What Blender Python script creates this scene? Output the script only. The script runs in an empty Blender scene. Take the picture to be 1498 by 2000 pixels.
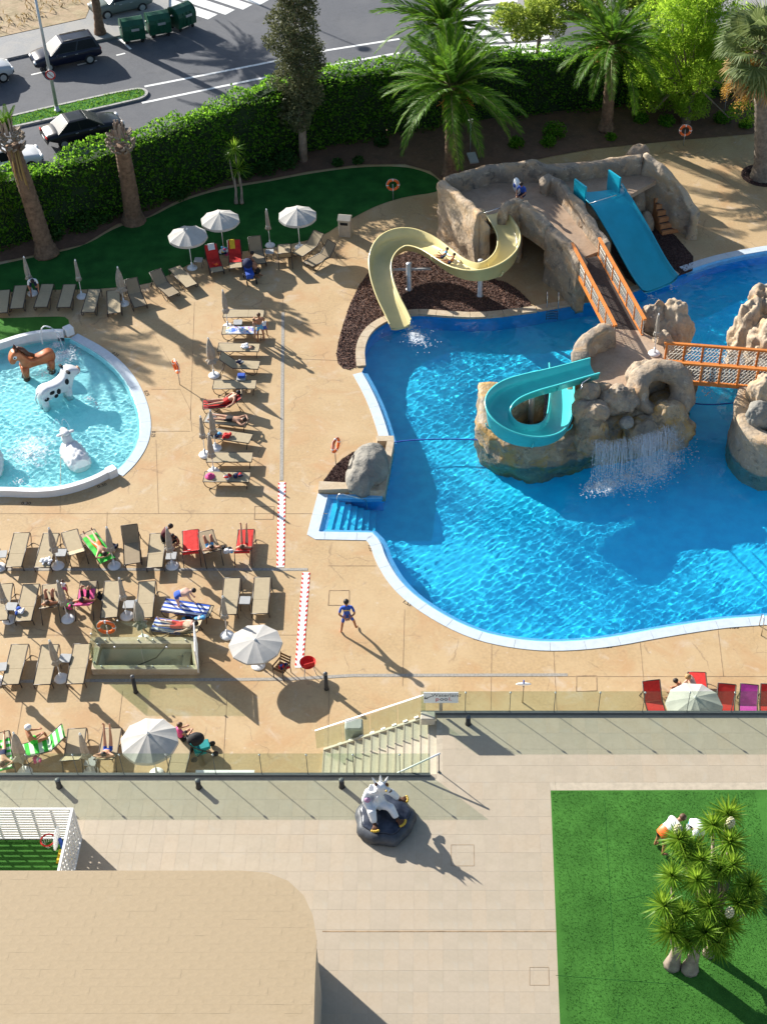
import bpy, bmesh, math, random
import numpy as np
from mathutils import Vector, Matrix, noise, geometry
R = math.radians
sc = bpy.context.scene
col = sc.collection
random.seed(7); rng = np.random.default_rng(7)

# ------------------------------------------------------------------ camera, sky, sun, exposure
F, CX, CY, PT, H = 2800.0, 850.0, 1000.0, R(43.4), 41.4      # focal length and principal point in photo pixels, pitch, height
cam = bpy.data.cameras.new('camera'); camo = bpy.data.objects.new('camera', cam); col.objects.link(camo)
camo.location = (0, 0, H); camo.rotation_euler = (R(90) - PT, 0, 0)
cam.sensor_fit = 'VERTICAL'; cam.sensor_height = 24; cam.lens = F * 24 / 2000
cam.shift_x = -(CX - 749) / 2000; cam.clip_start = 1; cam.clip_end = 2000
sc.camera = camo
w = bpy.data.worlds.new('World'); sc.world = w; w.use_nodes = True
SUN_EL, SUN_AZ = R(25), math.atan2(-.735, .678)
nt = w.node_tree; sky = nt.nodes.new('ShaderNodeTexSky'); sky.sky_type = 'NISHITA'; sky.sun_disc = False
sky.sun_elevation = SUN_EL; sky.sun_rotation = SUN_AZ
nt.links.new(sky.outputs[0], nt.nodes['Background'].inputs[0]); nt.nodes['Background'].inputs[1].default_value = .085
L = bpy.data.lights.new('sun', 'SUN'); L.energy = 5.0; L.angle = R(.53); L.color = (1, .955, .88); L.cycles.is_caustics_light = True
suno = bpy.data.objects.new('sun', L); col.objects.link(suno)
sd = Vector((math.sin(SUN_AZ) * math.cos(SUN_EL), math.cos(SUN_AZ) * math.cos(SUN_EL), math.sin(SUN_EL)))
suno.rotation_euler = (-sd).to_track_quat('-Z', 'Y').to_euler(); suno.location = sd * 150
vs = sc.view_settings; vs.view_transform = 'Standard'; vs.look = 'None'; vs.exposure = 1.05; vs.gamma = 1; vs.use_curve_mapping = False
sc.cycles.use_denoising = True; sc.cycles.max_bounces = 10; sc.cycles.transparent_max_bounces = 24
sc.cycles.sample_clamp_indirect = 6

def P(u, v, z=0.):
    a = (u - CX) / F; b = -(v - CY) / F
    dy = math.cos(PT) + b * math.sin(PT); dz = -math.sin(PT) + b * math.cos(PT)
    t = (z - H) / dz
    return Vector((a * t, dy * t, z))
def PL(l, z=0.): return [P(a, b, z) for a, b in l]
def P2(l, z=0.): return [(q.x, q.y) for q in PL(l, z)]

# ------------------------------------------------------------------ mesh helpers
class MB:
    def __init__(s): s.v = []; s.f = []; s.mi = []; s.sm = []
    def add(s, vs, fs, m=0, sm=False):
        o = len(s.v); s.v += [tuple(a) for a in vs]
        for f in fs: s.f.append([i + o for i in f]); s.mi.append(m); s.sm.append(sm)
        return s
    def box(s, c, d, rz=0, m=0, M=None):
        x, y, z = d[0] / 2, d[1] / 2, d[2] / 2
        A = (M if M else Matrix.Rotation(rz, 3, 'Z')); c = Vector(c)
        return s.add([c + A @ Vector(p) for p in ((-x,-y,-z),(x,-y,-z),(x,y,-z),(-x,y,-z),(-x,-y,z),(x,-y,z),(x,y,z),(-x,y,z))],
                     [(0,3,2,1),(4,5,6,7),(0,1,5,4),(1,2,6,5),(2,3,7,6),(3,0,4,7)], m)
    def rbox(s, c, d, r, m=0, M=None, n=3):                  # box with rounded vertical edges and a chamfered rim
        x, y, z = d[0] / 2, d[1] / 2, d[2] / 2; c = Vector(c); A = M or Matrix.Identity(3)
        ring = []
        for (sx, sy, a0) in ((1,1,0),(-1,1,90),(-1,-1,180),(1,-1,270)):
            for k in range(n + 1):
                a = R(a0 + 90 * k / n); ring.append((sx * (x - r) + r * math.cos(a), sy * (y - r) + r * math.sin(a)))
        N = len(ring); vs = []; ch = min(r * .5, z * .5)
        for (zz, q) in ((-z, 1), (z - ch, 1), (z, 1 - ch / max(x, y))):
            vs += [c + A @ Vector((a * q, b * q, zz)) for a, b in ring]
        fs = [list(range(N))[::-1], list(range(2 * N, 3 * N))]
        for k in range(2):
            for i in range(N): j = (i + 1) % N; fs.append((k*N+i, k*N+j, (k+1)*N+j, (k+1)*N+i))
        return s.add(vs, fs, m)
    def bar(s, a, b, wd, h=None, m=0, up=Vector((0, 0, 1))):
        a, b = Vector(a), Vector(b); d = b - a
        if d.length < 1e-6: return s
        h = h or wd; x = d.cross(up)
        if x.length < 1e-4: x = d.cross(Vector((1, 0, 0)))
        x.normalize(); y = x.cross(d).normalized(); x = x * wd / 2; y = y * h / 2
        return s.add([a-x-y, a+x-y, a+x+y, a-x+y, b-x-y, b+x-y, b+x+y, b-x+y], [(0,1,2,3),(4,7,6,5),(0,4,5,1),(1,5,6,2),(2,6,7,3),(3,7,4,0)], m)
    def tube(s, pts, r, n=6, m=0, closed=False, sm=True, caps=True):
        pts = [Vector(p) for p in pts]; N = len(pts); rs = r if hasattr(r, '__len__') else [r] * N
        vs = []; px = None
        for i, p in enumerate(pts):
            t = (pts[(i + 1) % N] - pts[i - 1]) if closed else (pts[min(i + 1, N - 1)] - pts[max(i - 1, 0)])
            t = t.normalized() if t.length > 1e-9 else Vector((0, 0, 1))
            x = (px - t * px.dot(t)) if px is not None else t.cross(Vector((0, 0, 1)) if abs(t.z) < .9 else Vector((1, 0, 0)))
            x.normalize(); px = x; y = t.cross(x)
            for k in range(n): a = 2 * math.pi * k / n; vs.append(p + (x * math.cos(a) + y * math.sin(a)) * rs[i])
        fs = []
        for i in range(N if closed else N - 1):
            j = (i + 1) % N
            for k in range(n): l = (k + 1) % n; fs.append((i*n+k, i*n+l, j*n+l, j*n+k))
        if caps and not closed: fs += [list(range(n))[::-1], list(range((N-1)*n, N*n))]
        return s.add(vs, fs, m, sm)
    def lathe(s, prof, n=16, c=(0, 0, 0), m=0, sm=True, fn=None):
        c = Vector(c); vs = []
        for (r, z) in prof:
            for k in range(n):
                a = 2 * math.pi * k / n; q = fn(a, z) if fn else 1
                vs.append(c + Vector((r * q * math.cos(a), r * q * math.sin(a), z)))
        fs = []
        for i in range(len(prof) - 1):
            for k in range(n): l = (k + 1) % n; fs.append((i*n+k, i*n+l, (i+1)*n+l, (i+1)*n+k))
        if prof[0][0] > 1e-4: fs.append(list(range(n))[::-1])
        if prof[-1][0] > 1e-4: fs.append(list(range((len(prof)-1)*n, len(prof)*n)))
        return s.add(vs, fs, m, sm)
    def ell(s, c, r, nu=10, nv=6, m=0, M=None):
        c = Vector(c); vs = []; fs = []; A = M or Matrix.Identity(3)
        for j in range(nv + 1):
            t = math.pi * j / nv
            for i in range(nu):
                a = 2 * math.pi * i / nu
                vs.append(c + A @ Vector((r[0]*math.sin(t)*math.cos(a), r[1]*math.sin(t)*math.sin(a), -r[2]*math.cos(t))))
        for j in range(nv):
            for i in range(nu): k = (i + 1) % nu; fs.append((j*nu+i, j*nu+k, (j+1)*nu+k, (j+1)*nu+i))
        return s.add(vs, fs, m, True)
    def sheet(s, poly, z, holes=(), m=0):
        loops = [[Vector((p[0], p[1], 0)) for p in l] for l in (poly, *holes)]
        tr = geometry.tessellate_polygon(loops); flat = [p for l in loops for p in l]
        fs = []
        for t in tr:
            a, b, c = (flat[i] for i in t)
            fs.append(t if (b - a).cross(c - a).z > 0 else t[::-1])
        return s.add([(p.x, p.y, z) for p in flat], fs, m)
    def prism(s, poly, z0, z1, m=0, ms=None, holes=()):
        s.sheet(poly, z1, holes, m); s.sheet(poly, z0, holes, m)
        for l in (poly, *holes):
            n = len(l); area = sum(l[i-1][0]*l[i][1] - l[i][0]*l[i-1][1] for i in range(n))
            q = list(l) if (area > 0) == (l is poly) else list(l)[::-1]
            vs = [(p[0], p[1], z0) for p in q] + [(p[0], p[1], z1) for p in q]
            s.add(vs, [(i, (i+1) % n, n + (i+1) % n, n + i) for i in range(n)], m if ms is None else ms)
        return s
    def icos(s, c, r, sub=3, amp=.25, sc_=1.0, seed=0, m=0, flat=None, M=None, ridge=0):
        bm = bmesh.new(); bmesh.ops.create_icosphere(bm, subdivisions=sub, radius=1)
        o = Vector((seed * 7.31, seed * 3.7, seed * 1.9)); c = Vector(c); A = M or Matrix.Identity(3); vs = []
        for v in bm.verts:
            p = v.co.copy(); q = Vector((p.x * r[0], p.y * r[1], p.z * r[2]))
            n1 = noise.noise(q * sc_ + o) + .5 * noise.noise(q * sc_ * 2.3 + o) + .22 * noise.noise(q * sc_ * 5 + o) + .12 * noise.noise(q * sc_ * 11 + o) + (.5 * rk(Vector((q.x, q.y, q.z * .6)) * sc_ * .9 + o) if ridge else 0)
            if ridge: n1 += ridge * (abs(noise.noise(Vector((q.x * 1.2, q.y * 1.2, q.z * .35)) * sc_ * 2 + o)) - .3) * -1.5
            q = q * (1 + amp * n1); q = c + A @ q
            if flat is not None and q.z < flat: q.z = flat
            vs.append(q)
        bm.verts.index_update(); fs = [[v.index for v in f.verts] for f in bm.faces]; bm.free()
        return s.add(vs, fs, m, True)
    def mesh(s, name, mats):
        me = bpy.data.meshes.new(name); me.from_pydata(s.v, [], s.f)
        for mm in (mats if isinstance(mats, (list, tuple)) else [mats]): me.materials.append(mm)
        if me.polygons:
            me.polygons.foreach_set('material_index', s.mi); me.polygons.foreach_set('use_smooth', s.sm)
        me.update(); return me
    def build(s, name, mats, parent=None, W=False, kind=None, loc=None, rz=0):
        if W and parent is not None:
            o = wloc(parent); s.v = [(p[0]-o.x, p[1]-o.y, p[2]-o.z) for p in s.v]
        return obj(name, s.mesh(name, mats), parent, kind, loc, rz)
def wloc(o):
    l = Vector((0, 0, 0))
    while o: l = l + Vector(o.location); o = o.parent
    return l
def obj(name, me, parent=None, kind=None, loc=None, rz=0):
    o = bpy.data.objects.new(name, me); col.objects.link(o); o.parent = parent
    if kind: o['kind'] = kind
    if loc is not None: o.location = loc
    if rz: o.rotation_euler.z = rz
    return o
def tag(o, label, cat, group=None):
    o['label'] = label; o['category'] = cat
    if group: o['group'] = group
    return o
def thing(name, label, cat, loc=(0, 0, 0), rz=0, group=None):
    o = bpy.data.objects.new(name, None); col.objects.link(o); o.empty_display_size = .2
    o.location = loc; o.rotation_euler.z = rz
    return tag(o, label, cat, group)
def dup(root, loc, rz=0, label=None, group=None, scale=None):
    def cp(o, par):
        c = o.copy(); col.objects.link(c); c.parent = par
        for ch in o.children: cp(ch, c)
        return c
    r = cp(root, None); r.location = loc; r.rotation_euler.z = rz
    if label: r['label'] = label
    if group: r['group'] = group
    if scale: r.scale = (scale,) * 3 if not hasattr(scale, '__len__') else scale
    return r
def npmesh(name, v, nf, mat, k=4, smooth=False):          # v: (n*k, 3) array, n faces of k corners
    me = bpy.data.meshes.new(name); me.vertices.add(len(v)); me.vertices.foreach_set('co', np.ascontiguousarray(v, dtype=np.float32).ravel())
    me.loops.add(nf * k); me.loops.foreach_set('vertex_index', np.arange(nf * k, dtype=np.int32))
    me.polygons.add(nf); me.polygons.foreach_set('loop_start', np.arange(nf, dtype=np.int32) * k)
    me.materials.append(mat); me.update(calc_edges=True); me.validate(); return me
def leaves(pts, size, asp=.45, droop=0., up=.35, nrm=None):     # diamond leaves at pts with random orientation
    n = len(pts); d = rng.normal(size=(n, 3)); d[:, 2] = d[:, 2] * .6 - droop
    if nrm is not None: d = d * .7 + nrm * .8
    d /= np.linalg.norm(d, axis=1)[:, None]
    t = rng.normal(size=(n, 3)); t[:, 2] *= up; s = np.cross(d, t); s /= (np.linalg.norm(s, axis=1)[:, None] + 1e-9)
    sz = size * rng.uniform(.6, 1.35, (n, 1)); a = pts - d * sz * .5; b = pts + d * sz * .5; m = pts - np.cross(d, s) * sz * .08
    v = np.stack([a, m + s * sz * asp * .5, b, m - s * sz * asp * .5], axis=1)
    return v.reshape(-1, 3)
def inpoly(px, py, poly):
    r = np.zeros(px.shape, bool); n = len(poly)
    for i in range(n):
        x1, y1 = poly[i]; x2, y2 = poly[(i + 1) % n]
        if abs(y1 - y2) < 1e-9: continue
        c = ((y1 > py) != (y2 > py)) & (px < (x2 - x1) * (py - y1) / (y2 - y1) + x1); r ^= c
    return r
def offset(path, d, closed=False):                          # shift a 2-D path to its left by d
    out = []; n = len(path)
    for i in range(n):
        a = Vector(path[i-1]) if (closed or i > 0) else None; b = Vector(path[i]); c = Vector(path[(i+1) % n]) if (closed or i < n-1) else None
        t1 = (b - a).normalized() if a is not None else None; t2 = (c - b).normalized() if c is not None else None
        t1 = t1 or t2; t2 = t2 or t1; n1 = Vector((-t1.y, t1.x)); n2 = Vector((-t2.y, t2.x)); m = n1 + n2
        m = m.normalized() if m.length > 1e-6 else n1
        out.append(tuple(b + m * d / max(.5, m.dot(n1))))
    return out
def smooth(path, it=2, closed=False):
    p = [Vector(a) for a in path]
    for _ in range(it):
        q = []
        rngi = range(len(p)) if closed else range(len(p) - 1)
        if not closed: q.append(p[0])
        for i in rngi: a, b = p[i], p[(i+1) % len(p)]; q += [a * .75 + b * .25, a * .25 + b * .75]
        if not closed: q.append(p[-1])
        p = q
    return [tuple(a) for a in p]
def resample(path, step):
    p = [Vector(a) for a in path]; out = [p[0]]; acc = 0
    for i in range(len(p) - 1):
        d = (p[i+1] - p[i]).length; t = step - acc
        while t <= d: out.append(p[i].lerp(p[i+1], t / d)); t += step
        acc = (acc + d) % step
    if (out[-1] - p[-1]).length > step * .3: out.append(p[-1])
    return out
def rk(p): return noise.ridged_multi_fractal(p, 1.0, 2.2, 5, 1.0, 2.0) - 1.0
def rockwall(mb, path, zb, zt, th, amp=.12, m=0, step=.12, seed=0, round_=.5, sc_=1.1):
    # a rough plastered-rock wall along path [(x, y)], its top heights zt one per path point
    p3 = [(p[0], p[1], z) for p, z in zip(path, zt)]; pts = resample(p3, step); n = len(pts); o = Vector((seed * 5.1, seed * 2.3, 0))
    rings = []
    for i, p in enumerate(pts):
        a = pts[max(i-1, 0)]; b = pts[min(i+1, n-1)]; t = Vector((b.x-a.x, b.y-a.y, 0)).normalized(); nn = Vector((-t.y, t.x, 0))
        h = p.z - zb; ring = []
        K = 14
        for k in range(K): ring.append((-th/2, zb + h * (1 - round_ * .25 / max(h, .5)) * k / K))
        for k in range(7): an = math.pi * k / 6; ring.append((-math.cos(an) * th/2, p.z - .12 + math.sin(an) * .12))
        for k in range(K - 1, -1, -1): ring.append((th/2, zb + h * (1 - round_ * .25 / max(h, .5)) * k / K))
        rr = []
        for (q, z) in ring:
            v = Vector((p.x, p.y, 0)) + nn * q; v.z = z
            f = v * sc_ + o; k = noise.noise(f) + .45 * noise.noise(f * 2.4) + .42 * rk(Vector((f.x * .8, f.y * .8, f.z * .42)) + o) + .22 * noise.noise(f * 7) + .12 * noise.noise(f * 14)
            v += nn * (amp * k * (1 if q > 0 else -1)); v.z += amp * .6 * noise.noise(f * 1.3 + Vector((9, 0, 0))) * (z - zb) / max(h, .3)
            rr.append(v)
        rings.append(rr)
    K = len(rings[0]); vs = [v for r_ in rings for v in r_]; fs = []
    for i in range(n - 1):
        for k in range(K - 1): fs.append((i*K+k, (i+1)*K+k, (i+1)*K+k+1, i*K+k+1))
    fs += [list(range(K)), list(range((n-1)*K, n*K))[::-1]]
    mb.add(vs, fs, m, True); return mb

# ------------------------------------------------------------------ materials
def mat(name, c, rough=.7, var=.12, scale=2., bump=0., bscale=30., metal=0., c2=None, coord='Object', detail=5, spec=.4, mixpos=(.35, .65)):
    m = bpy.data.materials.new(name); m.use_nodes = True; t = m.node_tree; N = t.nodes; b = N['Principled BSDF']
    b.inputs['Roughness'].default_value = rough; b.inputs['Metallic'].default_value = metal; b.inputs['Specular IOR Level'].default_value = spec
    if not var and not bump and not c2: b.inputs['Base Color'].default_value = (*c, 1); return m
    tc = N.new('ShaderNodeTexCoord'); nz = N.new('ShaderNodeTexNoise'); nz.inputs['Scale'].default_value = scale; nz.inputs['Detail'].default_value = detail; nz.inputs['Roughness'].default_value = .6
    t.links.new(tc.outputs[coord], nz.inputs['Vector'])
    cr = N.new('ShaderNodeValToRGB'); e = cr.color_ramp.elements
    ca = tuple(x * (1 - var) for x in c); cb = c2 if c2 else tuple(min(1, x * (1 + var)) for x in c)
    e[0].position, e[1].position = mixpos; e[0].color = (*ca, 1); e[1].color = (*cb, 1)
    t.links.new(nz.outputs['Fac'], cr.inputs[0]); t.links.new(cr.outputs[0], b.inputs['Base Color'])
    if bump:
        n2 = N.new('ShaderNodeTexNoise'); n2.inputs['Scale'].default_value = bscale; n2.inputs['Detail'].default_value = 6
        bp = N.new('ShaderNodeBump'); bp.inputs['Strength'].default_value = bump; bp.inputs['Distance'].default_value = .02
        t.links.new(tc.outputs[coord], n2.inputs['Vector']); t.links.new(n2.outputs['Fac'], bp.inputs['Height']); t.links.new(bp.outputs[0], b.inputs['Normal'])
    return m
def leafmat(name, dark, light, trans=.35, rough=.5):
    m = bpy.data.materials.new(name); m.use_nodes = True; t = m.node_tree; N = t.nodes; b = N['Principled BSDF']; out = N['Material Output']
    g = N.new('ShaderNodeNewGeometry'); cr = N.new('ShaderNodeValToRGB'); e = cr.color_ramp.elements
    e[0].color = (*dark, 1); e[1].color = (*light, 1); t.links.new(g.outputs['Random Per Island'], cr.inputs[0]); t.links.new(cr.outputs[0], b.inputs['Base Color'])
    b.inputs['Roughness'].default_value = rough; b.inputs['Specular IOR Level'].default_value = .14
    tr = N.new('ShaderNodeBsdfTranslucent'); hs = N.new('ShaderNodeHueSaturation'); hs.inputs['Value'].default_value = 1.7; hs.inputs['Hue'].default_value = .485
    t.links.new(cr.outputs[0], hs.inputs['Color']); t.links.new(hs.outputs[0], tr.inputs['Color'])
    mx = N.new('ShaderNodeMixShader'); mx.inputs[0].default_value = trans
    t.links.new(b.outputs[0], mx.inputs[1]); t.links.new(tr.outputs[0], mx.inputs[2]); t.links.new(mx.outputs[0], out.inputs[0]); return m
def glassmat(name, tint, refl=1.0):
    m = bpy.data.materials.new(name); m.use_nodes = True; t = m.node_tree; N = t.nodes; N.remove(N['Principled BSDF']); out = N['Material Output']
    tr = N.new('ShaderNodeBsdfTransparent'); tr.inputs[0].default_value = (*tint, 1); gl = N.new('ShaderNodeBsdfGlossy'); gl.inputs['Roughness'].default_value = .02
    lw_ = N.new('ShaderNodeLayerWeight'); pw = N.new('ShaderNodeMath'); pw.operation = 'POWER'; pw.inputs[1].default_value = 3.; t.links.new(lw_.outputs['Facing'], pw.inputs[0])
    fr = N.new('ShaderNodeMapRange'); fr.inputs[3].default_value = .03; fr.inputs[4].default_value = .5; t.links.new(pw.outputs[0], fr.inputs[0]); mx = N.new('ShaderNodeMixShader')
    t.links.new(fr.outputs[0], mx.inputs[0]); t.links.new(tr.outputs[0], mx.inputs[1]); t.links.new(gl.outputs[0], mx.inputs[2]); t.links.new(mx.outputs[0], out.inputs[0]); return m
def veilmat(name, c, a):                                     # thin white water: part see-through
    m = bpy.data.materials.new(name); m.use_nodes = True; t = m.node_tree; N = t.nodes; b = N['Principled BSDF']; out = N['Material Output']
    b.inputs['Base Color'].default_value = (*c, 1); b.inputs['Roughness'].default_value = .3
    tr = N.new('ShaderNodeBsdfTransparent'); mx = N.new('ShaderNodeMixShader'); mx.inputs[0].default_value = a
    t.links.new(tr.outputs[0], mx.inputs[1]); t.links.new(b.outputs[0], mx.inputs[2]); t.links.new(mx.outputs[0], out.inputs[0]); return m
def layered(name, c, patches, rough=.75, bump=.25, bscale=6., fine=.1):   # base colour with stain layers [(colour, scale, lo, hi, amount)]
    m = mat(name, c, rough, fine, 9., bump, bscale); t = m.node_tree
    for q in t.nodes:
        if q.type == 'BUMP' and bump >= .7: q.inputs['Distance'].default_value = .07
    N = t.nodes; b = N['Principled BSDF']
    src = b.inputs['Base Color'].links[0].from_socket; tc = [n for n in N if n.type == 'TEX_COORD'][0]
    for k, (c2, s2, lo, hi, amt) in enumerate(patches):
        mp = N.new('ShaderNodeMapping'); mp.inputs['Location'].default_value = (13.7 * k, 5.1 * k, 2 * k); t.links.new(tc.outputs['Object'], mp.inputs[0])
        nz = N.new('ShaderNodeTexNoise'); nz.inputs['Scale'].default_value = s2; nz.inputs['Detail'].default_value = 7; nz.inputs['Roughness'].default_value = .65; nz.inputs['Distortion'].default_value = .6
        t.links.new(mp.outputs[0], nz.inputs['Vector']); mr = N.new('ShaderNodeMapRange'); mr.inputs[1].default_value = lo; mr.inputs[2].default_value = hi; mr.inputs[4].default_value = amt
        t.links.new(nz.outputs['Fac'], mr.inputs[0]); mx = N.new('ShaderNodeMixRGB'); t.links.new(mr.outputs[0], mx.inputs[0]); t.links.new(src, mx.inputs[1]); mx.inputs[2].default_value = (*c2, 1); src = mx.outputs[0]
    t.links.new(src, b.inputs['Base Color']); return m
mt = {}
mt['deck'] = layered('stamped_concrete', (.43, .295, .15), [((.50, .36, .20), .35, .42, .62, .7), ((.43, .245, .11), .55, .5, .66, .6), ((.52, .43, .33), .8, .57, .7, .55), ((.22, .15, .10), 2.6, .62, .74, .5), ((.60, .55, .52), 3.5, .63, .72, .35)], bump=.2, bscale=5)
_t = mt['deck'].node_tree; _b = _t.nodes['Principled BSDF']; _src = _b.inputs['Base Color'].links[0].from_socket; _tc = [n for n in _t.nodes if n.type == 'TEX_COORD'][0]
_nz = _t.nodes.new('ShaderNodeTexNoise'); _nz.inputs['Scale'].default_value = 1.3; _nz.inputs['Detail'].default_value = 6; _va = _t.nodes.new('ShaderNodeVectorMath'); _va.operation = 'MULTIPLY_ADD'; _va.inputs[1].default_value = (.9, .9, .0)
_t.links.new(_tc.outputs['Object'], _nz.inputs['Vector']); _t.links.new(_nz.outputs['Color'], _va.inputs[0]); _t.links.new(_tc.outputs['Object'], _va.inputs[2])
_vo = _t.nodes.new('ShaderNodeTexVoronoi'); _vo.feature = 'DISTANCE_TO_EDGE'; _vo.inputs['Scale'].default_value = .38; _t.links.new(_va.outputs[0], _vo.inputs['Vector'])
_mr = _t.nodes.new('ShaderNodeMapRange'); _mr.inputs[1].default_value = .0; _mr.inputs[2].default_value = .012; _mr.inputs[3].default_value = .5; _mr.inputs[4].default_value = 0; _t.links.new(_vo.outputs['Distance'], _mr.inputs[0])
_gate = _t.nodes.new('ShaderNodeTexNoise'); _gate.inputs['Scale'].default_value = .6; _t.links.new(_tc.outputs['Object'], _gate.inputs['Vector']); _g2 = _t.nodes.new('ShaderNodeMapRange'); _g2.inputs[1].default_value = .5; _g2.inputs[2].default_value = .6; _t.links.new(_gate.outputs['Fac'], _g2.inputs[0])
_mu = _t.nodes.new('ShaderNodeMath'); _mu.operation = 'MULTIPLY'; _t.links.new(_mr.outputs[0], _mu.inputs[0]); _t.links.new(_g2.outputs[0], _mu.inputs[1])
_mx = _t.nodes.new('ShaderNodeMixRGB'); _mx.inputs[2].default_value = (.16, .10, .06, 1); _t.links.new(_mu.outputs[0], _mx.inputs[0]); _t.links.new(_src, _mx.inputs[1]); _t.links.new(_mx.outputs[0], _b.inputs['Base Color'])
mt['joint'] = mat('joint', (.33, .225, .13), .9, .3, 3)
mt['drain'] = mat('drain_grate', (.30, .275, .235), .6, .2, 12, .3, 80)
mt['soil'] = layered('bed_soil', (.16, .085, .055), [((.10, .06, .04), 1.2, .45, .65, .8), ((.24, .15, .10), 3, .55, .7, .5)], bump=.6, bscale=9)
mt['ground'] = mat('earth', (.25, .18, .11), .95, .3, .4, .4, 3)
mt['lot'] = layered('dry_earth', (.34, .24, .14), [((.22, .17, .08), .8, .45, .6, .8), ((.45, .36, .22), 1.6, .5, .65, .6)], bump=.6, bscale=4)
mt['asphalt'] = layered('asphalt', (.088, .092, .104), [((.115, .117, .125), .25, .45, .6, .7), ((.065, .067, .074), .9, .55, .7, .6)], rough=.8, bump=.1, bscale=60)
mt['pave'] = layered('pavement', (.26, .26, .26), [((.33, .31, .28), .6, .45, .6, .6)], bump=.15, bscale=20)
mt['kerb'] = mat('kerb_stone', (.36, .35, .33), .85, .15, 4, .2, 20)
mt['paint'] = mat('road_paint', (.72, .72, .70), .7, .18, 6)
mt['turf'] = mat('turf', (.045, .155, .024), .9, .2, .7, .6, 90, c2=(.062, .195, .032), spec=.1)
mt['turf3'] = mat('shade_toned_turf', (.020, .105, .022), .9, .25, 1.0, .6, 90, c2=(.028, .135, .026), spec=.1)  # green darkened to put the far lawn's shade into its colour; also lawn seams
mt['turf2'] = mat('turf_dark', (.012, .085, .03), .9, .25, 1.0, .9, 90, c2=(.02, .12, .035), spec=.1)
mt['grass'] = leafmat('grass_blade', (.08, .20, .012), (.16, .32, .03), .35)
mt['drygrass'] = leafmat('dry_grass_blade', (.20, .14, .05), (.38, .30, .14), .25)
mt['terr'] = layered('terrace_tile', (0.394, 0.326, 0.237), [((0.435, 0.363, 0.271), 1.1, .42, .62, .7), ((0.349, 0.292, 0.215), .7, .5, .68, .5), ((0.394, 0.355, 0.286), 2.2, .55, .7, .5)], bump=.06, bscale=12, fine=.04, rough=.65)
mt['terr2'] = layered('terrace_tile_warm', (0.404, 0.326, 0.233), [((0.435, 0.363, 0.271), 1.3, .42, .62, .7)], bump=.06, bscale=12, fine=.04, rough=.65)
mt['terr3'] = layered('terrace_tile_pale', (0.404, 0.334, 0.248), [((0.376, 0.313, 0.229), 1.3, .42, .62, .7)], bump=.06, bscale=12, fine=.04, rough=.65)
mt['grout'] = mat('grout', (0.448, 0.380, 0.286), .9, .1, 6)
mt['roof'] = layered('roof_tile', (0.374, 0.281, 0.168), [((0.400, 0.306, 0.192), .7, .42, .6, .6), ((0.349, 0.260, 0.152), 1.6, .5, .65, .5)], bump=.2, bscale=8, fine=.05)
mt['roofwall'] = mat('roof_wall', (.387, .327, .258), .8, .08, 2, .1, 20)
mt['wall'] = mat('white_wall', (.62, .60, .55), .8, .06, 2, .1, 25)
mt['ditch'] = mat('terrace_wall', (.40, .37, .33), .8, .1, 2, .1, 25)
mt['stair'] = layered('stair_stone', (.47, .42, .32), [((.52, .47, .37), 1.5, .45, .6, .6)], bump=.06, bscale=12, fine=.05)
mt['rock'] = layered('plaster_rock', (0.340, 0.263, 0.184), [((0.237, 0.197, 0.156), .9, .44, .56, .85), ((0.453, 0.291, 0.156), .8, .50, .62, .8), ((0.103, 0.091, 0.078), 1.9, .55, .66, .8), ((0.515, 0.432, 0.328), 3.2, .56, .66, .65), ((0.134, 0.113, 0.090), 6, .6, .68, .5)], rough=.85, bump=.8, bscale=5)
mt['rockw'] = layered('wet_rock', (0.340, 0.249, 0.148), [((0.216, 0.179, 0.131), 1.0, .44, .56, .9), ((0.412, 0.235, 0.057), 1.1, .50, .60, .8), ((0.093, 0.083, 0.066), 2.2, .54, .66, .8), ((0.474, 0.376, 0.254), 2.6, .56, .66, .7), ((0.124, 0.103, 0.082), 6, .6, .68, .5)], rough=.6, bump=.8, bscale=5)
mt['rockg'] = layered('grey_rock', (0.258, 0.240, 0.202), [((0.185, 0.176, 0.156), 1.1, .42, .58, .9), ((0.371, 0.333, 0.267), 1.7, .54, .68, .7), ((0.124, 0.118, 0.110), 3, .6, .7, .6)], rough=.85, bump=.9, bscale=6)
mt['rockp'] = layered('pale_rock', (0.453, 0.343, 0.226), [((0.371, 0.301, 0.226), .9, .42, .56, .8), ((0.515, 0.338, 0.180), .8, .5, .62, .8), ((0.175, 0.146, 0.115), 2.2, .57, .66, .75), ((0.556, 0.470, 0.361), 3.4, .56, .66, .6)], rough=.85, bump=.7, bscale=5)
mt['ramp'] = layered('ramp_floor', (.40, .275, .18), [((.46, .34, .24), .9, .42, .6, .7), ((.30, .22, .16), 1.6, .52, .66, .6)], bump=.3, bscale=6)
mt['mulch'] = mat('mulch', (.075, .042, .032), .95, .4, 6, 1.0, 25)
mt['chip'] = leafmat('mulch_chip', (.06, .032, .026), (.30, .17, .12), 0, .9)
mt['chipd'] = leafmat('dark_mulch_chip', (.028, .016, .016), (.10, .05, .045), 0, .9)
mt['cstone'] = layered('coping_stone', (.46, .36, .24), [((.52, .44, .33), 1.6, .45, .6, .7), ((.36, .27, .17), 2.5, .52, .66, .5)], bump=.2, bscale=10)
mt['white'] = mat('white_tile', (.52, .58, .63), .4, .06, 4)
mt['whitep'] = mat('white_paint', (.80, .80, .79), .45, .04, 3)
mt['band'] = mat('pale_blue_tile', (.20, .55, .86), .25, .08, 5)
mt['pool'] = mat('pool_mosaic', (.012, .60, .93), .4, .08, 1.5, c2=(.018, .68, .96))
mt['poold'] = mat('pool_wall_mosaic', (.01, .40, .85), .4, .1, 2)
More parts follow.
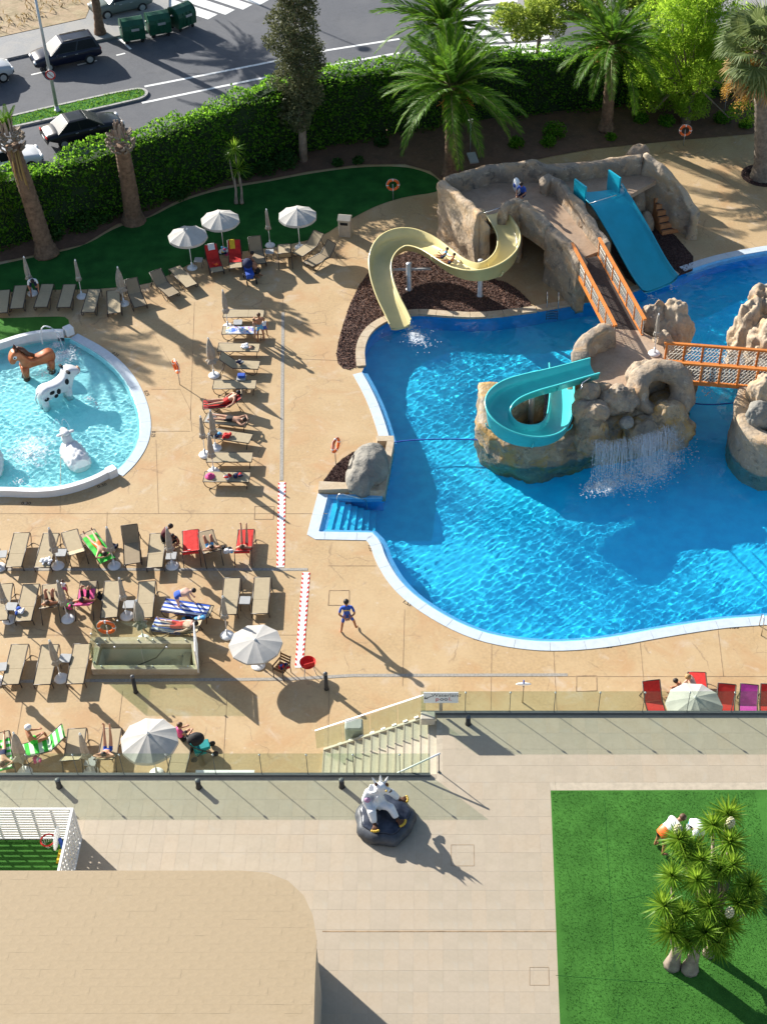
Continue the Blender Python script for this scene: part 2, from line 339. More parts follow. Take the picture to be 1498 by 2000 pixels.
mt['kpool'] = mat('kids_pool_mosaic', (.30, .78, .82), .4, .08, 3, c2=(.36, .82, .85))
mt['steel'] = mat('steel', (.62, .62, .62), .22, 0, metal=1)
mt['galv'] = mat('galvanised', (.50, .51, .52), .45, .08, 6, metal=.6)
mt['dark'] = mat('dark_metal', (.030, .026, .024), .45, 0)
mt['frame'] = mat('lounger_frame', (.055, .042, .034), .4, 0)
mt['char'] = mat('charcoal', (.10, .104, .108), .5, .1, 6)
mt['sling'] = mat('sling_fabric', (.40, .32, .20), .85, .06, 5)
mt['slingd'] = mat('sling_fabric_brown', (.28, .215, .135), .85, .06, 5)
mt['umb'] = mat('parasol_cloth', (.44, .42, .385), .9, .05, 4, .05, 60)
mt['umbf'] = mat('parasol_folded', (.32, .285, .24), .9, .12, 7, .3, 40)
mt['gtable'] = mat('grey_table', (.36, .36, .35), .6, .05, 6)
mt['red'] = mat('red_cloth', (.55, .025, .02), .85, .12, 8, .3, 60)
mt['orange'] = mat('orange_paint', (.60, .20, .04), .4, .12, 3)
mt['ring'] = mat('ring_orange', (.85, .15, .025), .45, .08, 6)
mt['blue'] = mat('blue_cloth', (.03, .09, .42), .85, .1, 8)
mt['navy'] = mat('navy_cloth', (.012, .018, .06), .85, .1, 8)
mt['black'] = mat('black_cloth', (.012, .012, .014), .8, 0)
mt['pink'] = mat('pink_cloth', (.62, .07, .22), .85, .1, 8)
mt['magenta'] = mat('magenta_cloth', (.58, .06, .38), .85, .1, 8, .3, 60)
mt['greenc'] = mat('green_cloth', (.05, .50, .05), .8, .1, 8)
mt['maroon'] = mat('maroon_cloth', (.09, .012, .02), .85, .1, 8)
mt['yellow'] = mat('yellow_cloth', (.70, .48, .03), .85, .1, 8)
mt['whitec'] = mat('white_cloth', (.74, .74, .75), .85, .06, 8, .2, 40)
mt['lblue'] = mat('light_blue_cloth', (.10, .36, .62), .85, .1, 8)
mt['skin'] = mat('skin', (.50, .27, .17), .55, .06, 6); mt['skint'] = mat('tanned_skin', (.36, .16, .085), .55, .06, 6); mt['skinp'] = mat('pale_skin', (.62, .38, .29), .55, .06, 6)
mt['hair'] = mat('dark_hair', (.022, .013, .01), .6, .2, 30); mt['hairb'] = mat('brown_hair', (.10, .05, .025), .6, .2, 30); mt['hairl'] = mat('fair_hair', (.36, .22, .09), .6, .2, 30)
mt['yslide'] = mat('yellow_fibreglass', (.66, .56, .26), .28, .06, 1.2, spec=.5)
mt['tslide'] = mat('turquoise_fibreglass', (.010, .35, .48), .3, .08, 1., spec=.5)
mt['aslide'] = mat('aqua_fibreglass', (.06, .52, .52), .28, .07, 1.2, spec=.5)
mt['bark'] = mat('palm_bark', (.17, .105, .065), .95, .35, 5, 1.0, 16)
mt['barkg'] = mat('grey_bark', (.22, .18, .14), .95, .3, 4, .8, 14)
mt['barkw'] = mat('pale_bark', (.30, .235, .185), .95, .25, 4, .8, 10)
mt['glass'] = glassmat('green_glass', (.85, .905, .855))
mt['glass2'] = glassmat('clear_glass', (.84, .90, .85))
mt['cargl'] = mat('car_glass', (.012, .014, .018), .25, 0, spec=.12)
mt['tyre'] = mat('tyre', (.018, .018, .018), .85, 0)
mt['veil'] = veilmat('falling_water', (.85, .9, .95), .30); mt['foam'] = veilmat('foam', (.9, .93, .95), .7)
mt['wood'] = mat('bridge_wood', (.050, .036, .030), .8, .25, 5, .4, 20)
mt['net'] = mat('white_net', (.62, .58, .50), .8, 0)
mt['binst'] = mat('bin_stone', (.46, .41, .33), .8, .08, 5, .15, 30)
mt['gold'] = mat('gold_nail', (.60, .38, .03), .35, 0); mt['brown'] = mat('brown_fur', (.11, .045, .02), .7, .2, 8)
mt['statue'] = mat('statue_white', (.74, .74, .74), .45, .06, 6, .6, 14)
mt['sbase'] = mat('statue_base', (.018, .024, .045), .25, .4, 2.5, .3, 6, c2=(.05, .06, .085))
mt['sgrey'] = mat('statue_rock', (.055, .06, .07), .5, .4, 2.5, .4, 6)
mt['horse'] = mat('horse_paint', (.42, .115, .035), .3, .15, 1.5, c2=(.55, .18, .07)); mt['horsed'] = mat('horse_dark', (.10, .035, .018), .4, .2, 3)
mt['cow'] = mat('cow_white', (.70, .70, .70), .3, .04, 2)
mt['dump'] = mat('dumpster_green', (.012, .085, .045), .45, .2, 2)

WZ = -.07
def watermat(name, tint):
    m = bpy.data.materials.new(name); m.use_nodes = True; b = m.node_tree.nodes['Principled BSDF']
    b.inputs['Base Color'].default_value = (*tint, 1); b.inputs['Transmission Weight'].default_value = 1; b.inputs['Roughness'].default_value = 0; b.inputs['IOR'].default_value = 1.33
    return m
mt['water'] = watermat('pool_water', (.90, .985, 1.0)); mt['kwater'] = watermat('kids_water', (.93, .99, 1.0))
def receive(o): o.cycles.is_caustics_receiver = True; return o
# ------------------------------------------------------------------ the pools' outlines
TOPR = [(1640, 470), (1498, 489), (1440, 499), (1385, 512), (1335, 530)]
SLID = [(1325, 536), (1232, 570)]
TOWR = [(1180, 588), (1140, 592), (1050, 607)]
STON = [(1048, 608), (940, 622), (870, 618), (810, 613), (760, 624), (724, 647), (709, 680), (712, 716)]
LEFT = [(706, 728), (722, 756), (738, 790), (752, 830), (762, 866)]
PLNT = [(766, 868), (748, 966)]
STEP = [(640, 966), (621, 1040)]
BOT1 = [(726, 1042), (742, 1058), (752, 1092), (785, 1145), (845, 1192), (925, 1233), (1005, 1251), (1085, 1257), (1185, 1249), (1290, 1229), (1400, 1212), (1450, 1208), (1640, 1195)]
def w2(l): return P2(l)
sTOP = smooth(w2(TOPR), 1); sSTO = smooth(w2(STON), 2); sLEF = smooth(w2(LEFT), 2)
b0 = w2(STEP)[-1]; sBOT = smooth([tuple(x) for x in w2(BOT1)], 2)
POOL = [tuple(p) for p in sTOP] + w2(SLID) + w2(TOWR) + sSTO + sLEF + w2(PLNT) + w2(STEP) + sBOT
KTOP = [(-160, 760), (-60, 700), (0, 684), (50, 667), (95, 660), (128, 660)]
KRNG = [(140, 660), (200, 692), (245, 735), (270, 785), (279, 830), (272, 868), (250, 902), (226, 924)]
KBOT = [(214, 926), (180, 944), (130, 960), (80, 966), (0, 962), (-90, 966), (-170, 940)]
kT = smooth(w2(KTOP), 2); kR = smooth(w2(KRNG), 2); kB = smooth(w2(KBOT), 2)
KIDS = kB[::-1] + kR[::-1] + kT[::-1]                      # counter-clockwise
def area(p): return sum(p[i-1][0]*p[i][1] - p[i][0]*p[i-1][1] for i in range(len(p)))
if area(POOL) < 0: POOL = POOL[::-1]
if area(KIDS) < 0: KIDS = KIDS[::-1]
PIT = P2([(200, 1268), (376, 1268), (380, 1310), (190, 1310)]); 
TZ = 2.2                                                   # terrace height
yb = P(820, 1391, TZ).y; yf = P(600, 1512, TZ).y; xs1 = P(852, 1450, TZ).x; xs0 = P(630, 1500, 0).x

# ------------------------------------------------------------------ ground sheets
big = [(-400, -300), (400, -300), (400, 500), (-400, 500)]
MB().sheet(big, -.06, (offset(POOL, -.02, True), offset(KIDS, -.02, True), PIT)).build('ground', mt['ground'], kind='structure')
deckpoly = [(-60, 18), (45, 18), (45, 80), (10, 78), (-10, 73), (-26, 66), (-60, 60)]
deck = receive(MB().sheet(deckpoly, 0, (POOL, KIDS, PIT)).build('pool_deck', mt['deck'], kind='structure'))
SEAM = [[(553, 560), (549, 935)], [(0, 1003), (640, 1003)], [(310, 1003), (305, 860)], [(120, 880), (118, 1003)], [(240, 1350), (222, 1500)], [(45, 1370), (22, 1500)], [(444, 1350), (436, 1500)],
        [(643, 1340), (640, 1480)], [(960, 1240), (958, 1390)], [(1080, 1262), (1087, 1390)], [(1248, 1240), (1258, 1350)], [(1400, 1220), (1412, 1320)], [(1085, 1321), (1498, 1321)], [(640, 1105), (735, 1105)],
        [(0, 1240), (190, 1240)], [(395, 1240), (590, 1240)], [(380, 590), (372, 820)], [(372, 842), (296, 842)], [(296, 760), (352, 760), (372, 800), (375, 842)], [(300, 650), (352, 740)], [(560, 700), (690, 705)],
        [(790, 1190), (786, 1340)], [(210, 1000), (205, 1110)], [(1170, 405), (1330, 300)], [(1390, 330), (1498, 420)], [(700, 420), (700, 500)]]
mb = MB()
for l in SEAM:
    pts = PL(l, .004)
    for a, b in zip(pts, pts[1:]): mb.bar(a, b, .02, .006)
mb.build('expansion_joint', mt['joint'], deck)
for q in ([(643, 1153), (682, 1153), (682, 1182), (641, 1182)], [(1125, 1320), (1164, 1319), (1165, 1349), (1125, 1350)], [(498, 989), (536, 989), (534, 1014), (497, 1014)]):
    pts = PL(q, .005); mb = MB()
    for i in range(4): mb.bar(pts[i], pts[(i+1) % 4], .03, .008)
    mb.build('access_cover', mt['joint'], deck)
for l, wd in (([(553, 610), (550, 938)], .15), ([(0, 1112), (601, 1112)], .14), ([(0, 1331), (570, 1326), (690, 1319), (1108, 1318)], .14)):
    pts = PL(l, .006); mb = MB()
    for a, b in zip(pts, pts[1:]): mb.bar(a, b, wd, .010)
    mb.build('drain_channel', mt['drain'], deck)

# ------------------------------------------------------------------ pool shells and water
def pool_shell(name, poly, zf, floor_m, wall_m):
    mb = MB().sheet(offset(poly, -.01, True), zf); n = len(poly)
    mb.add([(p[0], p[1], zf - .01) for p in poly] + [(p[0], p[1], .0) for p in poly], [(i, n + i, n + (i+1) % n, (i+1) % n) for i in range(n)], 1)
    return receive(mb.build(name, [floor_m, wall_m], kind='structure'))
pool_shell('pool_basin', POOL, -1.45, mt['pool'], mt['poold'])
pool_shell('kids_pool_basin', KIDS, -.5, mt['kpool'], mt['kpool'])
def water(name, poly, m, cell, amp, ks, seed, holes=()):
    o = offset(poly, -.12, True); xs = [p[0] for p in o]; ys = [p[1] for p in o]
    x0, x1, y0, y1 = max(min(xs), -26), min(max(xs), 22), min(ys), max(ys); nx = int((x1 - x0) / cell); ny = int((y1 - y0) / cell)
    X, Y = np.meshgrid(x0 + np.arange(nx + 1) * cell, y0 + np.arange(ny + 1) * cell)
    cx, cy = X[:-1, :-1] + cell / 2, Y[:-1, :-1] + cell / 2; keep = inpoly(cx, cy, o)
    r = np.random.default_rng(seed); Z = np.zeros_like(X)
    for wl, a, cnt in ks:
        for _ in range(cnt):
            an = r.uniform(0, 2 * np.pi); k = 2 * np.pi / (wl * r.uniform(.7, 1.4)); ph = r.uniform(0, 6.28)
            wx = X + .25 * wl * np.sin(Y * 2.1 / wl + ph); wy = Y + .25 * wl * np.sin(X * 1.7 / wl + ph * 2)
            Z += a / math.sqrt(cnt) * np.sin(k * (wx * math.cos(an) + wy * math.sin(an)) + ph)
    mod = .75 + .5 * np.sin(X * .5 + 1.3 * np.sin(Y * .4)) * np.sin(Y * .6 + 1)
    Z = Z * mod * amp + WZ
    idx = np.arange((nx+1) * (ny+1)).reshape(ny+1, nx+1); q = np.stack([idx[:-1, :-1], idx[:-1, 1:], idx[1:, 1:], idx[1:, :-1]], -1)[keep]
    used = np.unique(q); rm = np.full((nx+1)*(ny+1), -1); rm[used] = np.arange(len(used)); q = rm[q]
    v = np.stack([X.ravel(), Y.ravel(), Z.ravel()], 1)[used]; nf = len(q)
    me = bpy.data.meshes.new(name); me.vertices.add(len(v)); me.vertices.foreach_set('co', v.astype(np.float32).ravel()); me.loops.add(nf * 4); me.loops.foreach_set('vertex_index', q.astype(np.int32).ravel())
    me.polygons.add(nf); me.polygons.foreach_set('loop_start', np.arange(nf, dtype=np.int32) * 4); me.materials.append(m); me.update(calc_edges=True)
    me.polygons.foreach_set('use_smooth', np.ones(nf, bool)); o = obj(name, me, kind='structure'); o.cycles.is_caustics_caster = True; return o
water('pool_water', POOL, mt['water'], .052, 1.0, [(2.6, .009, 6), (.62, .0046, 9), (.27, .0024, 12)], 3)
water('kids_pool_water', KIDS, mt['kwater'], .045, 1.0, [(1.2, .007, 6), (.40, .0065, 8), (.2, .0036, 10)], 5)

def strip(path, d0, d1, z0, z1, name, m, step=1.0, gap=.012, th=.05, parent=None):   # separate stones laid along a path between two offsets
    pts = [tuple(p) for p in resample([Vector(p) for p in path], .12)]; a = offset(pts, d0); b = offset(pts, d1); k = max(2, int(step / .12)); i = 0
    while i < len(pts) - 1:
        j = min(i + k, len(pts) - 1)
        if len(pts) - 1 - j < k // 2: j = len(pts) - 1
        A = [Vector(p) for p in a[i:j+1]]; B = [Vector(p) for p in b[i:j+1]]
        if gap and j < len(pts) - 1: A[-1] = A[-1].lerp(A[-2], gap / .12); B[-1] = B[-1].lerp(B[-2], gap / .12)
        n = len(A); vs = [(p.x, p.y, z0) for p in A] + [(p.x, p.y, z1) for p in B] + [(p.x, p.y, z0 - th) for p in A] + [(p.x, p.y, z1 - th) for p in B]
        fs = []
        for q in range(n - 1): fs += [(q, n+q, n+q+1, q+1), (q, q+1, 2*n+q+1, 2*n+q), (n+q, 3*n+q, 3*n+q+1, n+q+1)]
        fs += [(0, 2*n, 3*n, n), (n-1, 2*n-1, 4*n-1, 3*n-1)]
        c = A[0]; mb = MB().add(vs, fs); receive(mb.build(name, m, parent))
        i = j
copw = thing('pool_coping', 'white tiled coping and stone edging around the large blue pool', 'coping'); copk = thing('kids_pool_coping', 'white rim and low wall around the round turquoise pool', 'coping')
for path in (sTOP[1:], sLEF, [w2(STEP)[0], w2(STEP)[1]] + sBOT):
    strip(path, .03, -.42, .028, .022, 'coping_tile', mt['white'], 1.4, parent=copw)
    strip(path, .30, .0, -.16, .012, 'waterline_band', mt['band'], 4.0, 0, parent=copw)
strip(sSTO, .06, -.38, .075, .075, 'coping_stone', mt['cstone'], .95, .018, .12, parent=copw)
strip(w2(TOWR)[1:], .04, -.38, .07, .07, 'coping_stone', mt['cstone'], .9, .018, .12, parent=copw)
strip(w2(SLID), .04, -.3, .07, .07, 'coping_stone', mt['cstone'], 1.1, .018, .12, parent=copw)
kRi = kR; 
strip(kRi, -.05, .42, .024, .02, 'coping_tile', mt['white'], 1.4, parent=copk)
strip(kRi, -.20, .0, -.14, -.012, 'waterline_band', mt['kpool'], 4.0, 0, parent=copk)
for path, s_ in ((kT, 1), (kB, 1)):
    pts = [tuple(p) for p in resample([Vector(p) for p in path], .3)]; a = offset(pts, .24 * s_); n = len(pts); zt = .36
    vs = [(p[0], p[1], -.3) for p in pts] + [(p[0], p[1], zt) for p in pts] + [(p[0], p[1], zt) for p in a] + [(p[0], p[1], 0) for p in a]
    fs = [(k*n+i, (k+1)*n+i, (k+1)*n+i+1, k*n+i+1) for k in range(3) for i in range(n-1)] + [(0, n, 2*n, 3*n), (n-1, 4*n-1, 3*n-1, 2*n-1)]
    receive(MB().add(vs, fs).build('low_wall', mt['whitep'], copk))
for u, v in ((136, 652), (220, 928)):
    c = P(u, v); receive(MB().rbox((c.x, c.y, .2), (.42, .42, .4), .05, M=Matrix.Rotation(.7, 3, 'Z')).build('low_wall', mt['whitep'], copk))

# steps into the pool with a steel handrail
a, b, c, d = (Vector((*q, 0)) for q in P2([(650, 972), (740, 978), (738, 1040), (632, 1034)]))
ps = thing('pool_steps', 'blue tiled steps going down into the pool beside the planter', 'steps', P(690, 1005, -.2))
for k in range(7):
    t0, t1 = k / 7.5, (k + .78) / 7.5; z = -.16 - .15 * k
    q = [a.lerp(b, t0), a.lerp(b, t1 + .03), d.lerp(c, t1 + .03), d.lerp(c, t0)]
    receive(MB().prism([(p.x, p.y) for p in q], -1.44, z).build('step', mt['pool'], ps, W=True))
MB().prism(P2([(622, 964), (748, 966), (745, 972), (622, 972)]), -.35, -.02).build('step_side', mt['band'], ps, W=True)
h0, h1 = P(660, 998, -.2), P(716, 1010, -1.0)
MB().tube([h0, h0 + Vector((0, 0, .8)), h0 + Vector((.08, .0, .95)), h0 + Vector((.25, 0, .98)), h1 + Vector((0, 0, 1.0)), h1 + Vector((.05, 0, .6)), h1], .022).build('handrail', mt['steel'], ps, W=True)

# ------------------------------------------------------------------ lawns, beds, mulch
LAWN = [(-60, 530), (0, 517), (80, 500), (165, 482), (230, 442), (290, 428), (350, 395), (430, 370), (520, 356), (600, 340), (700, 326), (790, 325), (838, 338), (862, 356), (862, 375), (790, 384), (735, 402), (700, 420), (665, 438), (630, 462), (550, 482), (480, 490), (390, 506), (335, 535), (292, 556), (180, 566), (100, 566), (0, 572), (-60, 574)]
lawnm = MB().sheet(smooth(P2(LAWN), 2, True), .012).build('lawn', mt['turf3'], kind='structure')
MB().sheet(smooth(P2([(-60, 622), (0, 622), (110, 618), (134, 620), (137, 640), (128, 652), (95, 655), (50, 662), (0, 679), (-60, 690)]), 1, True), .012).build('lawn', mt['turf'], kind='structure')
SOIL = [(-120, 525), (0, 512), (80, 497), (165, 478), (230, 438), (290, 424), (350, 391), (430, 366), (520, 352), (600, 336), (700, 322), (790, 321), (840, 335), (866, 357), (930, 340), (1075, 306), (1160, 291), (1330, 274), (1468, 262), (1500, 255), (1700, 240), (1700, 120), (1250, 170), (1000, 195), (700, 232), (430, 290), (200, 365), (60, 415), (-120, 440)]
MB().sheet(P2(SOIL), .03).build('planting_bed', mt['soil'], kind='structure')
def chips(name, poly, z, n, m, size=.06, kind='stuff', parent=None):
    xs = [p[0] for p in poly]; ys = [p[1] for p in poly]; p = np.stack([rng.uniform(min(xs), max(xs), n * 3), rng.uniform(min(ys), max(ys), n * 3)], 1)
    p = p[inpoly(p[:, 0], p[:, 1], poly)][:n]; q = np.concatenate([p, z + rng.uniform(.005, .035, (len(p), 1))], 1)
    v = leaves(q, size, .7, 0, 1.0); return obj(name, npmesh(name, v, len(q), m), parent, kind)
ML1 = [(728, 520), (690, 575), (663, 655), (655, 705), (675, 725), (704, 714), (703, 680), (718, 644), (758, 619), (810, 608), (870, 613), (940, 617), (1000, 608), (1048, 602), (1000, 555), (960, 545), (940, 530), (860, 470), (800, 490)]
ML2 = [(1180, 470), (1236, 568), (1290, 552), (1372, 522), (1300, 440), (1240, 430)]
ML3 = [(628, 946), (640, 928), (657, 906), (683, 886), (708, 877), (738, 870), (745, 890), (730, 950), (682, 950)]
for l, m1, sz, n in ((ML1, mt['chip'], .075, 16000), (ML2, mt['chipd'], .06, 5000), (ML3, mt['chipd'], .05, 4500)):
    poly = smooth(P2(l), 1, True); MB().sheet(poly, .01).build('mulch_bed', mt['mulch'], kind='structure'); chips('mulch', poly, .01, n, m1, sz)
c = P(1490, 343); ringp = [(c.x + 1.25 * math.cos(k * .35), c.y + 1.25 * math.sin(k * .35)) for k in range(18)]
MB().sheet(ringp, .008).build('mulch_bed', mt['mulch'], kind='structure'); chips('mulch', ringp, .01, 1500, mt['chipd'], .06)
bc = receive(MB().prism(P2([(624, 947), (683, 950), (683, 962), (622, 964)]), 0, .22).build('planter_kerb', mt['cstone'])); tag(bc, 'low tan stone ledge in front of the mulch beside the grey boulder', 'kerb')
pc = thing('planter_frame', 'tan concrete planter corner behind the grey boulder at the pool edge', 'planter', P(755, 870))
MB().prism(P2([(735, 861), (769, 861), (770, 871), (737, 871)]), 0, .3).build('side', mt['cstone'], pc, W=True)
MB().prism(P2([(756, 871.5), (770, 871.5), (752, 968), (738, 968)]), -.5, .3).build('side', mt['cstone'], pc, W=True)
MB().prism(P2([(682, 955), (750, 957), (749, 968), (682, 965)]), -.5, .26).build('side', mt['cstone'], pc, W=True)
c = P(718, 930); mb = MB().icos((c.x, c.y, .25), (.86, 1.45, 1.0), 4, .17, .9, 4, flat=.0, M=Matrix.Rotation(-.2, 3, 'Z'), ridge=.25)
receive(tag(mb.build('boulder', mt['rockg']), 'large grey boulder in the mulch planter at the pool corner', 'boulder'))

# ------------------------------------------------------------------ terrace, steps, lower stairwell, roof
tpoly = [(-45, 5), (45, 5), (45, yb), (xs1, yb), (xs1, yf), (-45, yf)]
terr = MB().prism(tpoly, -.03, TZ - .0025, 0, 1).build('terrace', [mt['grout'], mt['ditch']], kind='structure')
lawn2 = P2([(1075, 1545), (1640, 1543), (1640, 2120), (1098, 2120)], TZ); gx0, gy1 = lawn2[0]; gx0b = lawn2[3][0]
ROOFZ = 5.5
ROOF = P2([(-200, 1702), (470, 1702), (522, 1706), (562, 1722), (592, 1750), (609, 1788), (617, 1835), (613, 1920), (608, 2120), (-200, 2120)], ROOFZ)
tw, td = .445, .68; tiles = []
x = -14.0; ci = 0
while x < 13.5:
    y = 18.2
    while y < yb:
        cxm, cym = x + tw / 2, y + td / 2
        ok = (y + td <= (yb if x >= xs1 else yf) - .16) and not (cxm > gx0 - .05 and cym < gy1 + .1)
        if ok and cxm < -3.4 and cym < ROOF[0][1] - 2.6: ok = False
        if ok: tiles.append((cxm, cym))
        y += td
    x += tw; ci += 1
tiles.sort(key=lambda t: t[1])
tmesh = [MB().box((0, 0, -.006), (tw - .010, td - .010, .012)).mesh('tile', m) for m in (mt['terr'], mt['terr2'], mt['terr3'])]
def uvis(x, y, z):
    zz = z - H; d = y * math.cos(PT) - zz * math.sin(PT); up = y * math.sin(PT) + zz * math.cos(PT); return CX + F * x / d, CY - F * up / d
vis = [t for t in tiles if -10 < uvis(*t, TZ)[0] < 1508 and uvis(*t, TZ)[1] < 2010]; rest = MB()
for k, t in enumerate(vis):
    if k < 300: obj('tile', random.choice(tmesh), terr, loc=(t[0], t[1], TZ + random.uniform(-.0004, .0004)))
    else: rest.box((t[0], t[1], TZ - .006 + random.uniform(-.0004, .0004)), (tw - .010, td - .010, .012), m=random.choice((0, 0, 0, 1, 2)))
rest.build('tile_field', [mt['terr'], mt['terr2'], mt['terr3']], terr, kind='stuff')
for a, b in (((-45, yf - .16), (xs1, yf)), ((xs1, yb - .16), (45, yb))):
    MB().box(((a[0]+b[0])/2, (a[1]+b[1])/2, TZ - .004), (b[0]-a[0], b[1]-a[1], .012)).build('edge_strip', mt['terr3'], terr)
MB().bar(P(630, 1819, TZ + .002), P(1086, 1819, TZ + .002), .035, .008).build('movement_joint', mt['joint'], terr)
MB().bar(P(1070, 1400, TZ), P(1085, 1545, TZ), .012, .006).build('movement_joint', mt['grout'], terr)
for q in ([(881, 1650), (925, 1650), (926, 1691), (881, 1691)], [(1034, 1889), (1071, 1889), (1072, 1924), (1034, 1924)]):
    pts = PL(q, TZ + .003); mb = MB()
    for i in range(4): mb.bar(pts[i], pts[(i+1) % 4], .012, .004)
    mb.build('access_cover', mt['joint'], terr)
lw = receive(MB().sheet(lawn2, TZ + .035).build('artificial_lawn', mt['turf'], kind='structure'))
mb = MB()
for i in range(4):
    a, b = lawn2[i], lawn2[(i+1) % 4]; mb.add([(a[0], a[1], TZ), (b[0], b[1], TZ), (b[0], b[1], TZ + .035), (a[0], a[1], TZ + .035)], [(0, 1, 2, 3)])
mb.build('lawn_edge', mt['turf2'], lw)
mb = MB()
for l in ([(1180, 1560), (1200, 1900)], [(1085, 1905), (1350, 1925)], [(1440, 1550), (1470, 1750)], [(1200, 1760), (1300, 1740)], [(1205, 1990), (1208, 1950)]): mb.bar(P(*l[0], TZ + .036), P(*l[1], TZ + .036), .014, .006)
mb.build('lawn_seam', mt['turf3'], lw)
ny_ = 30000; gp = np.stack([rng.uniform(gx0, 10.5, ny_), rng.uniform(19.5, gy1 - .03, ny_), np.full(ny_, TZ + .05)], 1); gp = gp[gp[:, 0] > gx0 + (gp[:, 1] - gy1) * (gx0b - gx0) / (lawn2[3][1] - gy1) + .03]
mt['turfb'] = leafmat('turf_blade', (.048, .165, .024), (.070, .22, .034), .25, .8)
obj('turf_pile', npmesh('turf_pile', leaves(gp, .04, .35, -.9), len(gp), mt['turfb']), lw, 'stuff')

st = thing('stone_stairs', 'pale stone staircase dropping from the terrace to the pool deck', 'stairs', ((xs0 + xs1) / 2, (yb + yf) / 2, 0))
NS = 14; tr = (xs1 - xs0) / NS
for k in range(NS):
    z = TZ * (k + 1) / (NS + 1)
    MB().box((xs0 + tr * (k + .5), (yb + yf) / 2, z / 2 - .01), (tr + .001, yb - yf - .04 - .002 * (k % 2), z)).build('step', mt['stair'], st, W=True)
    MB().box((xs0 + tr * k + .02, (yb + yf) / 2, z + .001), (.05, yb - yf - .06, .004)).build('nosing', mt['grout'], st, W=True)
slope = lambda x: TZ * (x - xs0) / (xs1 - xs0)
for y, nm in ((yb - .03, 'string_wall'),):
    MB().add([(xs0, y - .05, 0), (xs1, y - .05, 0), (xs1, y - .05, TZ), (xs0, y - .05, .16), (xs0, y + .04, 0), (xs1, y + .04, 0), (xs1, y + .04, TZ), (xs0, y + .04, .16)], [(0,1,2,3), (4,7,6,5), (3,2,6,7), (0,3,7,4)]).build(nm, mt['stair'], st, W=True)
# sloping glass beside the stairs
sg = thing('stair_balustrade', 'sloping green glass balustrade with white handrail beside the stone stairs', 'balustrade', (xs0, yb, 0))
for k in range(4):
    x0 = xs0 - .25 + (xs1 - .35 - xs0 + .25) * k / 4; x1 = xs0 - .25 + (xs1 - .35 - xs0 + .25) * (k + 1) / 4 - .02
    za, zb_ = max(.05, slope(x0)), max(.05, slope(x1)); y = yb + .06
    MB().add([(x0, y, za), (x1, y, zb_), (x1, y, zb_ + 1.05), (x0, y, za + 1.05), (x0, y + .014, za), (x1, y + .014, zb_), (x1, y + .014, zb_ + 1.05), (x0, y + .014, za + 1.05)], [(0,1,2,3), (4,7,6,5), (3,2,6,7), (1,5,6,2), (0,3,7,4)]).build('glass_panel', mt['glass'], sg, W=True)
MB().bar((xs0 - .25, yb + .067, 1.08), (xs1 - .36, yb + .067, slope(xs1 - .36) + 1.08), .045, .03).build('handrail', mt['whitep'], sg, W=True)
for k in range(10):
    x = xs0 + .2 + k * (xs1 - xs0 - .5) / 9; MB().box((x, yb + .02, slope(x) + .08), (.16, .06, .03), M=Matrix.Rotation(-math.atan2(TZ, xs1 - xs0), 3, 'Y')).build('clamp', mt['whitep'], sg, W=True)
hr = thing('stair_handrail', 'white tubular handrail with one thin post at the head of the stairs', 'handrail', P(857, 1508, TZ))
p1 = P(857, 1508, TZ); top = p1 + Vector((0, 0, 1.0)); pe = P(752, 1508, TZ + .05); pe = Vector((pe.x, yf + .12, 1.42))
MB().tube([p1, top], .018).build('post', mt['char'], hr, W=True); MB().tube([top + Vector((.03, 0, .02)), Vector((pe.x, yf + .14, 1.75)), Vector((xs0 + .4, yf + .14, 1.02))], .032, 8).build('rail', mt['whitep'], hr, W=True)
MB().lathe([(.05, 0), (.05, .03), (.02, .05)], 10, p1).build('base_plate', mt['char'], hr, W=True)

def balustrade(label, x0, x1, y, z, step=1.53, h=1.1, phase=0):
    t = thing('glass_balustrade', label, 'balustrade', ((x0 + x1) / 2, y, z)); x = x0 + phase
    MB().box(((x0 + x1) / 2, y - .06, z + .05), (x1 - x0, .10, .10)).build('base_channel', mt['char'], t, W=True)
    x = x0
    while x < x1 - .05:
        xe = min(x + step, x1)
        MB().box(((x + xe) / 2, y - .06, z + .1 + h / 2), (xe - x - .012, .016, h)).build('glass_panel', mt['glass'], t, W=True)
        if xe < x1:
            MB().box((xe, y - .06, z + .1 + h / 2), (.022, .012, h - .004)).build('joint_shadow_strip', mt['char'], t, W=True)  # dark strip added at each glass joint to cast a shadow line
            MB().lathe([(.03, -.03), (.036, 0), (.03, .03)], 8, (xe, y - .06, z + h + .03)).build('clamp', mt['galv'], t, W=True)
        x = xe
    return t
balustrade('long glass balustrade along the upper terrace edge behind the lawn', xs1 - .53, 16.5, yb, TZ, phase=.3)
balustrade('long glass balustrade along the lower terrace edge behind the lattice', -18.0, xs1 - .2, yf, TZ)

# the lower stairwell, let into the deck behind glass
q = PL([(190, 1255), (385, 1255), (392, 1318), (182, 1318)]); (A, B, C, D) = q
sw = thing('stairwell', 'glass walled stairwell opening with pale walls in the deck', 'stairwell', (A + C) / 2)
zc = .32
pit3 = [Vector((p[0], p[1], 0)) for p in PIT]; n = 4
MB().add([(p.x, p.y, -2.6) for p in pit3] + [(p.x, p.y, .0) for p in pit3], [(i, (i+1) % 4, 4 + (i+1) % 4, 4 + i) for i in range(4)] + [(0, 3, 2, 1)]).build('pit_wall', mt['wall'], sw, W=True)
def kerbpoly(i): return [(q[i].x, q[i].y), (q[(i+1) % 4].x, q[(i+1) % 4].y), (pit3[(i+1) % 4].x, pit3[(i+1) % 4].y), (pit3[i].x, pit3[i].y)]
for i in range(4): MB().prism(kerbpoly(i), 0.002, zc).build('kerb', mt['cstone'], sw, W=True)
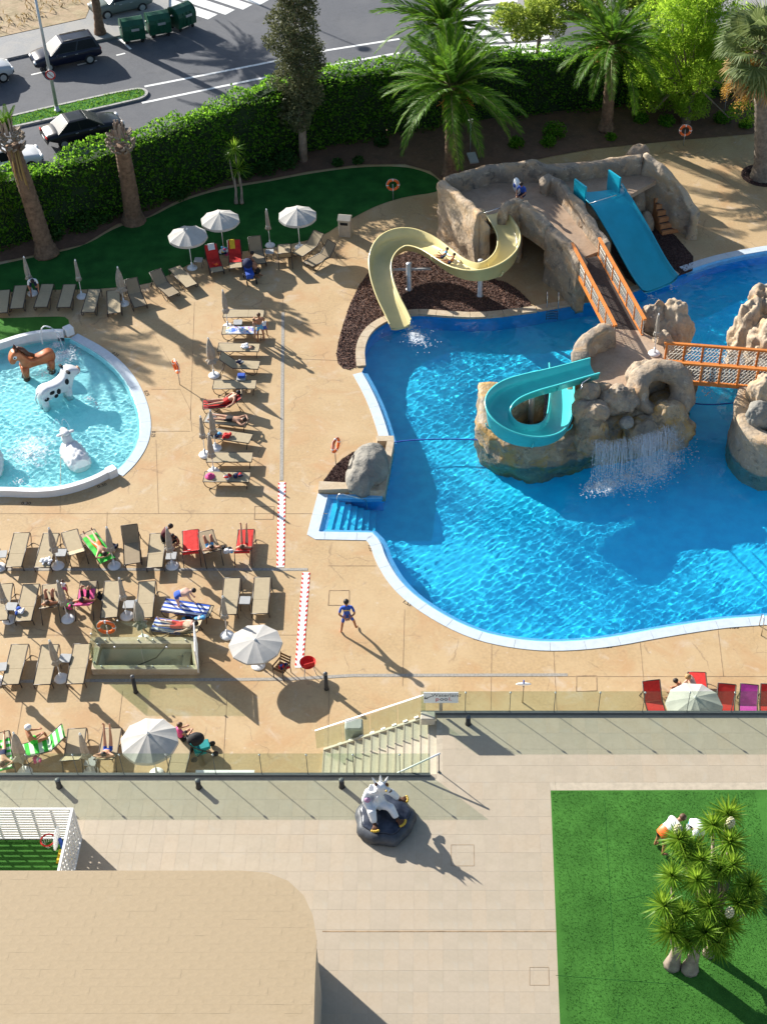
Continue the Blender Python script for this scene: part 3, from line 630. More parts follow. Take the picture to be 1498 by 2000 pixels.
for k in range(9):
    x1 = pit3[1].x - .05 - .27 * k; z1 = -.16 - .2 * k
    MB().box((x1 - .14, (pit3[0].y + pit3[2].y) / 2, z1 - .4), (.28, abs(pit3[0].y - pit3[2].y) - .03, .8)).build('step', mt['stair'], sw, W=True)
mid = [a.lerp(b, .55) for a, b in zip(q, pit3)]
for i in (0, 2, 3):
    a, b = mid[i], mid[(i+1) % 4]; nseg = 2 if i != 3 else 1
    for s in range(nseg):
        p0, p1 = a.lerp(b, s / nseg + .004), a.lerp(b, (s+1) / nseg - .004)
        MB().bar(p0 + Vector((0, 0, zc + .55)), p1 + Vector((0, 0, zc + .55)), .016, 1.1).build('glass_panel', mt['glass'], sw, W=True)
        for tt in (.15, .5, .85):
            p = p0.lerp(p1, tt); MB().lathe([(.03, -.03), (.035, 0), (.03, .03)], 8, p + Vector((0, 0, zc + (1.12 if tt == .5 else .04)))).build('clamp', mt['galv'], sw, W=True)
MB().tube([mid[0] + Vector((.3, -.4, -1.3)), mid[0] + Vector((2.2, -.4, -.2)), mid[1] + Vector((-.9, -.4, .55))], .025).build('handrail', mt['char'], sw, W=True)
p0 = P(388, 1314, zc); p1 = P(386, 1258, zc); gt = thing('gate', 'tall white gate panel closing the end of the glass stairwell', 'gate', p0)
for k in range(3): pass
d = (p1 - p0); dn = d.normalized()
for t0, t1, z0, z1 in ((0, 1, 0, .1), (0, 1, 1.12, 1.22), (0, .07, .102, 1.118), (.93, 1, .102, 1.118), (.46, .54, .102, 1.118)):
    a = p0 + d * t0; b = p0 + d * t1; MB().bar(a + Vector((0, 0, (z0+z1)/2)), b + Vector((0, 0, (z0+z1)/2)), .035, z1 - z0).build('frame', mt['whitep'], gt, W=True)
for k in range(16):
    for (u0, u1) in ((.07, .46), (.54, .93)):
        zz = .14 + k * .062; a = p0 + d * u0; b = p0 + d * u1; MB().bar(a + Vector((0, 0, zz)), b + Vector((0, 0, zz)), .03, .040).build('slat', mt['whitep'], gt, W=True)

# building with the rounded tiled roof
rb = thing('roof_building', 'beige building with a rounded corner and flat tiled roof', 'building', (ROOF[5][0] - 3, ROOF[5][1] - 3, TZ))
cen = Vector((-9, 17))
MB().prism(ROOF, TZ - .002, ROOFZ - .06).build('wall', mt['roofwall'], rb, W=True)
MB().prism(offset(ROOF, -.03 if area(ROOF) > 0 else .03, True), ROOFZ - .058, ROOFZ - .0015).build('roof', mt['roof'], rb, W=True)
roofo = rb.children[-1]; rt = [MB().box((0, 0, -.008), (.4785, .2535, .016), M=Matrix.Rotation(a, 3, 'X') @ Matrix.Rotation(b_, 3, 'Y')).mesh('roof_tile', mt['roof']) for a, b_ in ((.003, 0), (-.0015, .002), (.002, -.002), (.004, .001))]
o0 = wloc(roofo); y = ROOF[0][1] - .14; row = 0; cnt = 0; rr = MB()
while y > 18.6:
    x = -12.9 + (.24 if row % 2 else 0)
    while x < ROOF[6][0] + .2:
        pts = np.array([[x - .23, y - .12], [x + .23, y - .12], [x + .23, y + .12], [x - .23, y + .12]])
        if inpoly(pts[:, 0], pts[:, 1], ROOF).all() and uvis(x, y, ROOFZ)[1] < 2012 and uvis(x, y, ROOFZ)[0] > -20:
            l = (x - o0.x, y - o0.y, ROOFZ + random.uniform(-.0015, .0015) - o0.z); cnt += 1
            if cnt <= 300: obj('roof_tile', random.choice(rt), roofo, loc=l)
            else: rr.box(Vector(l) - Vector((0, 0, .008)), (.4785, .2535, .016))
        x += .48
    y -= .255; row += 1
if rr.v: rr.build('roof_tile_field', mt['roof'], roofo, kind='stuff')

# ------------------------------------------------------------------ roads
def gp_(l, z): return P2(l, z)
MB().sheet(P2([(-300, 520), (-300, -140), (1900, -140), (1900, 180), (1250, 160), (1000, 190), (700, 225), (430, 285), (200, 355), (60, 405)]), -.04).build('road', mt['asphalt'], kind='structure')
road = bpy.data.objects['road']
def stripe(l, wd, z=-.034):
    pts = PL(l, z); mb = MB()
    for a, b in zip(pts, pts[1:]): mb.bar(a, b, wd, .004)
    mb.build('road_marking', mt['paint'], road)
stripe([(278, 201), (499, 155), (640, 128), (780, 103)], .22); stripe([(283, 169), (499, 127), (640, 98), (780, 76)], .22)
for k, (u, v) in enumerate(((416, 33), (450, 24), (484, 14), (516, 5))): stripe([(u, v), (u - 90, v - 30)], .95)
for k in range(9): stripe([(893 + k * 3, 6 + k * 15), (1075, -4 + k * 15)], .75)
for l in ([(62, 146), (92, 139)], [(152, 127), (190, 118)], [(228, 108), (245, 104)], [(0, 160), (18, 156)], [(232, 73), (256, 96)]): stripe(l, .16)
MED = smooth(P2([(-200, 282), (0, 232), (120, 204), (262, 173), (284, 174), (292, 182), (284, 192), (265, 198), (62, 243), (0, 256), (-200, 304)]), 2, True)
md = thing('median_kerb', 'stone kerb around the narrow grass median in the street', 'kerb', P(140, 215, -.04))
MB().prism(MED, -.05, .08, holes=(offset(MED, .18 if area(MED) > 0 else -.18, True),)).build('kerb_ring', mt['kerb'], md, W=True)
inn = offset(MED, .17 if area(MED) > 0 else -.17, True)
MB().sheet(inn, .05).build('median_lawn', mt['turf'], kind='structure')
mx = [p[0] for p in inn]; my = [p[1] for p in inn]; gpp = np.stack([rng.uniform(-33, max(mx), 9000), rng.uniform(min(my), max(my), 9000), np.full(9000, .11)], 1); gpp = gpp[inpoly(gpp[:, 0], gpp[:, 1], inn)]
tag(obj('grass', npmesh('grass', leaves(gpp, .16, .25, -1.2), len(gpp), mt['grass']), None, 'stuff'), 'bright short grass on the street median', 'grass')
SIDE = [(-200, 160), (0, 117), (64, 103), (160, 84), (245, 67), (300, 56), (330, 40), (330, -60), (210, -60), (168, 36), (0, 73), (-200, 115)]
MB().prism(P2(SIDE, .1), -.05, .1).build('pavement', mt['pave'], kind='structure')
MB().sheet(P2([(-400, 180), (-200, 113), (0, 72), (168, 35), (205, -60), (205, -200), (-400, -200)], .1), .106).build('vacant_lot', mt['lot'], kind='structure')
n = 9000; g = np.stack([rng.uniform(-50, -18, n), rng.uniform(88, 118, n)], 1); keep = inpoly(g[:, 0], g[:, 1], P2([(-300, 140), (-200, 110), (0, 69), (165, 33), (200, -60), (-300, -120)], .1)); g = g[keep]
hh = np.array([noise.noise(Vector((a * .35, b * .35, 0))) for a, b in g]); g = g[hh > -.12]; g3 = np.concatenate([g, np.full((len(g), 1), .25)], 1)
tag(obj('dry_grass', npmesh('dry_grass', leaves(g3, .42, .18, -1.6), len(g), mt['drygrass']), None, 'stuff'), 'tall dry grass growing on the vacant lot', 'grass')
MB().prism(P2([(1010, 40), (1240, 30), (1500, 20), (1900, 10), (1900, -60), (1010, -60)], .1), -.05, .1).build('pavement', mt['pave'], kind='structure')
# ------------------------------------------------------------------ rock tower with ramp
def px3(l): return [P(u, v, z) for u, v, z in l]
def rw(parent, l, zb, th, m, seed, name='rock_wall', amp=.13, step=.22, W=True):
    p = px3(l); mb = MB(); rockwall(mb, [(q.x, q.y) for q in p], zb, [q.z for q in p], th, amp, seed=seed, step=step); return receive(mb.build(name, m, parent, W=W))
tw_ = thing('rock_tower', 'sculpted concrete rock platform carrying the water slides', 'rock structure', P(1050, 480))
rw(tw_, [(862, 352, 3.5), (900, 383, 3.55), (940, 418, 3.5)], -.02, .5, mt['rockp'], 1)
rw(tw_, [(868, 347, 3.45), (915, 333, 3.5), (965, 322, 3.5), (1045, 314, 3.6), (1085, 325, 3.3), (1130, 321, 3.35), (1180, 313, 3.4), (1252, 302, 3.6)], -.02, .45, mt['rock'], 2)
rw(tw_, [(938, 420, 3.5), (952, 436, 2.9)], -.02, .5, mt['rockp'], 3)
rw(tw_, [(952, 440, 1.95), (985, 430, 1.95)], 1.55, .5, mt['rock'], 4)
rw(tw_, [(982, 410, 3.3), (984, 396, 3.5), (1006, 387, 3.55), (1024, 393, 3.5)], -.02, .5, mt['rock'], 5)
rw(tw_, [(1022, 392, 3.5), (1050, 416, 3.3), (1076, 441, 3.15)], 1.75, .5, mt['rock'], 6)
rw(tw_, [(1074, 440, 3.15), (1098, 462, 3.05), (1120, 483, 2.95), (1140, 512, 2.8)], -.3, .55, mt['rock'], 7)
rw(tw_, [(1062, 352, 3.3), (1072, 342, 3.4), (1095, 352, 3.35), (1120, 385, 3.15), (1150, 425, 2.95), (1186, 474, 2.75)], -.02, .42, mt['rock'], 8)
rw(tw_, [(1258, 300, 3.65), (1290, 322, 3.4), (1322, 350, 2.9), (1342, 380, 2.2), (1355, 408, 1.5), (1354, 430, 1.2)], -.02, .45, mt['rockp'], 9, amp=.2)
def floor_(l, th=.25, m='ramp', name='floor'):
    p = px3(l); n = len(p); MB().add([q for q in p] + [q - Vector((0, 0, th)) for q in p], [tuple(range(n))[::-1], tuple(range(n, 2 * n))] + [(i, (i+1) % n, n + (i+1) % n, n + i) for i in range(n)]).build(name, mt[m], tw_, W=True)
def orient(l): return l
floor_([(872, 352, 2.5), (1045, 322, 2.5), (1075, 345, 2.5), (1005, 400, 2.5), (985, 412, 2.5), (950, 432, 2.5)][::-1])
floor_([(1005, 400, 2.5), (1075, 345, 2.5), (1190, 482, 1.93), (1126, 508, 1.93)][::-1])
floor_([(1075, 345, 2.52), (1045, 322, 2.52), (1250, 308, 2.52), (1282, 352, 2.52), (1216, 388, 2.52), (1138, 400, 2.52)])
for k, (u, v, r) in enumerate(((1228, 372, (.8, .8, 2.5)), (1238, 398, (.6, .6, 1.9)), (1258, 412, (.5, .5, 1.0)), (1240, 335, (1.0, .6, 2.7)))):
    c = P(u, v + 35); receive(MB().icos((c.x, c.y, .1), r, 4, .17, .9, 11 + k, flat=0).build('boulder', mt['rock'], tw_, W=True))
b = P(1311, 446, .22); a = b + Vector((-.62, 1.78, 2.13))
for k in range(9):
    t = k / 8; p = a.lerp(b, t); d = Vector((b.x - a.x, b.y - a.y, 0)).normalized(); ang = math.atan2(d.y, d.x)
    st_ = MB().rbox((p.x, p.y, p.z / 2), (.34, 1.25, p.z), .05, M=Matrix.Rotation(ang, 3, 'Z')).build('step', mt['step'] if 'step' in mt else mt.setdefault('step', mat('terracotta_step', (.50, .22, .09), .8, .15, 3, .3, 15)), tw_, W=True)
    MB().box((p.x - d.x * .05, p.y - d.y * .05, p.z + .006), (.16, 1.2, .012), ang).build('tread_mat', mt['wood'], st_, W=True)

# ------------------------------------------------------------------ slides
def chute(path, wdt, hL, hR, n=6, flare=None):
    pts = [Vector(p) for p in smooth([tuple(p) for p in path], 3)]; rings = []; N = len(pts)
    for i, p in enumerate(pts):
        t = (pts[min(i+1, N-1)] - pts[max(i-1, 0)]).normalized(); s = Vector((t.y, -t.x, 0)).normalized(); u = s.cross(t); f = i / (N - 1)   # s points right of travel
        l = hL(f) if callable(hL) else hL; r = hR(f) if callable(hR) else hR; q = wdt / 2
        sec = [(-q-.07, l), (-q, l), (-q+.02, .3*l), (-q*.82, .09), (-q*.5, .02), (0, 0), (q*.5, .02), (q*.82, .09), (q-.02, .3*r), (q, r), (q+.07, r), (q+.07, r-.06), (q+.035, r-.06), (q*.9, -.02), (q*.5, -.1), (0, -.12), (-q*.5, -.1), (-q*.9, -.02), (-q-.035, l-.06), (-q-.07, l-.06)]
        rings.append([p + s * x + Vector((0, 0, 1)) * z for x, z in sec])
    K = len(rings[0]); fs = []
    for i in range(N - 1):
        for k in range(K): l = (k + 1) % K; fs.append((i*K+k, i*K+l, (i+1)*K+l, (i+1)*K+k))
    fs += [list(range(K)), list(range((N-1)*K, N*K))[::-1]]
    return MB().add([v for r in rings for v in r], fs, 0, True)
ys = [(962, 418, 2.52), (978, 442, 2.42), (994, 470, 2.3), (992, 505, 2.15), (966, 532, 2.0), (930, 541, 1.9), (893, 529, 1.76), (862, 506, 1.62), (833, 487, 1.46), (795, 478, 1.3), (762, 490, 1.15), (743, 516, 1.0), (743, 550, .82), (757, 590, .55), (773, 620, .3), (782, 640, .14)]
yp = px3(ys); t = thing('water_slide', 'yellow winding water slide running from the rock tower into the pool', 'slide', P(870, 560))
def bump_(f, a, b, h0, h1): return h1 if a < f < b else h0
sm_ = lambda f, c, wd: math.exp(-((f - c) / wd) ** 2)
ych = chute(yp, 1.02, lambda f: .38 + .42 * sm_(f, .27, .12), lambda f: .38 + .45 * sm_(f, .66, .13)); ych.build('chute', mt['yslide'], t, W=True)
for k, i in enumerate((4, 7, 11)):
    q = yp[i]; 
    d = (yp[i+1] - yp[i-1]).normalized(); s = Vector((d.y, -d.x, 0)).normalized()
    sec = MB()
    for a in range(9):
        an = math.pi * a / 8
    sec.tube([q + s * (.60 * math.cos(math.pi * a / 8)) + Vector((0, 0, .36 - .52 * math.sin(math.pi * a / 8))) for a in range(9)], .035, 6); sec.build('flange', mt['yslide'], t, W=True)
for (u, v, h) in ((799, 566, 1.55), (937, 578, 2.1)):
    c = P(u, v); po = MB().lathe([(.17, 0), (.17, .05), (.13, .06), (.13, h), (.12, h + .03)], 12, c).build('post', mt['galv'], t, W=True)
    MB().bar(c + Vector((-1.0, .5, h * .55)), c + Vector((1.1, .45, h * .62)), .1).build('cross_arm', mt['galv'], po, W=True)
    MB().bar(c + Vector((0, 0, h * .6)), c + Vector((.1, 1.0, h * .62)), .09).build('cross_arm', mt['galv'], po, W=True)
s0 = yp[0]; MB().tube([P(938, 418, 2.6), P(938, 418, 3.3), P(980, 405, 3.3), P(980, 405, 2.6)], .03).build('grab_bar', mt['steel'], t, W=True)

t = thing('wide_slide', 'wide straight turquoise slide going from the rock platform into the pool', 'slide', P(1240, 520))
wp = [P(1172, 373, 2.72), P(1182, 390, 2.7)]; e0, e1 = P(1182, 390, 2.7), P(1288, 562, .10)
for tt, z in ((.08, 2.62), (.25, 2.2), (.5, 1.45), (.72, .72), (.88, .3), (1.0, .14)): q = e0.lerp(e1, tt); wp.append(Vector((q.x, q.y, z)))
q = e1 + (e1 - e0).normalized() * .25
chute(wp, 2.2, .30, .30).build('chute', mt['tslide'], t, W=True)
for (u, v) in ((1141, 402), (1207, 384)):
    c = P(u, v, 2.55); dd = (e1 - e0); dd.z = 0; dd.normalize(); A = Matrix.Rotation(math.atan2(dd.y, dd.x), 3, 'Z')
    MB().rbox(c - dd * .45 + Vector((0, 0, .55)), (1.0, .09, 1.1), .03, M=A).build('side_panel', mt['tslide'], t, W=True)
MB().tube([P(1150, 398, 2.75), P(1150, 398, 3.25), P(1203, 381, 3.25), P(1203, 381, 2.75)], .02).build('grab_bar', mt['steel'], t, W=True)

t = thing('spiral_slide', 'aqua spiral slide coiling over the rocky island', 'slide', P(1040, 880))
ap = px3([(1160, 728, 3.02), (1124, 738, 2.95), (1080, 751, 2.86), (1032, 764, 2.74), (992, 781, 2.6), (970, 806, 2.45), (973, 832, 2.3), (997, 853, 2.15), (1034, 861, 2.0), (1070, 855, 1.86), (1090, 836, 1.7), (1095, 805, 1.5), (1097, 776, 1.25), (1096, 748, .9), (1094, 722, .45)])
chute(ap, 1.0, lambda f: .40, lambda f: .42 + .45 * sm_(f, .42, .18)).build('chute', mt['aslide'], t, W=True)
for i in (2, 4, 6, 8, 10):
    q = ap[i]; d = (ap[i+1] - ap[i-1]).normalized(); s = Vector((d.y, -d.x, 0)).normalized(); MB().tube([q + s * (.59 * math.cos(math.pi * k / 8)) + Vector((0, 0, .34 - .5 * math.sin(math.pi * k / 8))) for k in range(9)], .03, 6).build('flange', mt['aslide'], t, W=True)
c = P(1035, 838); MB().lathe([(.13, .0), (.13, 1.9), (.12, 1.93)], 12, c).build('post', mt['galv'], t, W=True)
MB().bar(c + Vector((0, 0, 1.6)), c + Vector((-.3, 1.3, 1.9)), .08).build('cross_arm', mt['galv'], t, W=True)
MB().tube([P(1134, 760, 2.6), P(1134, 760, 4.1), P(1137, 748, 4.12), P(1152, 738, 4.1), P(1152, 738, 3.5)], .025).build('grab_bar', mt['steel'], t, W=True)

# ------------------------------------------------------------------ rocky islands
isl = thing('rock_island', 'rocky island with boulders, arch and tan landing in the blue pool', 'rock island', P(1180, 850, -.1))
plat = P2([(1128, 712), (1160, 660), (1195, 642), (1252, 646), (1290, 668), (1306, 702), (1300, 740), (1250, 758), (1215, 790), (1160, 785), (1150, 745)], 2.2)
MB().prism(plat, -1.44, 2.2, 0, 1).build('landing', [mt['ramp'], mt['rock']], isl, W=True)
FR = [(955, 820, 1.7), (948, 850, 1.55), (955, 885, 1.4), (990, 908, 1.2), (1035, 916, 1.15), (1085, 908, 1.2), (1150, 888, 1.6), (1215, 876, 1.8), (1275, 855, 1.7), (1318, 822, 1.7), (1335, 785, 1.9)]
p = [P(u, v - 16, 0) for u, v, z in FR]; fz = [z for *_, z in FR]
mb = MB(); rockwall(mb, [(q.x, q.y) for q in smooth_ ] if False else [(q.x, q.y) for q in p], -1.44, fz, .9, .22, seed=21, step=.13); receive(mb.build('rock_wall', mt['rockw'], isl, W=True))
base = [(q.x, q.y) for q in p] + P2([(1330, 740), (1200, 720), (1110, 735), (1000, 770)], 0)
MB().prism(base, -1.44, -.2, 0).build('rock_floor', mt['mulch'], isl, W=True)  # dark colour stands in for the shade inside the slide's loop
rw(isl, [(962, 815, 1.9), (975, 790, 1.8), (1005, 772, 1.7), (1058, 757, 1.6)], -1.44, .5, mt['rock'], 27, amp=.15)
rw(isl, [(1126, 708, 2.7), (1138, 672, 3.05), (1160, 643, 3.3), (1178, 634, 3.35), (1198, 640, 3.05)], -1.4, .6, mt['rock'], 22, amp=.22)
def boulder(par, u, v, z, r, seed, m='rock', amp=.26, rot=0, ridge=.55, sub=5):
    c = P(u, v, z); return receive(MB().icos(c, r, sub, amp, 1.1, seed, M=Matrix.Rotation(rot, 3, 'Z'), ridge=ridge).build('boulder', mt[m], par, W=True))
boulder(isl, 1275, 628, 2.3, (.6, .55, 1.15), 31); boulder(isl, 1310, 655, 1.7, (.95, .85, 1.75), 32, 'rockp', .2)
boulder(isl, 1290, 700, 1.2, (.6, .5, 1.3), 38, 'rockp')
boulder(isl, 1148, 768, 2.55, (.55, .5, .6), 33, 'rock'); boulder(isl, 1152, 806, 2.15, (.78, .62, .62), 34, 'rock'); boulder(isl, 1208, 780, 2.35, (.85, .6, .62), 35, 'rock'); boulder(isl, 1176, 770, 2.2, (.5, .45, .6), 39, 'rock')
boulder(isl, 1150, 850, 1.2, (.8, .7, 1.0), 36, 'rockw'); boulder(isl, 1300, 835, .9, (1.15, .85, 1.1), 37, 'rockw', .25); boulder(isl, 1255, 850, .9, (1.0, .7, .85), 40, 'rockw', .25); boulder(isl, 1223, 826, 1.75, (.3, .28, .25), 41, 'rockg')
boulder(isl, 1255, 735, 2.35, (.75, .55, .75), 42, 'rock'); boulder(isl, 1330, 770, 1.6, (.5, .5, .8), 43, 'rock')
c = P(1290, 765, 2.15); vs = []; fs = []; NU, NV = 40, 20
ax = Matrix.Rotation(R(8), 3, 'Z') @ Matrix.Rotation(R(52), 3, 'X')
for i in range(NU):
    a = 2 * math.pi * i / NU
    for j in range(NV):
        b = 2 * math.pi * j / NV; rr = 1.0 + (.46 + .1 * math.sin(a)) * math.cos(b); q = Vector((rr * math.cos(a) * 1.05, rr * math.sin(a) * .95, .62 * math.sin(b)))
        k = noise.noise(q * 1.1 + Vector((50, 0, 0))) + .5 * noise.noise(q * 2.6 + Vector((20, 3, 0))); q = q + Vector((math.cos(a) * math.cos(b), math.sin(a) * math.cos(b), math.sin(b))) * k * .22
        vs.append(c + ax @ q)
for i in range(NU):
    for j in range(NV): fs.append((i*NV+j, ((i+1) % NU)*NV+j, ((i+1) % NU)*NV+(j+1) % NV, i*NV+(j+1) % NV))
receive(MB().add(vs, fs, 0, True).build('rock_arch', mt['rock'], isl, W=True))
ir = thing('rock_island', 'rocky islet at the far end of the orange rope bridge', 'rock island', P(1500, 800, -.1))
rw(ir, [(1520, 745, 2.2), (1462, 752, 2.2), (1452, 785, 2.1), (1457, 818, 1.9), (1475, 842, 1.8), (1500, 855, 1.8), (1560, 850, 1.8)], -1.44, .8, mt['rockp'], 51, amp=.08)
MB().prism(P2([(1462, 752), (1457, 818), (1500, 850), (1640, 850), (1640, 700), (1470, 700)], 0), -1.44, 1.7).build('rock_floor', mt['rockg'], ir, W=True)
boulder(ir, 1492, 775, 2.3, (.75, .7, 1.1), 52, 'rockp'); boulder(ir, 1480, 815, 1.9, (.6, .55, .7), 53, 'rockg')
boulder(ir, 1468, 668, 1.1, (1.15, .95, 2.2), 54, 'rockp', .22, .3, .5); boulder(ir, 1490, 625, 2.1, (.95, .9, 1.7), 55, 'rock', .25, 0, .5); boulder(ir, 1508, 690, 1.4, (1.2, .9, 1.9), 56, 'rockp', .22, 0, .5); boulder(ir, 1505, 590, 2.6, (.8, .7, .9), 57, 'rockg')

# ------------------------------------------------------------------ rope bridges
def bridge(label, a0, a1, b0, b1, h, npost, skew):
    t = thing('rope_bridge', label, 'bridge', (a0 + b1) / 2 - Vector((0, 0, h)))
    for (p, q) in ((a0, a1), (b0, b1)):
        MB().bar(p - (q - p).normalized() * .1, q + (q - p).normalized() * .1, .13, .10).build('top_rail', mt['orange'], t, W=True)
        MB().bar(p - Vector((0, 0, h + .02)), q - Vector((0, 0, h + .02)), .10, .20).build('bottom_beam', mt['orange'], t, W=True)
        for k in range(npost):
            c = p.lerp(q, (k + .03) / (npost - 1) * .97); MB().bar(c - Vector((0, 0, h - .08)), c - Vector((0, 0, .05)), .085, .085).build('post', mt['orange'], t, W=True)
        mb = MB(); n = int((q - p).length / .16)
        for k in range(-4, n):
            for s in (0, 1):
                k0, k1 = (k, k + 4) if s == 0 else (k + 4, k)
                z0, z1 = h - .1, .08; f0, f1 = k0 / n, k1 / n
                if f0 == f1: continue
                def clip(fa, za, fb, zb_):
                    ca = min(max(fa, 0), 1); cb = min(max(fb, 0), 1)
                    L_ = lambda f: za + (zb_ - za) * (f - fa) / (fb - fa)
                    return (ca, L_(ca)), (cb, L_(cb))
                (fa, za), (fb, zb_) = clip(f0, z0, f1, z1)
                if abs(fa - fb) < 1e-4: continue
                mb.tube([p.lerp(q, fa) - Vector((0, 0, za)), p.lerp(q, fb) - Vector((0, 0, zb_))], .014, 3, caps=False)
        for zz in (.3, .55): mb.tube([p - Vector((0, 0, zz)), q - Vector((0, 0, zz))], .014, 3)
        mb.build('rope_net', mt['net'], t, W=True)
    L_ = (a1 - a0).length; n = int(L_ / .2)
    for k in range(n):
        f = (k + .5) / n; c0, c1 = a0.lerp(a1, f), b0.lerp(b1, f); MB().bar(c0 - Vector((0, 0, h - .02)), c1 - Vector((0, 0, h - .02)), .185, .05).build('plank', mt['wood'], t, W=True)
    return t
bridge('orange railed rope bridge with dark planks joining tower and island', P(1118, 477, 2.95), P(1201, 634, 3.15), P(1171, 467, 2.95), P(1258, 622, 3.15), 1.0, 7, 0)
bridge('orange railed rope bridge with white netting joining the two rock islands', P(1298, 707, 3.15), P(1560, 727, 3.15), P(1301, 670, 3.15), P(1560, 690, 3.15), 1.0, 8, 0)

# ------------------------------------------------------------------ falling water, foam, ropes
def fall(label, l, n, spread, wd, seed):
    r = random.Random(seed); mb = MB(); pts = px3(l)
    for k in range(n):
        f = r.random() * (len(pts) - 1); i = min(int(f), len(pts) - 2); p = pts[i].lerp(pts[i+1], f - i) + Vector((r.gauss(0, .07), r.gauss(0, .05), r.uniform(-.2, .15))); out = spread * r.uniform(.25, 1.0) ** 1.3; x = r.gauss(0, .10)
        u0 = r.choice((0, 0, r.uniform(0, .7))); u1 = min(1, u0 + r.uniform(.25, 1.0)); path = []
        for s in range(7): u = u0 + (u1 - u0) * s / 6; path.append(Vector((p.x + x * u, p.y - out * u, p.z * (1 - u * u) - .05 * u)))
        w0 = wd * r.uniform(.35, 1.3); mb.tube(path, [w0 * q for q in (.3, .8, 1, 1, 1, .8, .3)], 4, caps=False)
    for k in range(n * 9):
        f = r.random() * (len(pts) - 1); i = min(int(f), len(pts) - 2); p = pts[i].lerp(pts[i+1], f - i); u = r.random() ** .6; o = spread * r.uniform(.2, 1.35); s = r.uniform(.006, .02)
        mb.ell((p.x + r.gauss(0, .13), p.y - o * u, p.z * (1 - u * u) + r.uniform(0, .12)), (s, s, s * r.uniform(1, 2.5)), 4, 3)
    return tag(mb.build('waterfall', mt['veil'], kind='stuff'), label, 'waterfall')
fall('thin curtain of falling water streaming off the island rocks', [(1160, 862, 1.5), (1200, 862, 1.6), (1250, 852, 1.6)], 260, 1.45, .0065, 1)
fall('white spray of falling water below the rock arch', [(1245, 852, 1.6), (1290, 840, 1.6), (1330, 805, 1.5)], 380, 1.6, .0065, 2)
fall('white water running down the pale islet rock behind the bridge', [(1432, 668, 1.3), (1445, 690, 1.2), (1455, 700, 1.0)], 70, .35, .012, 3)
def foam(label, spots, seed):
    r = random.Random(seed); mb = MB()
    for (u, v, rad, n) in spots:
        c = P(u, v, WZ)
        for k in range(n):
            a = r.uniform(0, 6.28); d = abs(r.gauss(0, .55)) * rad; s = r.uniform(.008, .035); mb.ell((c.x + d * math.cos(a), c.y + d * math.sin(a), WZ + r.uniform(.0, .10) * max(0, 1 - d / rad)), (s * r.uniform(.6, 1.6), s, s * .6), 5, 3)
    return tag(mb.build('foam', mt['foam'], kind='stuff'), label, 'foam')
foam('white splash where the yellow slide meets the water', [(810, 655, .55, 420), (800, 640, .35, 160), (828, 672, .7, 60)], 4)
foam('white churned water under the island waterfall', [(1165, 950, .6, 420), (1190, 945, .5, 300), (1225, 932, .7, 380), (1270, 922, .8, 420), (1310, 895, .8, 300), (1335, 875, 1.0, 160), (1250, 945, 1.3, 260), (1150, 955, .5, 160)], 5)
foam('churned white water beside the pale islet rock', [(1420, 700, .4, 160), (1380, 770, .7, 60), (1420, 735, .4, 60)], 6)
foam('small white splashes in the turquoise pool', [(130, 690, .7, 420), (110, 675, .5, 160), (90, 730, .5, 60), (190, 790, .3, 60), (175, 780, .25, 50), (60, 890, .9, 160), (40, 940, .5, 60)], 7)
foam('thin splash at the foot of the wide turquoise slide', [(1270, 580, .4, 50), (1310, 560, .4, 30)], 8)
def foamsheet(label, u, v, rx, ry, seed):
    c0 = P(u, v, WZ); n = 48; m = mt.get('foamsheet')
    if not m:
        m = veilmat('foam_sheet', (.9, .94, .96), .5); mt['foamsheet'] = m; t = m.node_tree; N = t.nodes; mx = [q for q in N if q.type == 'MIX_SHADER'][0]; tc = N.new('ShaderNodeTexCoord'); nz = N.new('ShaderNodeTexNoise'); nz.inputs['Scale'].default_value = 5.5; nz.inputs['Detail'].default_value = 9; nz.inputs['Roughness'].default_value = .72; nz.inputs['Distortion'].default_value = 1.0
        ln = N.new('ShaderNodeVectorMath'); ln.operation = 'LENGTH'; gr = N.new('ShaderNodeMapRange'); gr.inputs[1].default_value = .15; gr.inputs[2].default_value = 1.0; gr.inputs[3].default_value = .13; gr.inputs[4].default_value = -.16; ad = N.new('ShaderNodeMath'); ad.operation = 'ADD'; mr = N.new('ShaderNodeMapRange'); mr.inputs[1].default_value = .52; mr.inputs[2].default_value = .72; mr.inputs[4].default_value = .75
        oi = N.new('ShaderNodeObjectInfo'); va = N.new('ShaderNodeVectorMath'); va.operation = 'ADD'; sc2 = N.new('ShaderNodeMapping'); sc2.inputs['Scale'].default_value = (1, 1, 1)
        t.links.new(tc.outputs['Object'], va.inputs[0]); t.links.new(oi.outputs['Location'], va.inputs[1]); t.links.new(va.outputs[0], nz.inputs['Vector']); t.links.new(tc.outputs['UV'], ln.inputs[0]); t.links.new(ln.outputs['Value'], gr.inputs[0]); t.links.new(nz.outputs['Fac'], ad.inputs[0]); t.links.new(gr.outputs[0], ad.inputs[1]); t.links.new(ad.outputs[0], mr.inputs[0]); t.links.new(mr.outputs[0], mx.inputs[0])
    vs = [(0, 0, .03)] + [(rx * f * math.cos(2 * math.pi * k / n), ry * f * math.sin(2 * math.pi * k / n), .03) for f in (.5, 1) for k in range(n)]
    fs = [(0, 1 + k, 1 + (k + 1) % n) for k in range(n)] + [(1 + k, 1 + n + k, 1 + n + (k + 1) % n, 1 + (k + 1) % n) for k in range(n)]; me = MB().add(vs, fs).mesh('foam', m); uv = me.uv_layers.new(name='UVMap')
    for l in me.loops: q = me.vertices[l.vertex_index].co; uv.data[l.index].uv = (q.x / rx, q.y / ry)
    return tag(obj('foam', me, None, 'stuff', c0), label, 'foam')
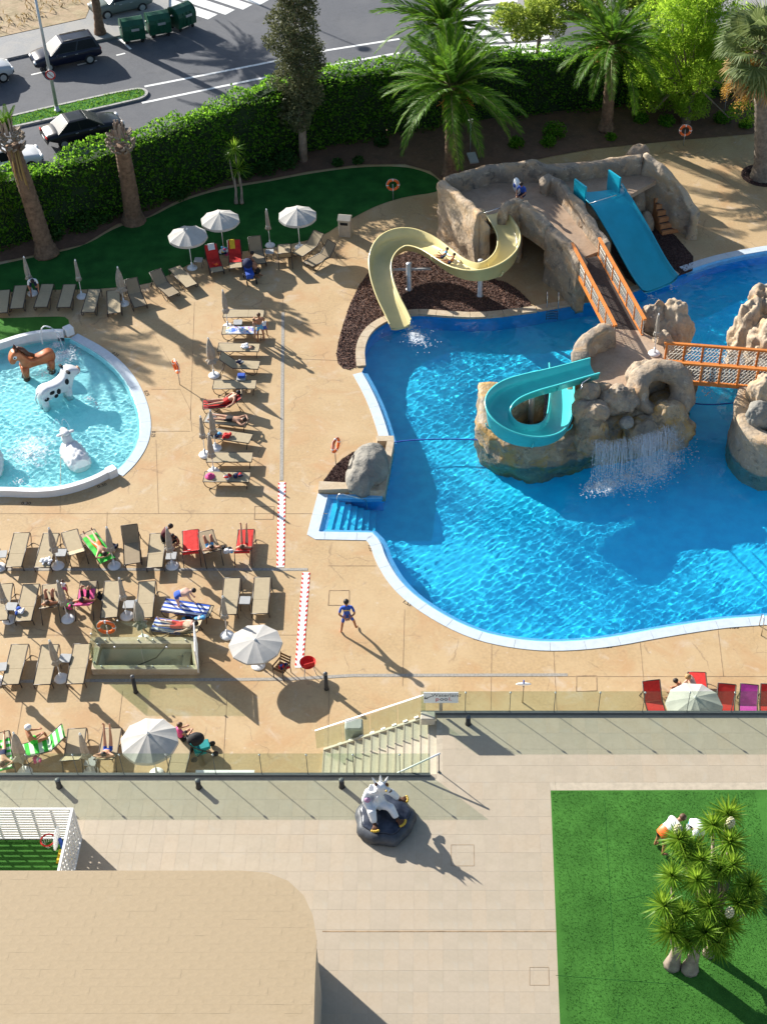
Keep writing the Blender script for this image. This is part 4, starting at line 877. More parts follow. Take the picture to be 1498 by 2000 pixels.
foamsheet('patch of thin white foam under the thin water curtain', 1190, 945, 1.5, 1.1, 1); foamsheet('patch of thin white foam under the rock arch spray', 1280, 915, 1.9, 1.5, 2); foamsheet('thin foam spreading from the yellow slide splash', 812, 660, 1.0, 1.0, 3); foamsheet('foamy water beside the horse figure', 120, 700, 1.5, 1.2, 4); foamsheet('foamy water in front of the sheep figure', 60, 880, 1.9, 2.4, 5)
for lab, l in (('thin blue float rope stretched from the planter to the island', [(768, 864), (800, 860), (860, 857), (937, 859)]), ('dark blue float rope between the two rock islands', [(1342, 786), (1370, 790), (1400, 790), (1452, 785)])):
    tag(MB().tube([P(u, v, WZ + .02) for u, v in smooth(l, 2)], .03, 6).build('float_rope', mt['blue']), lab, 'rope')

def ladder(lab, u, v, ang):
    t = thing('pool_ladder', lab, 'ladder', P(u, v), ang)
    for x in (-.28, .28): MB().tube([(x, .35, 0), (x, .35, .55), (x, .25, .8), (x, .05, .85), (x, -.12, .7), (x, -.16, .3), (x, -.18, -1.1)], .022).build('rail', mt['steel'], t)
    for k in range(4): receive(MB().box((0, -.18, -.2 - .25 * k), (.54, .12, .03)).build('rung', mt['steel'], t))
ladder('steel pool ladder at the stone edge below the tower', 1078, 600, 0)
ladder('steel pool ladder at the curved white edge across from the waterfall', 1497, 1228, math.pi)

# ------------------------------------------------------------------ painted animals standing in the shallow pool
def slab(poly, th, bev, y0=0.):
    bm = bmesh.new(); vs = [bm.verts.new((x, -th / 2 + y0, z)) for x, z in poly]; f = bm.faces.new(vs)
    g = bmesh.ops.extrude_face_region(bm, geom=[f]); up = [e for e in g['geom'] if isinstance(e, bmesh.types.BMVert)]; bmesh.ops.translate(bm, verts=up, vec=(0, th, 0))
    bmesh.ops.recalc_face_normals(bm, faces=bm.faces); bmesh.ops.bevel(bm, geom=[e for e in bm.edges if abs(e.verts[0].co.y - e.verts[1].co.y) < 1e-5], offset=bev, segments=3, affect='EDGES', profile=.5)
    bm.verts.index_update(); mb = MB().add([v.co.copy() for v in bm.verts], [[v.index for v in q.verts] for q in bm.faces], 0, True); bm.free(); return mb
hb = smooth([(-.98, .95), (-.98, 1.25), (-.75, 1.42), (-.3, 1.28), (.1, 1.22), (.3, 1.35), (.5, 1.7), (.72, 1.92), (.95, 1.85), (1.12, 1.5), (1.12, 1.3), (.92, 1.25), (.8, 1.42), (.68, 1.35), (.66, 1.0), (.5, .78), (0, .82), (-.5, .8), (-.8, .72)], 1, True)
def heading(u0, v0, u1, v1): a, b = P(u0, v0), P(u1, v1); return math.atan2(b.y - a.y, b.x - a.x)
t = thing('horse_figure', 'glossy brown toy horse figure standing in the turquoise pool', 'figure', P(76, 738, -.5), math.radians(208))
slab(hb, .52, .12).build('body', mt['horse'], t)
for x in (-.72, .5):
    for y in (-.15, .15): MB().tube([(x, y, .95), (x + .02, y, .55), (x + .04, y, .3)], [.2, .16, .14], 8).tube([(x + .04, y, .3), (x + .06, y, 0)], [.142, .17], 8, m=1).build('leg', [mt['horse'], mt['horsed']], t)
MB().tube([(-.05, 0, 1.3), (.22, 0, 1.47), (.42, 0, 1.8), (.64, 0, 1.99)], [.08, .12, .13, .08], 6).build('mane', mt['horsed'], t)
for y in (-.14, .14):
    MB().lathe([(.08, 0), (.07, .12), (0, .26)], 6, (.72, y, 1.88)).build('ear', mt['horsed'], t); e = MB().ell((.86, y * 1.9, 1.66), (.09, .04, .09)).build('eye', mt['whitep'], t); MB().ell((.88, y * 2.1, 1.66), (.04, .04, .05)).build('pupil', mt['black'], e)
cb = smooth([(-.85, .45), (-.88, 1.05), (-.6, 1.3), (-.1, 1.2), (.35, 1.3), (.5, 1.6), (.72, 1.68), (1.12, 1.45), (1.15, 1.25), (.85, 1.2), (.72, 1.0), (.6, .62), (.2, .68), (-.35, .68)], 1, True)
t = thing('cow_figure', 'white toy cow figure with black spots in the turquoise pool', 'figure', P(118, 790, -.5), math.radians(42))
slab(cb, .6, .14).build('body', mt['cow'], t); t.scale = (1.08,) * 3
for x in (-.68, .45):
    for y in (-.14, .14): MB().tube([(x, y, .9), (x, y, .4), (x, y, 0)], [.19, .15, .16], 8).build('leg', mt['cow'], t)
for y in (-.305, .305):
    for x, z, r1, r2 in ((-.35, 1.0, .13, .1), (-.05, .92, .1, .15), (-.2, .75, .1, .1), (.4, 1.2, .1, .16), (-.65, .8, .12, .1)): MB().ell((x, y, z), (r1, .02, r2), 10, 4).build('spot', mt['black'], t)
for y in (-.22, .22): MB().ell((.55, y * 1.3, 1.62), (.08, .16, .06)).build('ear', mt['black'], t); MB().ell((.85, y, 1.5), (.06, .03, .07)).build('eye', mt['black'], t)
MB().ell((1.16, 0, 1.34), (.06, .16, .12)).build('muzzle', mt['pink'] if False else mt['skin'], t); MB().tube([(-.86, 0, 1.1), (-1.0, .05, .8), (-.95, .05, .5)], .03).build('tail', mt['cow'], t)
def sheep(lab, u, v, ang):
    t = thing('sheep_figure', lab, 'figure', P(u, v, -.5) - Vector((0, 0, .2)), ang); t.scale = (1.2, 1.12, 1.0)
    fn = lambda a, z: 1 + .08 * math.sin(a * 9) * math.sin(z * 22)
    prof = [(.0, -.75), (.38, -.73), (.46, -.6), (.5, -.3), (.5, .1), (.46, .4), (.36, .6), (0, .64)]; mb = MB(); tmp = MB().lathe(prof, 40, fn=fn)
    big_ = []
    for i in range(len(prof) - 1):
        for k in range(4): f = k / 4; big_.append((prof[i][0] * (1 - f) + prof[i+1][0] * f, prof[i][1] * (1 - f) + prof[i+1][1] * f))
    tmp = MB().lathe(big_, 40, fn=fn); mb.add([(v[2], v[0] * .95, v[1] * 1.15 + .62) for v in tmp.v], tmp.f, 0, True); mb.build('fleece', mt['cow'], t)
    MB().tube([(.35, 0, .95), (.58, 0, 1.2), (.62, 0, 1.32)], [.24, .2, .2], 10).build('neck', mt['cow'], t)
    h = MB().ell((.74, 0, 1.36), (.27, .17, .17)).build('head', mt['cow'], t)
    for y in (-.24, .24): MB().ell((.62, y, 1.4), (.08, .13, .05)).build('ear', mt['cow'], h); MB().ell((.86, y * .6, 1.42), (.03, .02, .04)).build('eye', mt['black'], h)
    MB().ell((.55, 0, 1.5), (.18, .16, .1)).build('forelock', mt['cow'], h)
    for x in (-.5, .35):
        for y in (-.25, .25): MB().tube([(x, y, .4), (x, y, 0)], .1, 8).build('leg', mt['cow'], t)
sheep('white toy sheep figure lying low beside the spotted cow', 150, 905, math.radians(122)); sheep('white toy sheep figure in the foamy side of the turquoise pool', -12, 920, math.radians(100))
sp = thing('water_spout', 'white arched pipe pouring water into the turquoise pool', 'spout', P(86, 676))
b = P(84, 672); e = P(120, 668, .3); MB().tube(smooth([tuple(b), tuple(b + Vector((.05, 0, .8))), tuple(b + Vector((.25, .05, 1.05))), tuple(b + Vector((.55, .05, .95)))], 2), .035, 8).build('pipe', mt['whitep'], sp, W=True)
MB().tube(smooth([tuple(b + Vector((.55, .05, .95))), tuple(b + Vector((.8, 0, .75))), tuple(b + Vector((.95, -.1, .2))), tuple(b + Vector((1.0, -.15, -.05)))], 2), .03, 6).build('jet', mt['veil'], sp, W=True)
b = P(122, 838); jt = thing('water_jet', 'thin arching water jet above the sheep figure', 'water jet', b)
for s in (-1, 1): MB().tube(smooth([tuple(b + Vector((0, 0, -.05))), tuple(b + Vector((s * .08, 0, .5))), tuple(b + Vector((s * .2, 0, .62))), tuple(b + Vector((s * .33, 0, .3))), tuple(b + Vector((s * .38, 0, -.05)))], 2), .012, 5).build('stream', mt['veil'], jt, W=True)
# ------------------------------------------------------------------ vegetation
mt['hedge'] = leafmat('hedge_leaf', (.026, .115, .008), (.15, .33, .028), .55); mt['core'] = mat('hedge_core', (.012, .03, .008), .95, .3, 3)
mt['frond'] = leafmat('palm_leaflet', (.030, .105, .008), (.12, .26, .02), .35, .5); mt['rachis'] = mat('frond_stem', (.16, .17, .05), .6, .1, 4)
mt['olive'] = leafmat('grey_leaf', (.055, .070, .030), (.16, .17, .085), .2); mt['pepper'] = leafmat('pepper_leaf', (.13, .27, .015), (.30, .46, .05), .6)
mt['acacia'] = leafmat('acacia_leaf', (.12, .19, .02), (.30, .38, .07), .45); mt['fan'] = leafmat('fan_leaf', (.06, .10, .025), (.20, .25, .10), .3); mt['dryfan'] = leafmat('dry_leaf', (.22, .13, .05), (.42, .30, .12), .2)
mt['yucca'] = leafmat('yucca_leaf', (.07, .17, .012), (.24, .38, .04), .4, .4); mt['shrub'] = leafmat('shrub_leaf', (.015, .055, .012), (.05, .13, .025), .3); mt['seed'] = leafmat('seed', (.35, .20, .04), (.55, .36, .08), .2)

HP = [(-150, 505), (-40, 482), (110, 440), (250, 402), (330, 374), (430, 343), (540, 312), (640, 294), (760, 270), (900, 246), (1050, 230), (1250, 208), (1500, 190), (1650, 182)]
hp = [Vector((p.x, p.y)) for p in PL([(u, v + (20 if u < 450 else (8 if u < 560 else -2))) for u, v in HP])]
def hedge(label, i0, i1, hts, wd, dens, seed):
    path = resample([Vector((p.x, p.y, 0)) for p in hp[i0:i1+1]], .25); r = np.random.default_rng(seed); pts = []; nr = []; o = thing('hedge', label, 'hedge', path[len(path)//2])
    core = MB(); rings = []; kn_ = [hp[i0].x] if False else [q.x for q in hp[i0:i1+1]]
    for i, p in enumerate(path):
        t = (path[min(i+1, len(path)-1)] - path[max(i-1, 0)]).normalized(); nn = Vector((-t.y, t.x, 0)); hgt = float(np.interp(p.x, kn_, hts)); hz = hgt * (1 + .07 * noise.noise(Vector((i * .06, seed, 0))) + .05 * noise.noise(Vector((i * .25, seed, 0))))
        rings.append([p + nn * .35, p + nn * .3 + Vector((0, 0, hz * .9)), p + nn * (wd - .3) + Vector((0, 0, hz * .9)), p + nn * (wd - .35)])
        def put(n, f):
            for _ in range(n):
                q, nrm = f(r); k = .50 * noise.noise(Vector((q.x * .6, q.y * .6, q.z * .7))) + .26 * noise.noise(Vector((q.x * 1.9, q.y * 1.9, q.z * 1.9)))
                pts.append(q + nrm * (k + r.uniform(-.22, .06))); nr.append(nrm)
        a = (path[min(i+1, len(path)-1)] - p)
        put(int(dens * .25 * hgt), lambda r: (p + a * r.random() + Vector((0, 0, hz * (1 - (1 - r.random()) ** 1.0) )), -nn))
        put(int(dens * .25 * wd * 1.5), lambda r: (p + a * r.random() + nn * wd * r.random() + Vector((0, 0, hz)), Vector((0, 0, 1))))
        put(int(dens * .25 * hgt * .35), lambda r: (p + a * r.random() + nn * wd + Vector((0, 0, hz * r.random())), nn))
    K = 4; vs = [v for q in rings for v in q]; fs = [(i*K+k, (i+1)*K+k, (i+1)*K+k+1, i*K+k+1) for i in range(len(rings)-1) for k in range(3)]
    core.add(vs, fs).build('light_block_core', mt['core'], o, W=True)  # solid dark core added inside the leaves to block light
    pts = np.array([tuple(p) for p in pts]); nr = np.array([tuple(p) for p in nr]); l = wloc(o)
    obj('foliage', npmesh('foliage', leaves(pts, .17, .6, .1, .5, nr * .9 + r.normal(size=nr.shape) * .45) - np.array(tuple(l)), len(pts), mt['hedge']), o)
hedge('tall clipped green hedge between the street and the pool garden', 0, 8, [4.1, 4.1, 4.0, 3.9, 4.1, 4.4, 4.6, 4.6, 4.2], 1.3, 105, 1)
hedge('dark green hedge behind the palms and the slide tower', 8, 13, [4.3, 4.1, 3.9, 3.8, 3.8, 3.8], 1.5, 90, 2)

def frond_mesh(Ln, droop, nl, wl, seed, m=None, vee=.25):
    r = random.Random(seed); mb = MB(); pts = []
    for k in range(9): s = k / 8; pts.append(Vector((Ln * (s - .10 * droop * s ** 3), r.uniform(-.02, .02) * s, -droop * Ln * .42 * s ** 2.2)))
    mb.tube(pts, [.045 * (1 - .8 * k / 8) for k in range(9)], 4, m=1, caps=False)
    for k in range(nl):
        s = .13 + .86 * k / nl; f = s * 8; i = min(int(f), 7); p = pts[i].lerp(pts[i+1], f - i); tg = (pts[i+1] - pts[i]).normalized()
        ln = wl * math.sin(math.pi * min(1, .12 + s * .86)) ** .6 * r.uniform(.85, 1.1) + .05
        for sd in (-1, 1):
            side = Vector((0, sd, 0)); up = side.cross(tg) * sd * -1; up = Vector((-tg.z, 0, tg.x)); d = (side * .75 + tg * (.55 + .5 * s) + up * (vee + r.uniform(-.12, .12))).normalized()
            b = p + d * ln * .55 + Vector((0, 0, -.04 * ln)); e = p + d * ln + Vector((0, 0, -.22 * ln)); wv = tg * .032
            mb.add([p - wv * .5, p + wv * .5, b + wv, e, b - wv], [(0, 1, 2, 3, 4)])
    return mb.mesh('frond', [m or mt['frond'], mt['rachis']])
FM = [frond_mesh(3.6, d, 44, .62, k) for k, d in enumerate((.5, .75, 1.0, 1.3))]
def trunk(mb, base, top, r0, r1, rings=16, n=12, seed=0, bulge=0):
    r = random.Random(seed); pts = []; rs = []
    for k in range(rings * 2 + 1):
        f = k / (rings * 2); p = base.lerp(top, f); bend = math.sin(f * math.pi) * .06 * (top - base).length * .3; pts.append(p + Vector((bend * .4, 0, 0)))
        rs.append((r0 + (r1 - r0) * f) * (1.0 + (.07 if k % 2 else -.03)) * (1 + .45 * max(0, .12 - f) / .12) + r.uniform(-.01, .01))
    return mb.tube(pts, rs, n)
def date_palm(label, base, top, nf, sc_, seed, r0=.36, group=None, dead=0):
    r = random.Random(seed); o = thing('palm_tree', label, 'palm', base, 0, group); trunk(MB(), base, top, r0, r0 * .8, seed=seed).build('trunk', mt['bark'], o, W=True)
    hd = MB().lathe([(r0 * .8, -.5), (r0 * 1.35, -.1), (r0 * 1.25, .25), (r0 * .4, .5)], 12, top, fn=lambda a, z: 1 + .1 * math.sin(a * 6 + z * 12)).build('crown_shaft', mt['bark'], o, W=True)
    for k in range(nf):
        f = k / nf; el = 82 - 92 * f ** .95 + r.uniform(-7, 7); az = k * 137.5 + r.uniform(-12, 12); mi = min(3, int(f * 4 + r.uniform(-.3, .5))); mi = max(0, mi)
        c = obj('frond', FM[mi], o); c.location = top + Vector((0, 0, .2)) - base; c.rotation_euler = (R(r.uniform(-15, 15)), R(-el), R(az)); s = sc_ * r.uniform(.85, 1.08) * (.75 + .25 * min(1, f * 3)); c.scale = (s, s, s)
    if seed % 2 == 0:
        mb = MB()
        for k in range(7):
            a = r.uniform(0, 6.28); p = top + Vector((.4 * math.cos(a), .4 * math.sin(a), .1)); e = p + Vector((math.cos(a) * .6, math.sin(a) * .6, -.25))
            mb.tube([p, e], .03, 4)
            for q in range(10): mb.tube([e, e + Vector((r.gauss(0, .22), r.gauss(0, .22), -r.uniform(.15, .45)))], .018, 3)
        mb.build('date_cluster', mat('date_stalk', (.45, .20, .03), .7, .1, 5), o, W=True)
    return o
def vert(u, v, h): p = P(u, v); return p, p + Vector((0, 0, h))
date_palm('large date palm in front of the hedge with arching fronds and orange fruit stalks', *vert(880, 342, 5.0), 52, 1.2, 2, .38)
date_palm('tall date palm rising behind the hedge beside the zebra crossing', *vert(868, 240, 5.7), 46, 1.15, 3)
date_palm('date palm with brown trunk growing in the bed behind the slide tower', *vert(1182, 254, 5.0), 46, 1.08, 4)
date_palm('palm with bare trunk on the pavement beside the dark estate car', *vert(197, 68, 7.4), 40, .95, 5, .28)
_s = P(452, 108); date_palm('palm on the far pavement whose crown shades the street', Vector((_s.x - 9.6, _s.y + 8.9, 0)), Vector((_s.x - 9.6, _s.y + 8.9, 6.0)), 40, 1.0, 9)
date_palm('palm with tall trunk left of the paved lounger row', *vert(-150, 455, 5.6), 46, 1.0, 7)
def cut_palm(label, base, top, seed, green):
    r = random.Random(seed); o = thing('cut_palm', label, 'palm', base); trunk(MB(), base, top, .47, .35, 22, seed=seed).build('trunk', mt['bark'], o, W=True)
    mb = MB(); ax = (top - base).normalized()
    for k in range(90):
        f = r.random(); a = k * 2.4; rad = .36 + .22 * math.sin(min(1, f * 1.3) * math.pi * .8); c = top + ax * (f * 1.1 - .35) + Vector((math.cos(a), math.sin(a), 0)) * rad
        d = Vector((math.cos(a), math.sin(a), .9)).normalized(); mb.bar(c, c + d * r.uniform(.16, .28), .14, .07, up=Vector((math.cos(a), math.sin(a), -1)))
    mb.build('frond_base', mt['barkg'], o, W=True)
    mb = MB()
    for k in range(26):
        a = r.uniform(0, 6.28); c = top + ax * .6; mb.bar(c + Vector((math.cos(a) * .25, math.sin(a) * .25, 0)), c + Vector((math.cos(a) * r.uniform(.1, .35), math.sin(a) * r.uniform(.1, .35), r.uniform(.4, .95))), .09, .03)
    mb.build('cut_stalk', mt['barkw'], o, W=True)
    if green:
        for k in range(7):
            c = obj('frond', FM[0], o); c.location = top + Vector((0, 0, .7)) - base; c.rotation_euler = (0, R(-80 + r.uniform(-8, 8)), R(k * 51)); c.scale = (.38,) * 3
        mb = MB()
        for k in range(5): a = k * .5 - 1.5; mb.tube([top + Vector((.35 * math.cos(a), -.35, -.1)), top + Vector((.45 * math.cos(a) , -.55, -1.2)), top + Vector((.5 * math.cos(a) + .1, -.5, -2.6 - .3 * k))], [.05, .04, .01], 4)
        mb.build('dry_frond', mt['dryfan'], o, W=True)
cut_palm('cut back palm trunk with a few green shoots by the lawn', P(93, 498), P(24, 283, 6.0), 3, True)
cut_palm('topped palm trunk with a scaly swollen head by the lawn', P(262, 432), P(238, 285, 4.9), 5, False)

def blob_tree(label, name, base, h, clumps, n, size, m, bark, tr=.14, droop=.2, asp=.45, tw=None, cat='tree'):
    o = thing(name, label, cat, base); mb = MB(); top = base + Vector((0, 0, h * .6)); mb.tube([base, base.lerp(top, .5) + Vector((.08, 0, 0)), top], [tr * 1.3, tr, tr * .6], 8)
    tot = sum(c[1][0] * c[1][1] * c[1][2] for c in clumps) ** 1.0; P_ = []
    for c, rad in clumps:
        cc = base + Vector(c); mb.tube([base.lerp(top, min(1, .35 + .4 * random.random())), base.lerp(cc, .75) + Vector((0, 0, -.2)), cc], [tr * .3, tr * .16, .01], 5)
        k = int(n * (rad[0] * rad[1] * rad[2]) / tot); d = rng.normal(size=(k, 3)); d /= np.linalg.norm(d, axis=1)[:, None]; rr = rng.uniform(.35, 1, (k, 1)) ** .5
        q = d * rr * np.array(rad); nz = np.array([noise.noise(Vector(tuple(x)) * 1.5 + cc) for x in q]); q = q * (1 + .3 * nz[:, None]); q = q[nz > -.28]; P_.append(q + np.array(tuple(cc)))
    P_ = np.concatenate(P_); mb.build('trunk', bark, o, W=True); l = np.array(tuple(base))
    obj('crown', npmesh('crown', leaves(P_, size, asp, droop) - l, len(P_), m), o); return o
b = P(593, 314); cl = []
for k in range(16): z = 2.6 + k * .58; rad = (1.0 + .55 * math.sin(min(1, (k + 2) / 15) * math.pi * .85)) ; cl.append(((random.uniform(-.35, .35), random.uniform(-.3, .3), z), (rad * .82, rad * .82, .62)))
blob_tree('tall narrow grey-green tree standing in front of the hedge', 'columnar_tree', b, 10, cl, 26000, .17, mt['olive'], mt['barkw'], .2)
b = P(1338, 240); cl = []
for k in range(76): a = random.uniform(0, 6.28); d = random.uniform(.2, 3.6); z = random.uniform(.8, 8.6); d *= math.sin(min(1, max(.2, (10 - z) / 5)) * 1.5); cl.append(((d * math.cos(a), d * math.sin(a), z), (random.uniform(.7, 1.15), random.uniform(.7, 1.15), random.uniform(.6, 1.0))))
blob_tree('large light green weeping tree beside the slide tower bed', 'pepper_tree', b, 8.0, cl, 90000, .17, mt['pepper'], mt['barkg'], .25, .9, .32)
for lab, u, v, h, rx, sd in (('yellow-green street tree with an airy crown behind the hedge', 1048, 118, 4.8, 2.4, 1), ('spreading yellow-green tree over the pavement behind the right-hand palm', 1165, 95, 5.4, 3.2, 2), ('pale green tree at the street corner beyond the weeping tree', 1270, 70, 5.0, 2.2, 3)):
    b = P(u, v); random.seed(sd); cl = []
    for k in range(24): a = random.uniform(0, 6.28); d = random.uniform(.2, rx); cl.append(((d * math.cos(a), d * math.sin(a), h * .62 + random.uniform(-.6, 1.0)), (.85, .85, .5)))
    blob_tree(lab, 'street_tree', b, h, cl, 16000, .2, mt['acacia'], mt['barkg'], .12)
# fan palm
base, top = P(1490, 345), P(1484, 100, 7.8); o = thing('fan_palm', 'thick trunked fan palm with hanging yellow seed stalks in a mulch ring', 'palm', base)
trunk(MB(), base, top, .52, .36, 26, 14, 9).build('trunk', mt['barkg'], o, W=True)
def fan_mesh(seed, m):
    r = random.Random(seed); mb = MB(); mb.tube([(0, 0, 0), (.6, 0, .05), (1.15, 0, 0)], .025, 4, m=1, caps=False)
    for k in range(26):
        a = R(-115 + 230 * k / 25); ln = .95 * r.uniform(.85, 1.1); p = Vector((1.15, 0, 0)); d = Vector((math.cos(a), math.sin(a), -.05)); e = p + d * ln; e.z -= .32 * r.uniform(.6, 1.4); mid = p + d * ln * .6; s = Vector((-d.y, d.x, 0)) * .045
        mb.add([p, mid + s, e, mid - s], [(0, 1, 2, 3)])
    return mb.mesh('fan_leaf', [m, mt['rachis']])
FA = [fan_mesh(k, mt['fan']) for k in range(3)]; FD = fan_mesh(5, mt['dryfan'])
for k in range(46):
    f = k / 46; c = obj('fan_leaf', FA[k % 3] if f < .82 else FD, o); c.location = top - base + Vector((0, 0, .1 - .5 * max(0, f - .7))); c.rotation_euler = (R(random.uniform(-25, 25)), R(-(75 - 135 * f + random.uniform(-8, 8))), R(k * 137.5)); c.scale = (random.uniform(1.1, 1.4),) * 3
for k in range(7):
    a = random.uniform(2.6, 5.2); q = []; 
    for s in range(400):
        u = random.random(); q.append(top + Vector((math.cos(a) * (.5 + 1.1 * u) + random.gauss(0, .1), math.sin(a) * (.5 + 1.1 * u) + random.gauss(0, .1), -.3 - 2.2 * u ** 1.5 + random.gauss(0, .12))))
    q = np.array([tuple(x) for x in q]); obj('seed_stalk', npmesh('seed_stalk', leaves(q, .1, .5) - np.array(tuple(base)), len(q), mt['seed']), o, 'stuff')

# rosette plants (yuccas and dracaenas)
def rosette(n, ln, seed, m, wd=.05):
    r = random.Random(seed); mb = MB()
    for k in range(n):
        el = R(88 - 125 * (k / n) ** .9 + r.uniform(-8, 8)); az = k * 2.39996; d = Vector((math.cos(az) * math.cos(el), math.sin(az) * math.cos(el), math.sin(el))); s = Vector((-math.sin(az), math.cos(az), 0)) * wd * .5; l = ln * r.uniform(.8, 1.1); mid = d * l * .5; e = d * l - Vector((0, 0, .13 * l))
        up = d.cross(s).normalized() * .012; mb.add([-s * .7, mid - s - up, e, mid + s - up, s * .7], [(0, 1, 2), (0, 2, 4), (4, 2, 3)] if False else [(0, 1, 2, 3, 4)])
    return mb.mesh('leaf_rosette', m)
RS = [rosette(120, .92, k, mt['yucca'], .06) for k in range(4)]; RS2 = [rosette(60, .75, 10 + k, mt['yucca'], .05) for k in range(2)]
def yucca(label, z0, stems, heads, rad, rs, sc_=1.0, name='yucca'):
    c0 = P(*stems[0][:2], z0); o = thing(name, label, 'plant', c0)
    for (u, v, r0) in stems:
        p = P(u, v, z0); MB().tube([p, p + Vector((0, 0, .12)), p + Vector((.02, .01, .4)), p + Vector((.05, .03, .8)), p + Vector((.03, .1, 1.5))], [r0 * 1.25, r0 * 1.12, r0 * .85, r0 * .7, r0 * .5], 10).build('trunk', mt['barkw'], o, W=True)
    for k, (u, v, z, s) in enumerate(heads):
        h = P(u, v, z0 + z); near = min((P(a, b, z0) for a, b, _ in stems), key=lambda q: (q - h).length); MB().tube([near + Vector((.03, .05, .9)), near.lerp(h, .55) + Vector((0, 0, .25)), h - Vector((0, 0, .02))], [rad, rad * .8, rad * .6], 6).build('branch', mt['barkw'], o, W=True)
        c = obj('leaf_rosette', rs[k % len(rs)], o, loc=h - c0); c.rotation_euler = (R(random.uniform(-18, 18)), R(random.uniform(-18, 18)), random.uniform(0, 6)); c.scale = (s * sc_,) * 3
    return o
YH0 = [(1420, 1590, 3.4, .95), (1392, 1612, 3.2, .85), (1425, 1645, 3.1, .95), (1325, 1640, 3.1, .9), (1350, 1660, 2.9, .9), (1430, 1690, 2.9, .9), (1312, 1712, 2.6, .85), (1360, 1718, 2.8, 1.0), (1405, 1700, 2.7, .9), (1462, 1730, 2.5, .95), (1440, 1765, 2.3, .9), (1296, 1770, 2.2, .95), (1335, 1785, 2.1, .9), (1385, 1770, 2.3, .95), (1420, 1810, 1.9, .95), (1310, 1820, 1.7, 1.0), (1375, 1822, 1.8, 1.0), (1345, 1840, 1.5, .8), (1398, 1840, 1.6, .85), (1370, 1680, 3.0, .85), (1470, 1765, 2.2, .8)]
YH = [(u, v, z, s * .8) for u, v, z, s in YH0] + [(u + random.uniform(-22, 22), v + random.uniform(5, 25), max(1.3, z - random.uniform(.2, .7)), s * .7) for u, v, z, s in YH0[3::5]]
yu = yucca('large yucca clump with three pale trunks on the artificial lawn', TZ + .03, [(1312, 1885, .22), (1346, 1893, .23), (1384, 1862, .17)], YH, .08, RS)
for u, v, z in ((1322, 1628, 3.2), (1424, 1615, 3.4), (1422, 1790, 2.3)):
    p = P(u, v, TZ + z); mb = MB()
    for k in range(50): a = k * 2.4; f = k / 50; mb.ell(p + Vector((math.cos(a) * .11 * math.sin(.4 + f * 2.4), math.sin(a) * .11 * math.sin(.4 + f * 2.4), f * .42)), (.035, .035, .045), 5, 3)
    mb.build('flower_spike', mt.setdefault('flower', mat('flower', (.55, .52, .33), .8, .1, 9)), yu, W=True)
yucca('small two headed yucca at the edge of the bed behind the parasols', .03, [(462, 397, .1), (473, 397, .09)], [(458, 291, 3.2, 1.0), (466, 330, 2.1, 1.25), (448, 305, 2.6, .6)], .06, RS2)
yucca('leafy yucca growing against the hedge by the cut palm', .03, [(-5, 478, .12), (12, 474, .1)], [(2, 400, 2.3, 1.2), (-25, 395, 2.6, 1.2), (10, 360, 3.3, 1.1), (-10, 340, 3.8, 1.1), (15, 420, 1.6, 1.0)], .07, RS2)
for k, (u, v, s, lab) in enumerate(((1082, 265, .75, 'low bushy shrub in the bed left of the right-hand palm'), (1070, 283, .5, 'small shrub at the bed edge behind the tower wall'), (1250, 237, .5, 'small shrub in the bed right of the palm trunk'), (1300, 243, .55, 'small shrub under the weeping tree'), (1410, 238, .6, 'low shrub at the foot of the weeping tree'), (1455, 248, .45, 'small shrub beside the fan palm'), (1192, 272, .35, 'tiny plant below the palm trunk'), (1008, 285, .5, 'small shrub behind the left end of the tower wall'), (700, 318, .35, 'low plant at the lawn edge near the big palm'), (660, 322, .35, 'low plant at the lawn edge beside the narrow tree'), (745, 283, .45, 'small bright shrub in the bed below the hedge'), (480, 345, .6, 'low dark shrub beside the small yucca'), (560, 325, .8, 'dark bushy shrub at the foot of the narrow tree'), (520, 338, .7, 'dark low shrub left of the narrow tree'), (350, 385, .7, 'low green shrub beside the topped palm trunk'), (170, 445, .8, 'leafy shrub between the two cut palms'), (205, 430, .6, 'leafy shrub left of the topped palm trunk'), (110, 465, .5, 'small shrub beside the cut palm trunk'))):
    b = P(u, v, .03); o = thing('shrub', lab, 'shrub', b); n = int(900 * s); d = rng.normal(size=(n, 3)); d /= np.linalg.norm(d, axis=1)[:, None]; q = d * rng.uniform(.4, 1, (n, 1)) * np.array([s, s, s * .7]) + np.array([0, 0, s * .45]); q = q[q[:, 2] > 0]
    obj('foliage', npmesh('foliage', leaves(q, .16, .5), len(q), mt['shrub'] if u < 800 else mt['hedge']), o); MB().tube([(0, 0, 0), (0, 0, s * .5)], .03, 5).build('stem', mt['barkg'], o)

